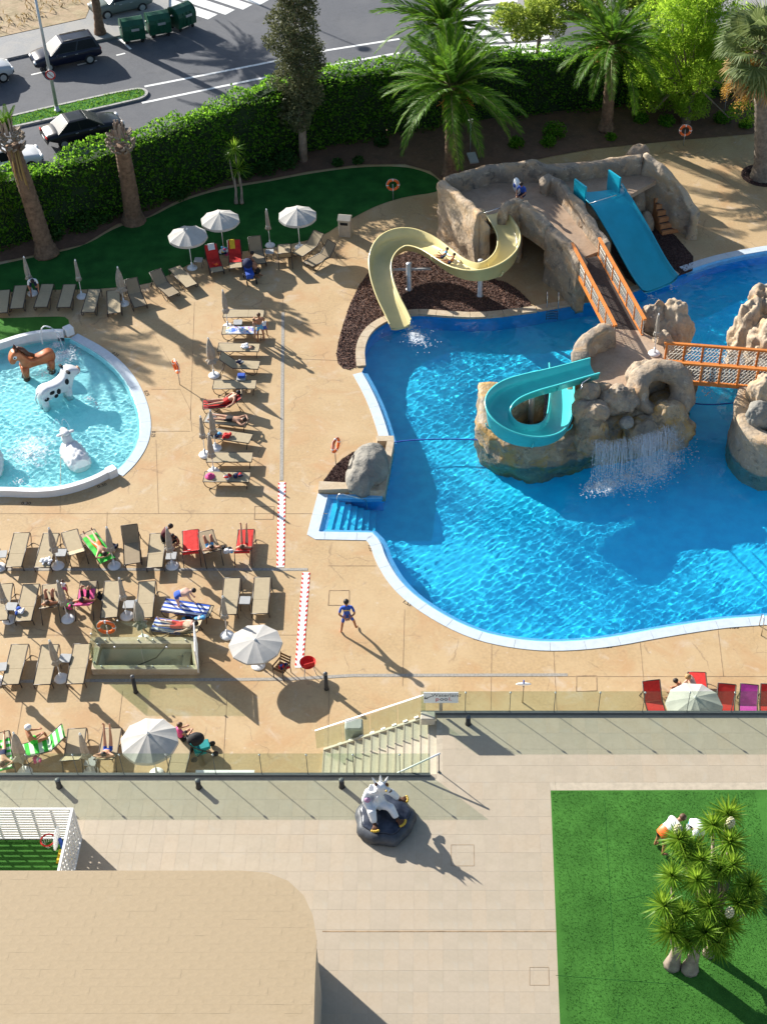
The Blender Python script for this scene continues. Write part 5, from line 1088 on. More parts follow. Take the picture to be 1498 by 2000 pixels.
# ------------------------------------------------------------------ street: cars, containers, lamp posts
def car(label, loc, rz, paint, L=4.5, Wd=1.78, Hh=1.45, kind='saloon', roofbars=False):
    t = thing('parked_car', label, 'car', loc, rz, 'cars in the street'); hw = Wd / 2; belt = .92 if kind == 'saloon' else 1.0
    if kind == 'saloon': xs = [(-.5, .55, .62, .85), (-.47, .62, .92, .92), (-.30, .30, .98, 1), (-.1, .3, .96, 1), (.18, .3, .95, 1), (.36, .3, .84, .97), (.46, .34, .74, .90), (.5, .42, .60, .80)]; cab = (-.36, -.20, .05, .24)
    else: xs = [(-.5, .5, .72, .88), (-.48, .45, 1.0, .95), (-.30, .30, 1.04, 1), (-.1, .3, 1.02, 1), (.18, .3, 1.0, 1), (.36, .3, .92, .97), (.46, .34, .82, .90), (.5, .42, .65, .80)]; cab = (-.485, -.42, .06, .25)
    rings = []
    for f, zb, zt, k in xs:
        q = hw * k; rings.append([(f*L, -q*.9, zb), (f*L, -q, zb+.12), (f*L, -q, zt-.2), (f*L, -q*.94, zt-.03), (f*L, -q*.6, zt+.02), (f*L, 0, zt+.035), (f*L, q*.6, zt+.02), (f*L, q*.94, zt-.03), (f*L, q, zt-.2), (f*L, q, zb+.12), (f*L, q*.9, zb)])
    K = 11; mb = MB().add([v for r_ in rings for v in r_], [(i*K+k, (i+1)*K+k, (i+1)*K+(k+1) % K, i*K+(k+1) % K) for i in range(len(xs)-1) for k in range(K)] + [list(range(K))[::-1], list(range((len(xs)-1)*K, len(xs)*K))], 0, True)
    b = mb.build('body', paint, t)
    a, bb, c, d = (q * L for q in cab); zb = belt - .02; wb, wt = hw * .92, hw * .70
    v = [(a, -wb, zb), (d, -wb, zb), (d, wb, zb), (a, wb, zb), (bb, -wt, Hh), (c, -wt, Hh), (c, wt, Hh), (bb, wt, Hh)]
    cb_ = MB().add(v + [(bb + .15, -wt * .8, Hh + .035), (c - .15, -wt * .8, Hh + .035), (c - .15, wt * .8, Hh + .035), (bb + .15, wt * .8, Hh + .035)], [(0, 1, 5, 4), (1, 2, 6, 5), (2, 3, 7, 6), (3, 0, 4, 7), (4, 5, 9, 8), (5, 6, 10, 9), (6, 7, 11, 10), (7, 4, 8, 11), (8, 9, 10, 11)]).build('cabin', paint, t)
    V = [Vector(q) for q in v]; cen = Vector((0, 0, 1.1))
    def pane(name, i0, i1, i2, i3, u0, u1, w0, w1):
        f = lambda u, w: (V[i0].lerp(V[i1], u)).lerp(V[i3].lerp(V[i2], u), w)
        q = [f(u0, w0), f(u1, w0), f(u1, w1), f(u0, w1)]; n = (q[1] - q[0]).cross(q[3] - q[0]).normalized(); m_ = sum(q, Vector()) / 4
        if n.dot(m_ - cen) < 0: n = -n
        MB().add([p + n * .012 for p in q] + [p - n * .01 for p in q], [(0, 1, 2, 3), (0, 4, 5, 1), (1, 5, 6, 2), (2, 6, 7, 3), (3, 7, 4, 0)]).build(name, mt['cargl'], cb_)
    pane('windscreen', 1, 2, 6, 5, .03, .97, .03, .97); pane('rear_window', 3, 0, 4, 7, .04, .96, .06, .96)
    for i0, i1, i2, i3 in ((0, 1, 5, 4), (2, 3, 7, 6)): pane('side_window', i0, i1, i2, i3, .06, .485, .08, .92); pane('side_window', i0, i1, i2, i3, .515, .94, .08, .92)
    for x in (-.30 * L, .31 * L):
        for y in (-1, 1):
            wv = MB(); tmp = MB().lathe([(.18, -.11), (.30, -.11), (.33, -.07), (.33, .07), (.30, .11), (.18, .11)], 20); wh = wv.add([(q[0], q[2], q[1]) for q in tmp.v], tmp.f, 0, True).build('wheel', mt['tyre'], t, loc=(x, y * (hw - .10), .33))
            tmp = MB().lathe([(.0, .0), (.19, .0), (.20, .02)], 14); MB().add([(q[0], y * (.10 + q[2]), q[1]) for q in tmp.v], tmp.f).build('rim', mt['galv'], wh)
    for y in (-1, 1):
        MB().ell((.485 * L, y * hw * .62, .66), (.10, .22, .10)).build('headlight', mt['whitep'], b); MB().ell((-.492 * L, y * hw * .66, .82), (.05, .20, .10)).build('tail_light', mt['red'], b)
        MB().ell((.16 * L, y * (hw + .08), .98), (.08, .11, .07)).build('mirror', paint, t)
        for x in (-.12 * L, .06 * L): MB().box((x, y * (hw + .005), .84), (.18, .03, .03)).build('door_handle', mt['galv'], t)
    if roofbars:
        for y in (-.55, .55): MB().tube([(bb + .2, y, Hh + .06), (c - .2, y, Hh + .06)], .025).build('roof_rail', mt['dark'], t)
    MB().box((-.502 * L, 0, .62), (.02, .5, .12)).build('number_plate', mt['whitep'], t)
    return t
carp = lambda n, c: (lambda m: (m.node_tree.nodes['Principled BSDF'].inputs['Coat Weight'].__setattr__('default_value', .25), m)[1])(mat(n, c, .3, 0, spec=.3))
blackp, bluep, silverp, greyp, whitep_ = carp('car_black', (.010, .011, .015)), carp('car_blue_black', (.010, .013, .03)), carp('car_silver', (.45, .46, .48)), carp('car_grey', (.14, .17, .16)), carp('car_white', (.7, .7, .7))
rd = P(62, 243, 0) - P(262, 198, 0); ra = math.atan2(-rd.y, -rd.x)          # street direction, pointing right
car('black saloon car driving between the grass median and the hedge', P(165, 268, -.04), ra + .02, blackp, 4.6, 1.8, 1.42)
car('dark blue estate car with roof rails parked by the pavement', P(132, 122, -.04), ra + math.pi - .02, bluep, 4.25, 1.8, 1.58, 'estate', True)
car('silver hatchback parked ahead of the dark estate car', P(-38, 160, -.04), ra + .05, silverp, 4.1, 1.75, 1.5, 'estate')
car('grey-green hatchback parked past the palm trunk', P(238, 22, -.04), ra + math.pi + .05, greyp, 4.0, 1.72, 1.48, 'estate')
car('white car half hidden behind the hedge', P(10, 332, -.04), ra, whitep_, 4.3, 1.76, 1.45)
def dumpster(label, u, v, ang, openl=False):
    t = thing('waste_container', label, 'waste container', P(u, v, -.04), ang, 'street waste containers'); 
    prof = [(-.52, .28), (-.62, 1.0), (-.55, 1.25), (-.3, 1.5), (.05, 1.58), (.38, 1.45), (.58, 1.15), (.62, .95), (.5, .28)]; n = len(prof)
    MB().add([(-.68, y, z) for y, z in prof] + [(.68, y, z) for y, z in prof], [(i, (i+1) % n, n + (i+1) % n, n + i) for i in range(n)] + [list(range(n))[::-1], list(range(n, 2*n))]).build('body', mt['dump'], t)
    for x in (-.72, .68): MB().add([(x, y * 1.05, z * 1.02) for y, z in prof] + [(x + .04, y * 1.05, z * 1.02) for y, z in prof], [(i, (i+1) % n, n + (i+1) % n, n + i) for i in range(n)] + [list(range(n))[::-1], list(range(n, 2*n))]).build('end_rim', mt['dump'], t)
    for x in (-.5, .5):
        for y in (-.4, .4): MB().ell((x, y, .14), (.13, .06, .14)).build('castor', mt['tyre'], t); MB().box((x, y, .27), (.06, .06, .12)).build('castor_fork', mt['galv'], t)
    for x in (-.3, .0, .3): MB().box((x, -.60, .8), (.04, .05, .9)).build('rib', mt['dump'], t)
    MB().tube([(-.76, -.1, 1.05), (-.76, .1, 1.05)], .04).tube([(.76, -.1, 1.05), (.76, .1, 1.05)], .04).build('lifting_pin', mt['galv'], t)
    MB().box((.1, -.665, 1.0), (.5, .015, .16)).build('sticker', mt['galv'], t)
for lab, u, v, a in (('green waste container standing nearest the palm trunk', 262, 80, ra - .1), ('green waste container in the middle of the three', 312, 68, ra - .05), ('green waste container at the crossing end, turned slightly', 358, 54, ra + .35)): dumpster(lab, u, v, a)
def lamp(label, base, h, sign):
    o = thing('lamp_post', label, 'lamp post', base); MB().tube([base, base + Vector((0, 0, h * .5)), base + Vector((0, 0, h))], [.11, .09, .07], 10).build('pole', mt['galv'], o, W=True); MB().lathe([(.2, 0), (.2, .04), (.13, .06), (.12, .3)], 10, base).build('foot', mt['galv'], o, W=True)
    arm = MB().tube(smooth([tuple(base + Vector((0, 0, h))), tuple(base + Vector((.2, -.15, h + .8))), tuple(base + Vector((1.2, -1.0, h + 1.3))), tuple(base + Vector((2.0, -1.7, h + 1.2)))], 2), .05, 6).build('arm', mt['galv'], o, W=True); MB().ell(base + Vector((2.2, -1.9, h + 1.15)), (.45, .4, .12)).build('lamp_head', mt['galv'], o, W=True)
    if sign:
        c = base + Vector((.05, -.14, 2.35)); A = Matrix.Rotation(R(90), 3, 'X'); tmp = MB().lathe([(.0, 0), (.30, 0), (.30, .02), (0, .02)], 24); s = MB().add([c + Vector((v[0], -v[2], v[1])) for v in tmp.v], tmp.f).build('road_sign', mt['whitep'], o, W=True)
        tmp = MB().tube([(.26 * math.cos(a * .2618), 0, .26 * math.sin(a * .2618)) for a in range(24)], .045, 6, closed=True); MB().add([c + Vector((v[0], v[1] * .3 - .022, v[2])) for v in tmp.v], tmp.f).build('sign_ring', mt['red'], s, W=True); MB().bar(c + Vector((-.16, -.03, .16)), c + Vector((.16, -.03, -.16)), .05, .01).build('sign_bar', mt['red'], s, W=True)
lamp('tall grey lamp post with a round red-ringed sign on the median', P(113, 216, .05), 8.0, True)
b = P(712, 95); sh = 9.2 / math.tan(SUN_EL); lamp('tall grey street lamp with a curved arm beyond the crossing', Vector((b.x - sh * .735 - 2.2, b.y + sh * .678 + 1.9, 0)), 8.0, False)
for lab, u, v in (('thin grey post with a small board in the bed by the big palm', 918, 300), ('thin grey garden post under the weeping tree', 1412, 228)):
    b = P(u, v, .03); o = thing('garden_post', lab, 'post', b); MB().tube([b, b + Vector((0, 0, 2.0))], .03, 6).build('pole', mt['galv'], o, W=True); MB().rbox(b + Vector((0, 0, 2.05)), (.26, .2, .16), .03).build('lamp_head', mt['galv'], o, W=True)
b = P(923, 312, .03); tag(MB().rbox(b + Vector((0, 0, .12)), (.5, .9, .08), .03, M=Matrix.Rotation(.25, 3, 'Z') @ Matrix.Rotation(.2, 3, 'X')).build('garden_board', mt['gtable']), 'pale flat board lying in the bed beside the thin post', 'board')
# ------------------------------------------------------------------ sun loungers
LH = .36
def lounger_proto(ang, fab, key):
    t = thing('sun_lounger', 'x', 'sun lounger'); a = R(ang); hy = .22; sn, cs = math.sin(a), math.cos(a)
    MB().box((0, (-.97 + hy) / 2, LH), (.60, .97 + hy, .018)).build('seat', fab, t)
    bl = .76; e = (hy + bl * cs, LH + bl * sn)
    MB().bar((0, hy + .01, LH), (0, e[0], e[1]), .60, .018).build('backrest', fab, t)
    f = MB()
    for x in (-.325, .325): f.tube([(x, -.98, LH), (x, hy, LH), (x, e[0], e[1])] if ang > 4 else [(x, -.98, LH), (x, e[0], LH)], .022, 6); 
    f.tube([(-.325, -.98, LH), (.325, -.98, LH)], .02, 5); f.tube([(-.325, e[0], e[1]), (.325, e[0], e[1])], .02, 5); f.tube([(-.325, hy, LH - .03), (.325, hy, LH - .03)], .018, 5)
    f.build('frame', mt['frame'], t)
    for x in (-.345, .345):
        MB().tube(smooth([(x, -.95, LH), (x, -.9, .12), (x, -.72, .0), (x, -.55, .05), (x, -.2, LH - .03)], 2), .018, 5).build('leg', mt['frame'], t)
        MB().tube(smooth([(x, .92, LH - .02), (x, .86, .0)] if ang < 90 else [], 1), .02, 5).build('leg', mt['frame'], t) if ang <= 4 else MB().tube([(x, hy + .45, LH + .1 if ang < 20 else LH - .02), (x, hy + .62, .0)], .02, 5).build('leg', mt['frame'], t)
        if ang > 4: MB().tube([(x, hy + bl * .55 * cs, LH + bl * .55 * sn), (x, hy + .5, .05)], .016, 5).build('strut', mt['frame'], t)
    return t
protos = {}; ROWS = {}
def lounger(fu, fv, hu, hv, ang, label, group, fab='sling'):
    k = (ang, fab); a = P(fu, fv, LH); b = P(hu, hv, LH); c = (a + b) / 2; rz = math.atan2(b.y - a.y, b.x - a.x) - math.pi / 2; loc = (c.x, c.y, 0)
    if k not in protos: t = lounger_proto(ang, mt[fab], k); protos[k] = t; t.location = loc; t.rotation_euler.z = rz; t['label'] = label; t['group'] = group
    else: t = dup(protos[k], loc, rz, label, group)
    t['_a'] = ang; return t
def lm(t): return Matrix.Translation(t.location) @ Matrix.Rotation(t.rotation_euler.z, 4, 'Z')
GA, GB, GC, GD, GE, GF, GG = ('loungers along the dark lawn', 'loungers in the column beside the drain', 'loungers in the row facing the turquoise pool', 'loungers in the middle row', 'loungers in the row beside the stairwell', 'loungers below the terrace glass', 'red and pink loungers below the upper terrace glass')
la = 'flat tan lounger in the shade beside the dark lawn'
for q, s_ in (((2, 612, 8, 566), 'flat shaded lounger two places before the one the worker tends'), ((33, 602, 42, 558), 'flat shaded lounger on the other side of the worker\'s parasol'), ((80, 600, 94, 555), 'flat shaded lounger that the worker in white bends over'), ((124, 604, 138, 552), 'flat shaded lounger right before the second folded parasol at the lawn'), ((172, 612, 186, 563), 'flat shaded lounger right after the second folded parasol at the lawn'), ((224, 613, 222, 566), 'flat shaded lounger next to the raised brown one at the lawn corner')): lounger(*q, 0, s_, GA)
lounger(276, 600, 256, 556, 50, 'lounger with raised back beside the closed parasol at the lawn corner', GA, 'slingd')
lounger(342, 577, 301, 540, 42, 'tan lounger with raised back standing alone at the lawn corner', GA, 'slingd'); lounger(374, 557, 342, 523, 0, 'flat tan lounger turned toward the open parasols', GA)
la1 = lounger(425, 530, 412, 492, 55, 'lounger draped in red towel with a white cloth on its back', GA); la2 = lounger(461, 520, 459, 485, 55, 'lounger draped in red towel with a yellow cloth on its back', GA)
lounger(507, 512, 498, 478, 58, 'lounger with upright brown back under the middle parasols', GA, 'slingd'); lounger(555, 480, 558, 515, 48, 'lounger with its raised tan back turned away from the lawn', GA)
lounger(578, 500, 630, 462, 35, 'slanting tan lounger beside the stone litter bin', GA); lounger(604, 515, 655, 488, 50, 'brown lounger with raised back next to the slanting one', GA, 'slingd')
lb = 'empty flat tan lounger in the column beside the long drain'
B1 = lounger(439, 612, 514, 612, 0, 'empty flat lounger above the one with the patterned towel', GB); B2 = lounger(437, 645, 512, 645, 0, 'lounger spread with a colourful patterned towel', GB); B3 = lounger(430, 678, 503, 679, 0, 'flat lounger with a white towel and small things on it', GB); B4 = lounger(502, 713, 430, 710, 40, 'lounger with raised back holding a dark blue bag', GB)
B5 = lounger(420, 751, 497, 751, 0, 'empty flat lounger between the blue bag and the red trunks sunbather', GB); B6 = lounger(402, 790, 476, 784, 38, 'lounger with a sunbather in red trunks', GB); B7 = lounger(398, 815, 487, 826, 0, 'lounger with a sunbather in a black bikini', GB); B8 = lounger(408, 845, 490, 857, 0, 'flat lounger with crumpled red cloth on it', GB); B9 = lounger(408, 893, 490, 893, 0, 'empty flat lounger between the red cloth and the pink hat', GB); B10 = lounger(402, 931, 485, 932, 0, 'flat lounger with a hat and red and navy clothes on it', GB)
lc = 'empty flat tan lounger in the row facing the turquoise pool'
C1 = lounger(43, 1044, 28, 1104, 0, lc, GC); C2 = lounger(100, 1046, 84, 1104, 0, 'flat tan lounger with a white towel on its near end', GC); C3 = lounger(138, 1043, 154, 1092, 32, 'empty tan lounger with its back raised beside the white towel lounger', GC); C4 = lounger(172, 1041, 209, 1092, 0, 'lounger with a sunbather on a bright green mat', GC)
C5 = lounger(259, 1092, 257, 1044, 58, 'lounger with upright dark brown back turned toward the children pool', GC, 'slingd'); C6 = lounger(309, 1046, 303, 1104, 0, 'flat lounger with a person in maroon sitting on it', GC); C7 = lounger(373, 1042, 375, 1094, 42, 'lounger covered by a red towel with white print', GC, 'red'); C8 = lounger(402, 1042, 419, 1096, 40, 'lounger with a sunbather in bright blue shorts', GC, 'slingd'); C9 = lounger(481, 1040, 475, 1094, 42, 'red lounger with a person holding both legs up', GC, 'red')
ld = 'empty flat tan lounger in the middle row'
D0 = lounger(9, 1147, 0, 1205, 0, 'empty flat lounger next to the blue and white towel lounger', GD); D1 = lounger(61, 1146, 47, 1208, 0, 'flat lounger with a blue and white towel on its near end', GD); D2 = lounger(100, 1150, 99, 1202, 42, 'lounger with a tanned person sitting with knees up', GD); D3 = lounger(173, 1142, 164, 1198, 42, 'lounger with a person in black shorts and a pink towel', GD, 'slingd'); D4 = lounger(221, 1138, 214, 1203, 0, 'empty flat lounger next to the person on the pink towel', GD); D5 = lounger(288, 1140, 283, 1202, 0, 'empty flat lounger next to the striped towel loungers', GD)
D6 = lounger(324, 1181, 408, 1194, 0, 'lounger spread with a blue and white striped towel, a person bending over it', GD); D7 = lounger(308, 1219, 388, 1231, 22, 'lounger with striped towel and a sunbather in red shorts', GD); lp = 'flat tan lounger in the pair next to the big grey parasol'; D8 = lounger(454, 1132, 447, 1197, 0, 'flat lounger of the pair, on the striped towels side', GD); D9 = lounger(513, 1130, 508, 1196, 0, 'flat lounger of the pair, on the floor strip side', GD)
le = 'empty flat tan lounger in the row beside the stairwell'
for q, s_ in (((39, 1263, 22, 1332), 'empty flat lounger third away from the glass stairwell'), ((98, 1264, 84, 1332), 'empty flat lounger second away from the glass stairwell'), ((161, 1262, 148, 1331), 'empty flat lounger right beside the glass stairwell')): lounger(*q, 0, s_, GE)
F1 = lounger(2, 1445, 9, 1500, 20, 'lounger with a bright green mat below the terrace glass', GF); F2 = lounger(55, 1465, 116, 1448, 42, 'lounger covered in a green and white striped towel', GF); F3 = lounger(149, 1444, 143, 1488, 40, 'empty tan lounger with raised back between two folded parasols', GF); F4 = lounger(217, 1443, 209, 1488, 42, 'tan lounger with a person in blue shorts holding legs up', GF); F5 = lounger(357, 1455, 346, 1505, 0, 'flat tan lounger beside the grey parasol with a woman sitting', GF)
G1 = lounger(1285, 1400, 1272, 1358, 40, 'tilted red lounger beside the pale parasol below the glass', GG, 'red'); G2 = lounger(1362, 1330, 1367, 1376, 0, 'red lounger with a bare-backed person sitting', GG, 'red'); G3 = lounger(1416, 1405, 1416, 1366, 35, 'red lounger with raised back next to the pink one', GG, 'red'); G4 = lounger(1461, 1406, 1460, 1367, 35, 'bright pink lounger below the upper terrace glass', GG, 'magenta'); lounger(1502, 1405, 1500, 1368, 35, 'red lounger right of the pink one below the upper glass', GG, 'red')

def side_table(proto=[None]):
    t = thing('side_table', 'x', 'side table'); MB().rbox((0, 0, .42), (.42, .42, .03), .04).build('top', mt['gtable'], t)
    for x in (-.17, .17):
        for y in (-.17, .17): MB().tube([(x, y, .41), (x * 1.05, y * 1.05, 0)], .014, 5).build('leg', mt['frame'], t)
    return t
ST = None; lt = 'small square grey side table between loungers'
for (u, v, lab) in ((120, 1079, 'small grey side table between the white towel and raised back loungers'), (4, 1082, 'small grey side table at the end of the row facing the pool'), (23, 1184, 'small grey side table beside the blue and white towel lounger'), (252, 1180, 'small grey side table between two empty middle row loungers'), (128, 1285, 'small grey side table between the loungers nearest the stairwell'), (3, 1302, 'small grey side table beyond the third lounger from the stairwell'), (479, 1172, 'small square grey side table between the pair of flat loungers'), (388, 507, 'small grey side table beside the red towel lounger'), (527, 491, 'small grey side table behind the folded parasol by the lawn'), (465, 629, 'small grey side table between the top two column loungers'), (472, 737, 'small side table carrying a bright blue box'), (178, 1486, 'small grey side table below the terrace glass'), (335, 1085, 'small side table beside the person in maroon')):
    p = P(u, v, .43); p.z = 0
    if ST is None: ST = side_table(); ST.location = p; ST['label'] = lab; ST['group'] = 'side tables'
    else: dup(ST, p, random.uniform(-.1, .1), lab, 'side tables')
p = P(472, 735, .45); tag(MB().rbox(p + Vector((0, 0, .06)), (.34, .24, .12), .03).build('cool_box', mt['blue']), 'bright blue box on the side table by the column loungers', 'box')

# ------------------------------------------------------------------ parasols
def umb_base(t):
    b = MB().lathe([(.0, .0), (.26, 0), (.27, .03), (.24, .075), (.10, .10), (.045, .11), (.045, .34), (0, .34)], 24).build('base', mt['whitep'], t)
def open_proto():
    t = thing('open_parasol', 'x', 'parasol'); umb_base(t); MB().tube([(0, 0, .1), (0, 0, 2.3)], .022, 8).build('pole', mt['whitep'], t)
    N = 10; Rr = 1.0; zt, zr = 2.32, 1.93
    for k in range(N):
        a0, a1 = 2 * math.pi * k / N, 2 * math.pi * (k + 1) / N; S = 5; vs = []; 
        for i in range(S + 1):
            f = .03 + .97 * i / S
            for j in range(4):
                a = a0 + (a1 - a0) * j / 3; rr = f * Rr * math.cos(math.pi / N) / math.cos(a - (a0 + a1) / 2); sag = .05 * math.sin(math.pi * f) * 1.0 - .035 * f * math.sin(math.pi * j / 3); vs.append((rr * math.cos(a), rr * math.sin(a), zt + (zr - zt) * f + sag * .6))
        S1 = S + 1
        for j in range(4): v = vs[S * 4 + j]; vs.append((v[0] * 1.005, v[1] * 1.005, v[2] - .11 - .02 * (j in (1, 2))))
        fs = [(i*4+j, (i+1)*4+j, (i+1)*4+j+1, i*4+j+1) for i in range(S1) for j in range(3)]
        MB().add(vs, fs).build('canopy_panel', mt['umb'], t)
        MB().tube([(0, 0, zt - .06), (Rr * math.cos(a0) * .98, Rr * math.sin(a0) * .98, zr - .02)], .008, 4, caps=False).build('rib', mt['whitep'], t)
    MB().lathe([(.05, 0), (.06, .02), (.03, .06), (.02, .10), (0, .12)], 10, (0, 0, zt - .01)).build('finial', mt['whitep'], t); return t
def closed_proto(seed, fat=1.0, low=.95):
    r = random.Random(seed); t = thing('closed_parasol', 'x', 'parasol'); umb_base(t); MB().tube([(0, 0, .1), (0, 0, 2.1)], .022, 8).build('pole', mt['whitep'], t)
    ph = r.uniform(0, 6); fn = lambda a, z: 1 + .22 * math.sin(a * 5 + ph + z * 1.2) * min(1, (2.15 - z) * 1.5) + .06 * math.sin(a * 11 + z * 9)
    MB().lathe([(.03, 2.14), (.06, 2.05), (.085 * fat, 1.8), (.11 * fat, 1.5), (.12 * fat, low + .25), (.10, low + .16), (.17 * fat, low + .02), (.14 * fat, low - .06), (.05, low - .02)], 30, fn=fn).build('folded_canopy', mt['umbf'], t)
    MB().lathe([(.115, -.03), (.12, 0), (.115, .03)], 14, (0, 0, low + .16)).build('strap', mt['umb'], t); MB().lathe([(.03, 0), (.045, .03), (.03, .09), (0, .12)], 10, (0, 0, 2.12)).build('finial', mt['whitep'], t); return t
GU = 'open grey parasols'; OP = None
for (u, v, lab) in ((376, 524, 'open pale parasol at the left end of the lawn edge group'), (438, 492, 'open pale parasol over the two red towel loungers'), (586, 484, 'open pale parasol beside the slanting lounger and bin'), (505, 1300, 'open grey parasol beside the red and white floor strip'), (307, 1512, 'open grey parasol below the terrace glass beside the woman in pink'), (1342, 1442, 'pale open parasol between the red loungers under the upper terrace')):
    if OP is None: OP = open_proto(); OP.location = P(u, v); OP['label'] = lab; OP['group'] = GU
    else: dup(OP, P(u, v), random.uniform(0, 1), lab, GU, (1, 1, .64) if u == 505 else None)
CPs = [closed_proto(1), closed_proto(2, .8, 1.05), closed_proto(3, 1.5, .85)]; used = [False] * 3; GC_ = 'folded parasols between the loungers'
ls = 'folded taupe parasol on a white base between loungers'
for (u, v, k, lab) in ((65, 574, 0, 'folded parasol on a white base beside the worker in white'), (161, 580, 1, 'folded parasol among the shaded loungers by the lawn'), (243, 594, 2, 'folded parasol in front of the raised brown lounger'), (528, 480, 1, 'folded parasol standing on the lawn edge among open ones'), (446, 639, 0, 'folded parasol at the top of the lounger column'), (419, 734, 2, 'loosely folded parasol beside the lounger with the blue bag'), (401, 889, 1, 'folded parasol leftmost of the cluster at the lounger column'), (422, 876, 0, 'folded parasol in the middle of the cluster at the lounger column'), (418, 922, 0, 'folded parasol behind the lounger with hat and red clothes'),
        (114, 1106, 0, 'folded parasol between the white towel and raised back loungers'), (224, 1106, 0, 'folded parasol standing beside the bright green mat'), (337, 1106, 0, 'folded parasol beside the person in maroon'), (1, 1109, 0, 'folded parasol at the end of the row facing the pool'), (19, 1211, 1, 'folded parasol beside the blue and white towel lounger'), (134, 1210, 0, 'folded parasol between the two people lounging with knees up'), (249, 1204, 1, 'folded parasol between two empty middle row loungers'), (281, 1250, 2, 'folded parasol behind the stairwell glass'), (444, 1242, 1, 'folded parasol beside the big open grey parasol'), (121, 1326, 0, 'folded parasol between the loungers nearest the stairwell'), (-2, 1331, 0, 'folded parasol beyond the third lounger from the stairwell'), (50, 1509, 2, 'folded parasol beside the green striped lounger'), (179, 1508, 0, 'folded parasol beside the raised empty lounger under the glass'), (1277, 691, 1, 'folded pale parasol on the rocky island landing')):
    p = P(u, v, 2.2 if u == 1277 else 0)
    if not used[k]: used[k] = True; t = CPs[k]; t.location = p; t['label'] = lab; t['group'] = GC_
    else: t = dup(CPs[k], p, random.uniform(0, 6), lab, GC_)
    t.rotation_euler.x = R(random.uniform(-1.5, 1.5)); t.rotation_euler.y = R(random.uniform(-1.5, 1.5))

# ------------------------------------------------------------------ towels, mats, bags
def towel(L_, label, m, y0=-.9, y1=.9, w=.62, x=0, stripes=None, across=False, name='towel', over=.0, rough=.012):
    ang = R(L_['_a']); hy = .22; ys_ = np.linspace(y0, y1, 26); xs_ = np.linspace(-w / 2, w / 2, 9); vs = []; r = random.Random(len(label)); ph = r.uniform(0, 9)
    for y in ys_:
        for x_ in xs_:
            z = LH + .02; yy = y
            if y > hy: yy = hy + (y - hy) * math.cos(ang); z = LH + .02 + (y - hy) * math.sin(ang)
            if y > hy + .76 and ang > .1: d = y - hy - .76; yy = hy + .76 * math.cos(ang) + .03 + d * .15; z = LH + .76 * math.sin(ang) + .02 - d
            ex = abs(x_) - .31
            if ex > 0: z -= ex * .9; x_ = math.copysign(.31 + ex * .35, x_)
            k = noise.noise(Vector((x_ * 4 + ph, y * 4, 0))); vs.append((x_ + x + .01 * k, yy, z + rough * (k + 1) * .8))
    ny_, nx_ = len(ys_), len(xs_); mb = MB()
    for i in range(ny_ - 1):
        for j in range(nx_ - 1):
            s = ((i if across else j) // (2 if across else 1)) % 2 if stripes else 0
            mb.add([vs[i*nx_+j], vs[i*nx_+j+1], vs[(i+1)*nx_+j+1], vs[(i+1)*nx_+j]], [(0, 1, 2, 3)], s, True)
    me = mb.mesh(name, [m, stripes] if stripes else m); o = obj(name, me); o.location = L_.location; o.rotation_euler.z = L_.rotation_euler.z; return tag(o, label, 'mat' if name == 'mat' else 'towel')
def heap(label, c, r, ms, seed, name='towel', cat='towel', n=9):
    rr = random.Random(seed); mb = MB()
    for k in range(n): a = rr.uniform(0, 6.28); d = rr.uniform(0, r[0]); mb.icos((c[0] + d * math.cos(a), c[1] + d * math.sin(a) * r[1] / r[0], c[2] + rr.uniform(.02, r[2])), (rr.uniform(.05, .13), rr.uniform(.05, .13), rr.uniform(.03, .07)), 2, .35, 6, seed + k, m=k % len(ms))
    return tag(mb.build(name, ms), label, cat)
towel(la1, 'red towel draped over the lounger under the left parasols', mt['red'], -.55, 1.15, .66); towel(la2, 'red towel draped over the lounger under the second parasol', mt['red'], -.5, 1.15, .66)
towel(la1, 'white cloth hung over the red draped lounger back', mt['whitec'], .65, 1.1, .34, .02, rough=.03); towel(la2, 'yellow cloth hung over the red draped lounger back', mt['yellow'], .5, 1.12, .26, -.1, rough=.03)
mt['pattern'] = (lambda m: m)(layered('patterned_towel', (.62, .62, .66), [((.06, .16, .55), 4, .52, .56, 1), ((.60, .50, .10), 3.4, .54, .58, 1), ((.50, .10, .25), 4.5, .58, .61, 1), ((.15, .42, .6), 5, .57, .6, 1)], bump=.2, bscale=30))
towel(B2, 'colourful patterned towel spread on a column lounger', mt['pattern'], -.8, .75, .68)
towel(B6, 'red and purple towel under the sunbather in red trunks', mt['maroon'], -.95, .9, .68, stripes=mt['red']); towel(B7, 'grey towel under the sunbather in the black bikini', mt['gtable'], -.9, -.5, .6)
towel(C4, 'bright green air mat under the sunbather in red shorts', mt['greenc'], -.7, 1.05, .72, name='mat', rough=.03); c7t = towel(C7, 'red towel with white print on a lounger', mt['red'], -.95, 1.12, .66); towel(C9, 'red towel on the lounger of the person with legs up', mt['red'], -.6, 1.1, .66)
towel(D3, 'pink towel under the person in black shorts', mt['pink'], -.5, 1.05, .68, rough=.03); towel(D6, 'blue and white striped towel spread across a lounger', mt['whitec'], -.95, .85, .8, stripes=mt['blue']); towel(D7, 'blue and white striped towel under the sunbather in red shorts', mt['whitec'], -.98, .2, .78, stripes=mt['blue'])
mt['greenw'] = mat('pale_green_cloth', (.62, .74, .55), .8, .05, 8)
towel(F2, 'green and white striped towel covering a raised lounger', mt['greenc'], -.95, 1.0, .70, stripes=mt['greenw'], across=True); towel(F1, 'bright green mat on the lounger at the terrace glass', mt['greenc'], -.6, 1.0, .8, name='mat', stripes=mt['greenw'], across=True, rough=.03)
def on(L_, x, y, z=0): return lm(L_) @ Vector((x, y, LH + z))
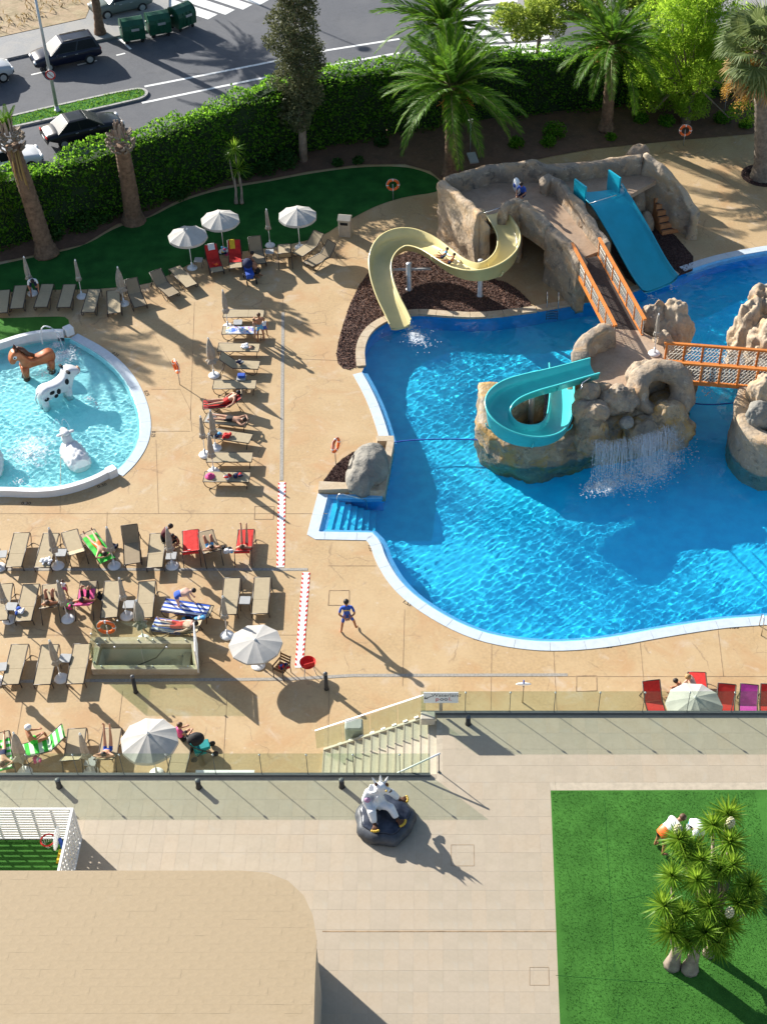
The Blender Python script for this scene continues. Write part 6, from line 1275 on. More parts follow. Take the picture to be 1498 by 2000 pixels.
heap('crumpled white towel on the near end of a flat lounger', on(C2, -.1, .68, .02), (.2, .24, .1), [mt['whitec']], 11); heap('crumpled blue and white towel on a middle row lounger', on(D1, .22, .55, .02), (.18, .2, .1), [mt['whitec'], mt['blue']], 12); heap('folded white towel and phone on a column lounger', on(B3, .0, .25, .02), (.2, .16, .08), [mt['whitec']], 13); heap('small dark things beside the white towel', on(B3, .0, .58, .0), (.1, .08, .04), [mt['black'], mt['skin']], 14, 'belongings', 'belongings', 5)
heap('dark blue and grey bag on the raised back lounger', on(B4, 0, -.1, .05), (.16, .14, .16), [mt['navy'], mt['gtable'], mt['navy']], 15, 'bag', 'bag'); heap('crumpled red cloth on a column lounger', on(B8, .05, -.1, .02), (.24, .16, .1), [mt['red']], 16, n=13); heap('navy clothes at the head of the red cloth lounger', on(B8, .12, -.6, .02), (.2, .12, .08), [mt['navy'], mt['lblue']], 17, 'clothes', 'clothes')
heap('red and white clothes on the lowest column lounger', on(B10, .05, .05, .03), (.14, .13, .1), [mt['red'], mt['whitec']], 18, 'clothes', 'clothes'); heap('navy and red clothes on the lowest column lounger', on(B10, -.02, .45, .03), (.2, .14, .1), [mt['navy'], mt['red'], mt['navy']], 19, 'clothes', 'clothes')
hc = on(B10, 0, -.72, .02); tag(MB().lathe([(.22, 0), (.2, .03), (.11, .05), (.10, .13), (.04, .16), (0, .165)], 18, hc).build('sun_hat', [mt['pink']]), 'round pink sun hat on the lowest column lounger', 'hat')
heap('light blue towel and black bag between two sunbathers', P(447, 1078, .3), (.22, .2, .2), [mt['whitec'], mt['lblue'], mt['black'], mt['whitec']], 20, 'bag', 'bag', 12); heap('black bag and towel between the striped loungers', P(371, 1208, .1), (.3, .15, .15), [mt['black'], mt['navy'], mt['lblue']], 21, 'bag', 'bag', 12); heap('blue and white bag at the head of the striped lounger', P(392, 1208, .4), (.16, .12, .1), [mt['lblue'], mt['whitec']], 22, 'bag', 'bag')
heap('pink and white bag on the deck below the striped green lounger', P(73, 1487, .05), (.2, .2, .22), [mt['pink'], mt['whitec'], mt['magenta']], 23, 'bag', 'bag'); heap('black bag on the deck between middle row loungers', P(200, 1165, .05), (.12, .16, .14), [mt['black'], mt['navy']], 24, 'bag', 'bag'); heap('colourful toys and bag between the red draped loungers', P(440, 500, .05), (.2, .2, .5), [mt['lblue'], mt['pink'], mt['yellow'], mt['navy'], mt['whitec']], 25, 'bag', 'bag', 14); heap('pink and green beach things beside the folded parasol', P(137, 1188, .05), (.26, .2, .3), [mt['pink'], mt['greenc'], mt['black']], 26, 'bag', 'bag', 10)
heap('dark clothes on the deck beside the green mat', P(222, 1070, .05), (.2, .2, .1), [mt['black'], mt['navy']], 27, 'clothes', 'clothes'); heap('orange towel bundle on the red draped lounger seat', on(la1, .0, -.35, .04), (.2, .14, .1), [mt['ring'], mt['red']], 28)

# ------------------------------------------------------------------ people
def V3(x, y, z): return Vector((x, y, z))
def pose_stand(back=False, spread=.13, arms='side', lean=0):
    J = dict(pel=V3(0,0,.95), sp=V3(0,.01,1.12), ch=V3(0,0,1.33), nk=V3(0,0,1.49), sk=V3(0,.02,1.57), hd=V3(0,.03,1.66), tp=V3(0,.02,1.74))
    for s, n in ((-1, 'l'), (1, 'r')):
        J['sh'+n] = V3(.19*s, 0, 1.41); J['hp'+n] = V3(.1*s, 0, .9); J['kn'+n] = V3((.1+spread*.4)*s, .03, .5); J['an'+n] = V3((.1+spread*.7)*s, -.02, .09); J['to'+n] = V3((.12+spread*.8)*s, .15, .035)
        if arms == 'back': J['el'+n] = V3(.29*s, -.1, 1.14); J['wr'+n] = V3(.06*s, -.19, .98); J['ha'+n] = V3(-.02*s, -.2, .95)
        elif arms == 'fwd': J['el'+n] = V3(.26*s, .16, 1.18); J['wr'+n] = V3(.16*s, .38, 1.2); J['ha'+n] = V3(.13*s, .47, 1.22)
        else: J['el'+n] = V3(.25*s, -.02, 1.14); J['wr'+n] = V3(.27*s, .05, .9); J['ha'+n] = V3(.27*s, .08, .82)
    return J
def rotx(J, keys, piv, ang):
    A = Matrix.Rotation(ang, 3, 'X')
    for k in keys: J[k] = piv + A @ (J[k] - piv)
UP = ['sp', 'ch', 'nk', 'sk', 'hd', 'tp'] + [a + s for a in ('sh', 'el', 'wr', 'ha') for s in 'lr']
def pose_bend(ang=75, knees=.0):
    J = pose_stand(arms='fwd'); rotx(J, UP, J['pel'], -R(ang))
    for s, n in ((-1, 'l'), (1, 'r')): sh = J['sh'+n]; J['el'+n] = sh + V3(.05*s, .08, -.26); J['wr'+n] = sh + V3(.0, .2, -.48); J['ha'+n] = sh + V3(0, .24, -.56)
    return J
def pose_lie(ang=0, knees=0, arms='side', prone=False, legs=0):
    # lying along y, head at +y, pelvis above the lounger hinge
    J = dict(pel=V3(0, .1, .12), sp=V3(0, .27, .12), ch=V3(0, .48, .13), nk=V3(0, .64, .13), sk=V3(0, .72, .15), hd=V3(0, .80, .16), tp=V3(0, .88, .16))
    for s, n in ((-1, 'l'), (1, 'r')):
        J['sh'+n] = V3(.19*s, .56, .11); J['hp'+n] = V3(.1*s, .05, .11)
        if arms == 'up': J['el'+n] = V3(.36*s, .78, .12); J['wr'+n] = V3(.15*s, .9, .12); J['ha'+n] = V3(.06*s, .9, .12)
        elif arms == 'out': J['el'+n] = V3(.4*s, .4, .08); J['wr'+n] = V3(.38*s, .15, .08); J['ha'+n] = V3(.38*s, .07, .08)
        elif arms == 'read': J['el'+n] = V3(.27*s, .35, .2); J['wr'+n] = V3(.12*s, .4, .42); J['ha'+n] = V3(.08*s, .43, .49)
        else: J['el'+n] = V3(.28*s, .3, .08); J['wr'+n] = V3(.27*s, .05, .08); J['ha'+n] = V3(.26*s, -.03, .08)
    if ang: rotx(J, UP, J['pel'] + V3(0, .02, 0), R(ang))
    for s, n in ((-1, 'l'), (1, 'r')):
        k = knees if (s > 0 or knees < 2) else 0
        if legs: J['kn'+n] = V3(.11*s, -.22, .1 + .36 * legs); J['an'+n] = V3(.12*s, -.42 - .1 * s, .12 + .70 * legs); J['to'+n] = V3(.13*s, -.40, .25 + .76 * legs)
        elif knees: J['kn'+n] = V3(.14*s, -.22, .48); J['an'+n] = V3(.13*s, -.5 - .08 * s, .1); J['to'+n] = V3(.14*s, -.66, .06)
        else: J['kn'+n] = V3(.12*s, -.37, .12); J['an'+n] = V3(.16*s, -.80, .09); J['to'+n] = V3(.19*s, -.88, .09 - (.06 if prone else -.12))
    return J
def pose_sit(h=.40, lean=10, arms='fwd', legs=.45):
    J = dict(pel=V3(0, 0, h + .1), sp=V3(0, -.02, h + .28), ch=V3(0, 0, h + .5), nk=V3(0, .02, h + .66), sk=V3(0, .05, h + .73), hd=V3(0, .07, h + .82), tp=V3(0, .06, h + .9))
    for s, n in ((-1, 'l'), (1, 'r')):
        J['sh'+n] = V3(.18*s, .01, h + .58); J['el'+n] = V3(.25*s, .14, h + .35); J['wr'+n] = V3(.16*s, .34, h + .33); J['ha'+n] = V3(.13*s, .42, h + .34)
        J['hp'+n] = V3(.1*s, .03, h + .08); J['kn'+n] = V3(.13*s, legs, h + .1); J['an'+n] = V3(.13*s, legs + .05, max(.08, h - .32)); J['to'+n] = V3(.14*s, legs + .22, max(.04, h - .37))
    rotx(J, UP, J['pel'], -R(lean)); return J
def pose_kneel(lean=45):
    J = pose_sit(.18, lean)
    for s, n in ((-1, 'l'), (1, 'r')): J['hp'+n] = V3(.1*s, .02, .28); J['kn'+n] = V3(.13*s, .38, .08); J['an'+n] = V3(.12*s, .0, .07); J['to'+n] = V3(.12*s, -.16, .04)
    return J
BONES = [('pel', 'sp', 'hip'), ('sp', 'ch', 'torso'), ('ch', 'nk', 'torso'), ('nk', 'sk', 'head'), ('sk', 'hd', 'head'), ('hd', 'tp', 'head')]
for n in 'lr': BONES += [('ch', 'sh'+n, 'torso'), ('sh'+n, 'el'+n, 'uarm'), ('el'+n, 'wr'+n, 'farm'), ('wr'+n, 'ha'+n, 'farm'), ('pel', 'hp'+n, 'hip'), ('hp'+n, 'kn'+n, 'thigh'), ('kn'+n, 'an'+n, 'shin'), ('an'+n, 'to'+n, 'foot')]
RAD = dict(pel=.125, sp=.11, ch=.13, nk=.05, sk=.075, hd=.098, tp=.06, sh=.062, el=.043, wr=.03, ha=.03, hp=.085, kn=.056, an=.036, to=.032)
pend = []
def person(label, J, M4, skin, clothes, hair='hair', sc_=1.0, girth=1.0, hat=None):
    names = list(J.keys()); idx = {k: i for i, k in enumerate(names)}; vs = [J[k] * sc_ for k in names]; rad = [RAD[k if k in RAD else k[:-1]] * sc_ * (girth if k[:2] in ('pe', 'sp', 'ch', 'hp', 'sh') else 1) for k in names]; ed = [(idx[a], idx[b]) for a, b, _ in BONES]
    for n in 'lr':                                           # five fingers on each hand
        h, w_ = J['ha'+n] * sc_, J['wr'+n] * sc_; d = (h - w_).normalized(); s = d.cross(V3(0, 0, 1) if abs(d.z) < .8 else V3(1, 0, 0)).normalized(); ih = idx['ha'+n]
        for q in range(5):
            o_ = (q - 2) * .016 * sc_; ln = (.05, .075, .08, .075, .06)[q] * sc_; dd = d if q else (d * .5 + s * -.9).normalized()
            vs.append(h + s * o_ * 1.4 + dd * ln); rad.append(.009 * sc_); ed.append((ih, len(vs) - 1))
    me = bpy.data.meshes.new('person_rig'); me.from_pydata([tuple(v) for v in vs], ed, []); bm = bmesh.new(); bm.from_mesh(me); ly = bm.verts.layers.skin.verify()
    for v, r in zip(bm.verts, rad): v[ly].radius = (r, r)
    bm.verts.ensure_lookup_table(); bm.verts[0][ly].use_root = True; bm.to_mesh(me); bm.free()
    o = bpy.data.objects.new('person_rig', me); col.objects.link(o); m1 = o.modifiers.new('s', 'SKIN'); m1.use_smooth_shade = True; m2 = o.modifiers.new('u', 'SUBSURF'); m2.levels = 1; m2.render_levels = 1
    root = thing('person', label, 'person'); root.matrix_world = M4; pend.append((o, root, J, sc_, skin, clothes)); hd, tp, sk = J['hd'] * sc_, J['tp'] * sc_, J['sk'] * sc_
    if hair:
        up = (tp - sk).normalized(); f = up.cross(V3(1, 0, 0)); f = -f if f.y < 0 else f; A = V3(0, 0, 1).rotation_difference(up).to_matrix(); MB().ell(hd + up * .022 * sc_ - A @ V3(0, .018 * sc_, 0), (.105 * sc_, .115 * sc_, .105 * sc_), 12, 8, M=A).build('hair', mt[hair], root)
    if hat: up = (tp - sk).normalized(); A = V3(0, 0, 1).rotation_difference(up).to_matrix(); MB().ell(hd + up * .04 * sc_, (.12 * sc_, .13 * sc_, .11 * sc_), 12, 8, M=A).build('cap', mt[hat], root)
    return root
def at(u, v, z, ang): return Matrix.Translation(P(u, v, z)) @ Matrix.Rotation(ang, 4, 'Z')
def onl(L_, x=0, y=0, z=0, flip=False): return lm(L_) @ Matrix.Translation((x, y, LH + z)) @ Matrix.Rotation(math.pi if flip else 0, 4, 'Z')
shorts = lambda m: {'hip': m, 'thigh': m}; trunks = lambda m: {'hip': m}
J = pose_stand(arms='back', spread=.22); J['anr'] += V3(.06, .16, 0); J['tor'] += V3(.08, .14, 0); J['knr'] += V3(.05, .1, 0)
g = person('lifeguard in blue T-shirt and shorts standing with hands behind the back', J, at(680, 1236, 0, .1), 'skint', {'torso': 'blue', 'uarm': 'blue', 'hip': 'blue', 'thigh': 'blue'}, sc_=1.04)
person('worker in a white shirt bending over a lounger by the lawn', pose_bend(60), at(70, 578, 0, R(200)), 'skint', {'torso': 'whitec', 'uarm': 'whitec', 'hip': 'navy', 'thigh': 'navy', 'shin': 'navy'})
person('tanned person kneeling with bare back beside the pushchair', pose_kneel(40), at(506, 540, 0, R(60)), 'skint', trunks('black')); person('dark haired person crouching behind the pushchair', pose_kneel(25), at(486, 530, 0, R(-40)), 'skint', {'hip': 'blue', 'thigh': 'blue'})
person('tanned woman in light blue shorts standing by the column loungers', pose_stand(arms='fwd', spread=.1), at(511, 668, 0, R(20)), 'skint', trunks('lblue'), 'hairb', .95); person('small child held up beside the woman in light blue shorts', pose_stand(arms='fwd'), at(499, 658, .35, R(-100)), 'skin', trunks('whitec'), 'hairb', .6); person('child in white and blue standing behind the woman', pose_stand(), at(519, 660, 0, R(30)), 'skint', {'torso': 'whitec', 'hip': 'blue'}, 'hairb', .66)
person('sunbather in red trunks lying on a striped red towel', pose_lie(32, 0, 'out'), onl(B6, 0, .0, .0), 'skin', trunks('red')); person('sunbather in a black bikini lying face down with long dark hair', pose_lie(0, 0, 'up', True), onl(B7, 0, .05), 'skin', trunks('black'))
person('sunbather in orange-red shorts lying on the green mat', pose_lie(0, 0, 'up'), onl(C4, 0, .0, .05), 'skin', {'hip': 'ring'}); person('person in a maroon top sitting sideways on a flat lounger', pose_sit(.4, 35), at(318, 1068, 0, R(-75)), 'skint', {'torso': 'maroon', 'uarm': 'maroon', 'hip': 'black', 'thigh': 'black'})
person('child in black clothes sitting next to the person in maroon', pose_sit(.4, 20), at(349, 1068, 0, R(150)), 'skint', {'torso': 'black', 'hip': 'black', 'thigh': 'black'}, 'hair', .72)
person('sunbather in bright blue shorts lounging with knees bent', pose_lie(38, 1, 'up'), onl(C8), 'skint', {'hip': 'lblue'}); person('sunbather with both legs stretched up on the red lounger', pose_lie(38, 0, 'side', legs=.9), onl(C9), 'skin', trunks('red'), 'hairb')
person('tanned person lounging with knees up in the middle row', pose_lie(40, 1, 'side'), onl(D2), 'skint', trunks('brown'), 'hairb'); person('toddler standing between the middle row loungers', pose_stand(arms='side'), at(131, 1166, 0, R(160)), 'skint', {'torso': 'whitec', 'hip': 'pink'}, 'hairb', .55); person('person in black shorts lounging with knees up on a pink towel', pose_lie(40, 1, 'out'), onl(D3), 'skint', {'hip': 'black', 'thigh': 'black'})
person('pale bare-backed person bending over the striped lounger', pose_bend(85), at(350, 1192, 0, R(-75)), 'skinp', trunks('blue'), 'hair', .95, 1.25); person('sunbather in red shorts lying on a striped towel', pose_lie(18, 0, 'side'), onl(D7), 'skinp', {'hip': 'red', 'thigh': 'red'}, 'hair', 1.0, 1.15)
person('sunbather in dark green trunks lying on the bright green mat', pose_lie(18, 0, 'up'), onl(F1), 'skin', trunks('shrubc') if 'shrubc' in mt else trunks('navy'), 'hairb', 1.0, 1.1); person('person in a white cap sitting reading on the green striped lounger', pose_sit(.36, -5, legs=.5), at(68, 1462, 0, R(-60)), 'skint', {'hip': 'greenc'}, 'hair', 1.0, 1.1, 'whitec')
person('person in blue shorts lying with both legs stretched up', pose_lie(38, 0, 'up', legs=1.0), onl(F4), 'skin', {'hip': 'blue'}, 'hair'); person('woman in a pink top and black skirt sitting by the pushchair', pose_sit(.36, 0, legs=.5), at(357, 1458, 0, R(-45)), 'skin', {'torso': 'pink', 'hip': 'black', 'thigh': 'black'}, 'hairb')
person('heavy bare-backed person sitting on the red lounger by the pale parasol', pose_sit(.38, 20), at(1352, 1362, 0, R(95)), 'skinp', {'hip': 'navy', 'thigh': 'navy'}, 'hairl', 1.05, 1.45); person('person with dark hair sitting in front of the bare-backed one', pose_sit(.30, 25), at(1330, 1366, 0, R(70)), 'skint', {'torso': 'skint', 'hip': 'navy'}, 'hair', .9)
person('person in a pale shirt and orange shorts bending by the yucca', pose_bend(70), at(1286, 1662, TZ + .03, R(-60)), 'skint', {'torso': 'whitec', 'uarm': 'whitec', 'hip': 'ring', 'thigh': 'black'}, 'hairb', 1.1, 1.4); person('person in a white shirt bending behind the yucca', pose_bend(60), at(1350, 1640, TZ + .03, R(170)), 'skint', {'torso': 'whitec', 'uarm': 'whitec', 'hip': 'whitec', 'thigh': 'lblue'}, None, 1.08, 1.4, 'whitec')
person('attendant in a blue shirt sitting at the top of the yellow slide', pose_sit(.30, 15), at(1020, 392, 2.5, R(150)), 'skint', {'torso': 'blue', 'uarm': 'blue', 'hip': 'navy', 'thigh': 'navy'})
person('child in a turquoise top riding down the yellow slide', pose_sit(.0, -25, legs=.5), Matrix.Translation(yp[7] + Vector((.1, 0, .05))) @ Matrix.Rotation(R(75), 4, 'Z'), 'skint', {'torso': 'lblue', 'hip': 'navy'}, 'hair', .75); person('child in dark trunks riding close behind on the yellow slide', pose_sit(.0, -25, legs=.5), Matrix.Translation(yp[6].lerp(yp[7], .55) + Vector((.1, 0, .05))) @ Matrix.Rotation(R(75), 4, 'Z'), 'skint', trunks('navy'), 'hair', .72)
dg = bpy.context.evaluated_depsgraph_get(); dg.update()
for (o, root, J, s_, skin, cl) in pend:
    me = bpy.data.meshes.new_from_object(o.evaluated_get(dg)); me.name = 'body'; ms = [skin] + sorted(set(cl.values()) - {skin}); me.materials.clear()
    for k in ms: me.materials.append(mt[k])
    A = np.array([tuple(J[a] * s_) for a, b, _ in BONES]); B = np.array([tuple(J[b] * s_) for a, b, _ in BONES]); n = len(me.polygons); ctr = np.zeros(n * 3); me.polygons.foreach_get('center', ctr); ctr = ctr.reshape(-1, 3)
    AB = B - A; tt = np.clip(((ctr[:, None] - A) * AB).sum(-1) / (AB ** 2).sum(-1), 0, 1); d = np.linalg.norm(ctr[:, None] - (A + tt[..., None] * AB), axis=-1); bi = d.argmin(1); th = tt[np.arange(n), bi]
    mi = np.zeros(n, np.int32)
    for k, (a, b, z) in enumerate(BONES):
        c_ = cl.get(z)
        if c_: q = (bi == k) & ((th < .72) | (z not in ('thigh', 'uarm'))); mi[q] = ms.index(c_)
        if z == 'thigh' and not c_ and cl.get('hip'): mi[(bi == k) & (th < .28)] = ms.index(cl['hip'])
    me.polygons.foreach_set('material_index', mi); me.polygons.foreach_set('use_smooth', np.ones(n, bool)); obj('body', me, root); rig = o.data; bpy.data.objects.remove(o); bpy.data.meshes.remove(rig)
def text(s, size, M4, m, name, parent=None, label=None, ext=.002):
    cu = bpy.data.curves.new('t', 'FONT'); cu.body = s; cu.size = size; cu.extrude = ext; cu.align_x = 'CENTER'; cu.align_y = 'CENTER'; o = bpy.data.objects.new('t', cu); col.objects.link(o); d = bpy.context.evaluated_depsgraph_get(); me = bpy.data.meshes.new_from_object(o.evaluated_get(d)); bpy.data.objects.remove(o)
    me.transform(M4); me.materials.clear(); me.materials.append(m); q = obj(name, me, parent); return q
mb = MB()
for k_ in range(4): mb.box((-.09 + .06 * k_, -.148, 1.42), (.042, .01, .05 + .01 * (k_ % 2)))
mb.build('shirt_print', mt['yellow'], g)

# ------------------------------------------------------------------ writing on the deck
for (s, u, v, a) in (('1.55', 795, 1178, -38), ('1.55', 933, 1248, -18), ('1.55', 1185, 1263, 8), ('1.55', 1432, 1225, 5), ('1.55', 724, 1070, -75), ('0.25', 226, 692, -40), ('0.25', 287, 768, -65), ('0.25', 300, 848, -85), ('0.30', 52, 983, 0), ('0.30', 200, 948, 30)):
    c = P(u, v, .006); text(s, .24, Matrix.Translation(c) @ Matrix.Rotation(R(a), 4, 'Z'), mt['black'], 'depth_mark', deck)
M7 = lm(C7) @ Matrix.Translation((.06, .22 + .36 * math.cos(R(42)), LH + .085 + .36 * math.sin(R(42)))) @ Matrix.Rotation(R(42), 4, 'X') @ Matrix.Rotation(R(-90), 4, 'Z')
mb = MB(); M8 = c7t.matrix_basis.inverted() @ M7
for k_, (w_, h_) in enumerate(((.07, .13), (.05, .15), (.08, .11), (.06, .14), (.07, .12))): mb.add([M8 @ Vector((x, y, .004)) for x, y in ((-.25 + k_ * .11, -h_ / 2), (-.25 + k_ * .11 + w_, -h_ / 2 + .02), (-.25 + k_ * .11 + w_, h_ / 2), (-.25 + k_ * .11, h_ / 2 - .03))], [(0, 1, 2, 3)])
mb.build('print', mt['whitec'], c7t)

# ------------------------------------------------------------------ small furniture
def life_ring(label, u, v, h, ang, tilt=0, z=0):
    b = P(u, v, z); t = thing('life_ring', label, 'life ring', b, ang, 'orange life rings'); MB().tube([(0, .05, 0), (0, .05, h)], .022, 6).build('post', mt['galv'], t)
    for k in range(4):
        a0 = k * math.pi / 2 + .08; pts = [(.29 * math.cos(a0 + q * .1765), 0, h - .02 + .29 * math.sin(a0 + q * .1765)) for q in range(9)]; MB().tube(pts, .068, 10).build('ring_segment', mt['ring'], t)
        a1 = k * math.pi / 2; MB().tube([(.29 * math.cos(a1 + q), 0, h - .02 + .29 * math.sin(a1 + q)) for q in (-.09, -.03, .03, .09)], .071, 10).build('ring_band', mt['whitep'], t)
    MB().tube([(.37 * math.cos(q * .524), -.01 + .05 * (q % 3 == 1), h - .02 + .37 * math.sin(q * .524)) for q in range(12)], .011, 4, closed=True).build('grab_line', mt['whitec'], t)
life_ring('orange life ring on a post at the far lawn edge', 768, 392, 1.0, .1); life_ring('orange life ring on a post in front of the weeping tree', 1334, 285, 1.0, 0); life_ring('orange life ring on a thin post beside the turquoise pool', 350, 752, 1.1, -1.05); life_ring('orange life ring on a thin post at the mulch planter by the steps', 658, 906, 1.1, 1.15); life_ring('orange life ring on the stairwell glass', 217, 1262, 1.1, .0, z=.0)
b = P(675, 458); t = thing('litter_bin', 'square stone-coloured litter bin with a pitched lid by the lawn', 'litter bin', b, -.15); MB().rbox((0, 0, .48), (.62, .55, .96), .05).build('body', mt['binst'], t)
MB().add([(-.34, -.31, .962), (.34, -.31, .962), (.34, .31, .962), (-.34, .31, .962), (-.34, 0, 1.2), (.34, 0, 1.2), (-.34, -.31, 1.02), (.34, -.31, 1.02), (.34, .31, 1.02), (-.34, .31, 1.02)], [(0, 1, 7, 6), (1, 2, 8, 5, 7), (2, 3, 9, 8), (3, 0, 6, 4, 9), (6, 7, 5, 4), (4, 5, 8, 9)]).build('lid', mt['binst'], t); MB().box((0, -.281, .8), (.4, .01, .16)).build('slot', mt['black'], t)
def bollard(lab, u, v, h, r, z=0, cap=True, name='bollard'):
    b = P(u, v, z); t = thing(name, lab, 'bollard' if name == 'bollard' else 'light', b); MB().lathe([(r * 1.25, 0), (r * 1.25, .03), (r, .05), (r, h * .86)], 14).build('post', mt['dark'], t); MB().lathe([(r * .8, 0), (r * .8, h * .05), (r * 1.12, h * .055), (r * 1.1, h * .1), (r * .6, h * .145), (0, h * .16)], 14, (0, 0, h * .86)).build('cap', mt['char'], t); 
    if name != 'bollard': MB().lathe([(r * .9, 0), (r * .9, h * .3)], 12, (0, 0, h * .5)).build('lens', mt['cargl'], t)
bollard('black bollard in front of the glass stairwell', 266, 1352, .95, .075); bollard('black bollard beside the red chair', 638, 1346, .95, .075)
for lab, u, v in (('low black terrace light in front of the lattice enclosure', 117, 1537), ('low black terrace light between lattice and statue', 389, 1538), ('low black terrace light beside the white statue', 668, 1537), ('low black terrace light under the upper glass by the stairs', 914, 1414)): bollard(lab, u, v, .42, .085, TZ, name='terrace_light')
b = P(836, 1408, TZ); tag(MB().rbox(b + Vector((0, 0, .16)), (.5, .34, .32), .05).build('stone_block', mt['binst']), 'small stone block at the head of the stairs', 'block')
t = thing('pedestal_box', 'stone pedestal behind the small block at the stair head', 'pedestal', P(838, 1422, TZ)); 
bpy.data.objects.remove(t)
# cabinet beside the stairs, seen through the glass
b = P(693, 1452, 0); t = thing('cabinet', 'rounded pale cabinet with dark opening behind the sloping stair glass', 'cabinet', (b.x, max(b.y, yb + .42), 0)); MB().rbox((0, 0, .62), (.64, .5, .86), .1, n=5).build('housing', mt['gtable'], t); MB().box((.15, -.256, .32), (.3, .02, .14)).build('opening', mt['black'], t); MB().box((0, 0, .1), (.34, .28, .19)).build('stand', mt['gtable'], t)
# sign on the upper glass
sx0, sx1 = P(827, 1370, TZ + .9).x, P(895, 1370, TZ + .9).x; t = thing('pool_sign', 'white sign reading Waterland pool with an arrow on the glass', 'sign', ((sx0 + sx1) / 2, yb - .1, TZ + .75)); hw = (sx1 - sx0) / 2
MB().box((0, 0, .17), (hw * 2, .02, .56)).build('board', mt['whitep'], t); RX = Matrix.Rotation(R(90), 4, 'X')
text('Waterland', .235, Matrix.Translation((.18, -.014, .30)) @ RX, mt['char'], 'lettering', t); text('p', .26, Matrix.Translation((-.12, -.014, .10)) @ RX, mt['red'], 'lettering', t); text('oo', .26, Matrix.Translation((.10, -.014, .10)) @ RX, mt['navy'], 'lettering', t); text('l.', .26, Matrix.Translation((.32, -.014, .10)) @ RX, mt['red'], 'lettering', t)
MB().bar((-.56, -.014, .12), (-.3, -.014, .26), .006, .03).bar((-.56, -.014, .12), (-.44, -.014, .12), .006, .03).bar((-.56, -.014, .12), (-.52, -.014, .23), .006, .03).build('arrow', mt['char'], t)
MB().box((0, .02, -.35), (.12, .02, .5)).build('bracket', mt['cstone'], t)
sp_ = P(1022, 1360, TZ + 1.0); t = thing('sprinkler_tap', 'small white tap with wings standing on the deck behind the glass', 'tap', P(1020, 1372, 0)); MB().tube([(0, 0, 0), (0, 0, 1.0)], .03, 6).build('pole', mt['cstone'], t); MB().ell((0, 0, 1.05), (.3, .06, .06)).build('wing', mt['whitep'], t); MB().tube([(0, 0, .9), (0, 0, 1.25)], .03, 6).build('stem', mt['blue'], t)
# floor strips
def floor_strip(label, a, b, n):
    a, b = P(*a, .008), P(*b, .008); t = thing('floor_strip', label, 'floor strip', (a + b) / 2); MB().bar(a, b, .30, .012).build('strip', mt['whitec'], t, W=True); d = (b - a); s = Vector((-d.y, d.x, 0)).normalized()
    for k in range(n):
        for sd in (-1, 1):
            p, q = a + d * (k / n), a + d * ((k + .5) / n); o_ = s * .085 * sd; o2 = s * .16 * sd; u = d * (.25 / n); vs = [p + o_ + u, p + o2, q + o2, q + o_ + u]; MB().add([v + Vector((0, 0, .008)) for v in vs], [(0, 1, 2, 3)]).build('red_stripe', mt['red'], t, W=True)
floor_strip('white floor strip with red striped borders below the lounger column', (551, 942), (548, 1108), 20); floor_strip('white floor strip with red striped borders beside the open grey parasol', (598, 1118), (584, 1304), 20)
# pushchairs
def pushchair(label, u, v, ang, seat, hood):
    t = thing('pushchair', label, 'pushchair', P(u, v), ang)
    MB().tube(smooth([(-.22, -.45, 1.0), (-.22, -.3, .7), (-.22, .35, .12)], 1), .018, 6).tube(smooth([(.22, -.45, 1.0), (.22, -.3, .7), (.22, .35, .12)], 1), .018, 6).tube([(-.22, -.45, 1.0), (.22, -.45, 1.0)], .024, 6).tube([(-.22, .0, .42), (-.25, -.38, .12)], .018, 6).tube([(.22, .0, .42), (.25, -.38, .12)], .018, 6).build('frame', mt['dark'], t)
    MB().rbox((0, .02, .48), (.4, .5, .12), .05).bar((0, -.2, .5), (0, -.42, .98), .4, .07).build('seat', seat, t); MB().ell((0, -.18, .92), (.25, .32, .24), 14, 8).build('hood', hood, t); MB().rbox((0, -.1, .26), (.36, .42, .16), .05).build('basket', seat, t)
    for x in (-.24, .24):
        for y in (-.38, .38):
            tmp = MB().lathe([(.05, -.03), (.12, -.025), (.12, .025), (.05, .03)], 14); MB().add([(v_[2], v_[0], v_[1]) for v_ in tmp.v], tmp.f, 0, True).build('wheel', mt['tyre'], t, loc=(x, y, .12))
pushchair('blue pushchair in front of the red draped loungers', 489, 548, R(200), mt['blue'], mt['navy']); pushchair('black pushchair with teal basket beside the woman in pink', 398, 1472, R(-70), mt.setdefault('teal', mat('teal_cloth', (.01, .25, .25), .8, .1, 8)), mt['black'])
# chairs by the floor strip
def slat_chair(lab, u, v, ang, m, frame):
    t = thing('chair', lab, 'chair', P(u, v), ang)
    for y in (-.18, -.06, .06, .18): MB().box((0, y, .42), (.46, .10, .025)).build('seat_slat', m, t)
    for z in (.55, .68, .81): MB().bar((-.23, -.24 - (z - .5) * .2, z), (.23, -.24 - (z - .5) * .2, z), .02, .09).build('back_slat', m, t)
    for x in (-.22, .22): MB().tube([(x, .24, .62), (x, .24, 0)], .018, 6).build('leg', frame, t); MB().tube([(x, -.32, .88), (x, -.22, .42), (x, -.26, 0)], .018, 6).build('leg', frame, t); MB().bar((x, -.25, .62), (x, .26, .62), .05, .025).build('armrest', m, t)
mt['chairwood'] = mat('chair_wood', (.22, .10, .04), .6, .2, 8)
slat_chair('wooden slatted chair under the edge of the grey parasol', 552, 1318, R(150), mt['chairwood'], mt['dark']); heap('red and blue clothes on the wooden chair', P(555, 1305, .45), (.16, .14, .14), [mt['red'], mt['navy'], mt['blue']], 40, 'clothes', 'clothes', 10)
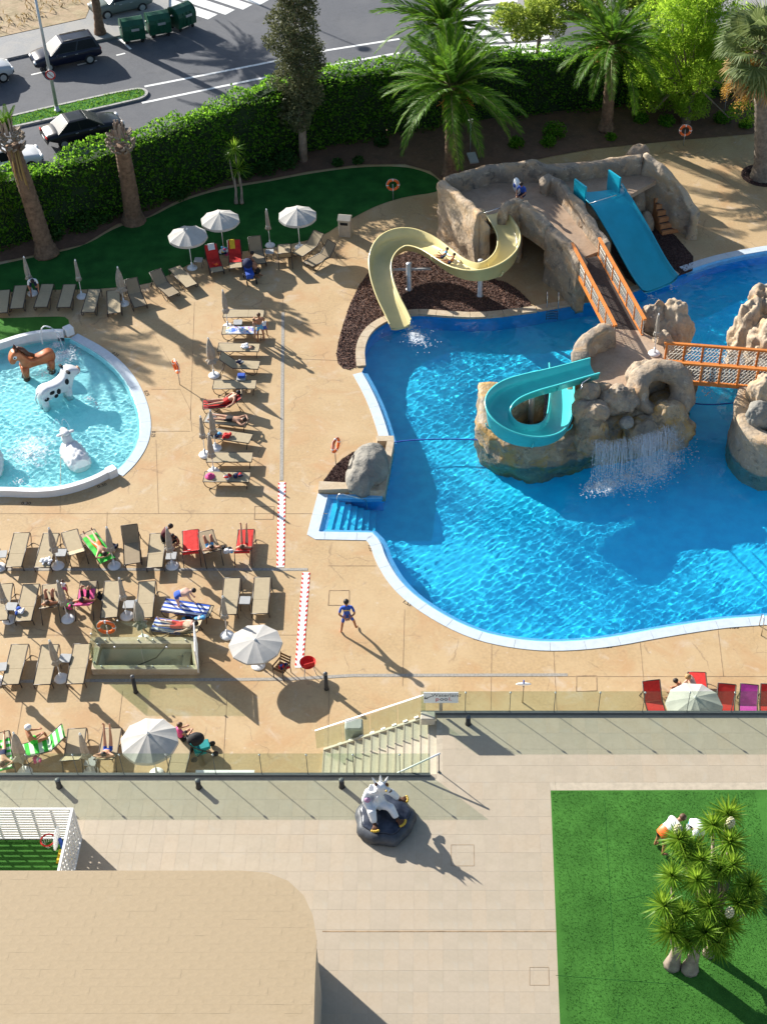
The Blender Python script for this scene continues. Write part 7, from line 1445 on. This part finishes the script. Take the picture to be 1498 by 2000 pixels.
t = thing('chair', 'red plastic chair beside the red and white floor strip', 'chair', P(603, 1312), R(20)); MB().lathe([(.02, .40), (.18, .41), (.26, .46), (.30, .56), (.31, .57), (.26, .44), (.18, .39), (.02, .38)], 18).build('shell', mt['red'], t); MB().box((0, -.26, .66), (.4, .03, .25)).build('backrest', mt['red'], t)
for x in (-.2, .2):
    for y in (-.2, .2): MB().tube([(x * .8, y * .8, .4), (x * 1.2, y * 1.2, 0)], .015, 6).build('leg', mt['galv'], t)
# white table and benches against the terrace wall
b = P(446, 1506, .75); t = thing('table', 'long white table against the terrace wall', 'table', (b.x, yf + .55, 0)); MB().box((0, 0, 1.32), (2.0, .5, .05)).build('top', mt['whitep'], t)
for x in (-.85, .85): MB().box((x, 0, .65), (.06, .4, 1.29)).build('leg', mt['whitep'], t)
# float beside the attendant
t = thing('float_ring', 'white inflatable float leaning beside the attendant on the tower', 'float', P(1008, 376, 2.5), .3); MB().ell((0, 0, .42), (.18, .34, .42), 14, 8).build('float', mt['whitep'], t); MB().ell((-.16, -.1, .5), (.05, .12, .12), 10, 6).build('handle', mt['blue'], t)

# ------------------------------------------------------------------ statue of a seated shaggy creature
sb = P(752, 1606, TZ); t = thing('creature_statue', 'white shaggy creature statue with gold claws on a dark round rock base', 'statue', sb); t.scale = (.93, .93, .86)
fn = lambda a, z: 1 + .04 * math.sin(a * 5 + 1) + .03 * math.sin(a * 9)
MB().lathe([(1.0, .0), (1.05, .12), (1.03, .3), (.92, .42), (.86, .45)], 40, fn=fn).build('rock_base', mt['sgrey'], t); MB().lathe([(.86, .455), (.84, .5), (.78, .53), (.0, .56)], 40, (0, .06, 0), fn=fn).build('base_top', mt['sbase'], t)
def remesh(mb, name, m, parent, vox=.045, smooth_it=4):
    o = mb.build(name + '_tmp', m); md = o.modifiers.new('r', 'REMESH'); md.mode = 'VOXEL'; md.voxel_size = vox; md.use_smooth_shade = True; s = o.modifiers.new('s', 'SMOOTH'); s.iterations = smooth_it; d = bpy.context.evaluated_depsgraph_get(); me = bpy.data.meshes.new_from_object(o.evaluated_get(d)); om = o.data; bpy.data.objects.remove(o); bpy.data.meshes.remove(om); me.materials.clear(); me.materials.append(m); return obj(name, me, parent)
mb = MB(); mb.ell((-.30, .34, .88), (.32, .28, .40), 16, 10).ell((-.26, .38, 1.32), (.21, .19, .32), 14, 10).ell((-.10, .36, 1.72), (.20, .19, .19), 14, 10).ell((.08, .28, 1.66), (.17, .12, .10), 12, 8)
for k in range(70): a = random.uniform(0, 6.28); z = random.uniform(.7, 1.7); rr = .32 - .12 * (z - .7); c = Vector((-.30 + rr * math.cos(a), .34 + rr * .9 * math.sin(a), z)); mb.tube([c, c + Vector((math.cos(a) * .06, math.sin(a) * .06, -.16))], [.055, .02], 5)
for path, r in (([(-.5, .2, .8), (-.42, -.22, .95), (-.35, -.42, .66)], [.19, .16, .12]), ([(-.1, .2, .85), (.22, -.02, .98), (.40, -.22, .66)], [.19, .16, .12]), ([(-.05, .42, 1.5), (.25, .42, 1.25), (.45, .40, .95)], [.15, .13, .11]), ([(-.52, .35, 1.5), (-.68, .15, 1.2), (-.55, -.05, 1.0)], [.15, .13, .11])): mb.tube(path, r, 10)
remesh(mb, 'body', mt['statue'], t)
for (c, a0, n) in (((-.32, -.52, .62), -1.5, 4), ((.48, -.32, .62), -.6, 5), ((.55, .40, .85), .1, 4)):
    for k in range(n):
        a = a0 + (k - (n-1)/2) * .3; p = Vector(c) + Vector((math.cos(a + 1.57) * 0, 0, 0)); e = p + Vector((math.cos(a) * .24, math.sin(a) * .24, -.02)); q = MB().tube([p - (e - p) * .3, e], [.055, .05], 8).build('toe', mt['brown'], t); MB().ell(e + Vector((0, 0, .02)), (.05, .05, .045), 8, 6).build('claw', mt['gold'], q)
for (x, y, dx) in ((-.28, .40, -.12), (.02, .44, .12), (-.12, .5, 0)): MB().tube([(x, y, 1.82), (x + dx * .6, y + .04, 2.0), (x + dx, y + .02, 2.2)], [.06, .04, .006], 8).build('horn', mt['whitep'], t)
for x in (-.34, .12): MB().ell((x * .8, .36, 1.84), (.06, .04, .1)).build('ear', mt['brown'], t)
for (x, y) in ((.1, .14), (.16, .36)): MB().ell((x * .8, y, 1.78), (.04, .04, .04)).build('eye', mt['gold'], t)
MB().ell((-.58, .10, 1.28), (.12, .1, .12)).build('belly_patch', mt.setdefault('mauve', mat('mauve', (.45, .25, .40), .6, .1, 5)), t)
MB().tube([(.18, .2, 1.60), (.25, .27, 1.58), (.22, .33, 1.6)], .03, 6).build('mouth', mt['brown'], t)

# ------------------------------------------------------------------ white lattice play pen with a basketball hoop
k = P(159, 1638, TZ); hL = 1.62; t = thing('lattice_pen', 'white lattice enclosure around dark turf at the terrace corner', 'enclosure', k)
x0 = -16.0; 
for z in (0.03, hL): MB().box(((x0 + k.x) / 2, k.y, TZ + z), (k.x - x0, .06, .07)).build('rail', mt['whitep'], t, W=True)
for i in range(11): MB().box(((x0 + k.x) / 2, k.y - .004, TZ + .14 + i * .133), (k.x - x0 - .06, .025, .075)).build('slat', mt['whitep'], t, W=True)
for i in range(9): MB().box((k.x - .12 - i * .6, k.y + .035, TZ + hL / 2), (.05, .04, hL - .08)).build('batten', mt['gtable'], t, W=True)
y1 = 21.0
for z in (.03, hL): MB().box((k.x, (k.y + y1) / 2, TZ + z + .001), (.075, k.y - y1 + .05, .075)).build('rail', mt['whitep'], t, W=True)
MB().box((k.x, k.y, TZ + hL / 2), (.08, .08, hL - .08)).build('post', mt['whitep'], t, W=True)
for i in range(7): MB().box((k.x - .012, (k.y + y1) / 2, TZ + .17 + i * .215), (.02, k.y - y1 - .06, .125)).build('slat', mt['whitep'], t, W=True)
yy = k.y - .12
while yy > y1 + .1: MB().box((k.x + .012, yy, TZ + hL / 2), (.02, .125, hL - .08)).build('slat', mt['whitep'], t, W=True); yy -= .225
MB().box(((x0 + k.x) / 2, (k.y + y1) / 2, TZ + .012), (k.x - x0 - .1, k.y - y1 - .1, .02)).build('turf', mt['turf'], t, W=True)
b = P(112, 1690, TZ); t = thing('basketball_hoop', 'toy basketball hoop with white oval backboard inside the lattice pen', 'basketball hoop', (b.x + .1, b.y + .3, TZ))
MB().tube([(.12, 0, 0), (.12, 0, 1.0)], .06, 8).build('post', mt['blue'], t); MB().box((.12, 0, .03), (.5, .5, .06)).build('foot', mt['yellow'], t); MB().ell((.02, 0, 1.05), (.04, .42, .3), 20, 10).build('backboard', mt['whitep'], t); MB().tube([(-.27 + .22 * math.cos(q * .3927), .22 * math.sin(q * .3927), .95) for q in range(16)], .028, 6, closed=True).build('rim', mt['red'], t)
mb = MB()
for q in range(12): a = q * .5236; mb.tube([(-.27 + .21 * math.cos(a), .21 * math.sin(a), .94), (-.27 + .12 * math.cos(a + .4), .12 * math.sin(a + .4), .68)], .008, 3)
mb.build('net', mt['whitec'], t)
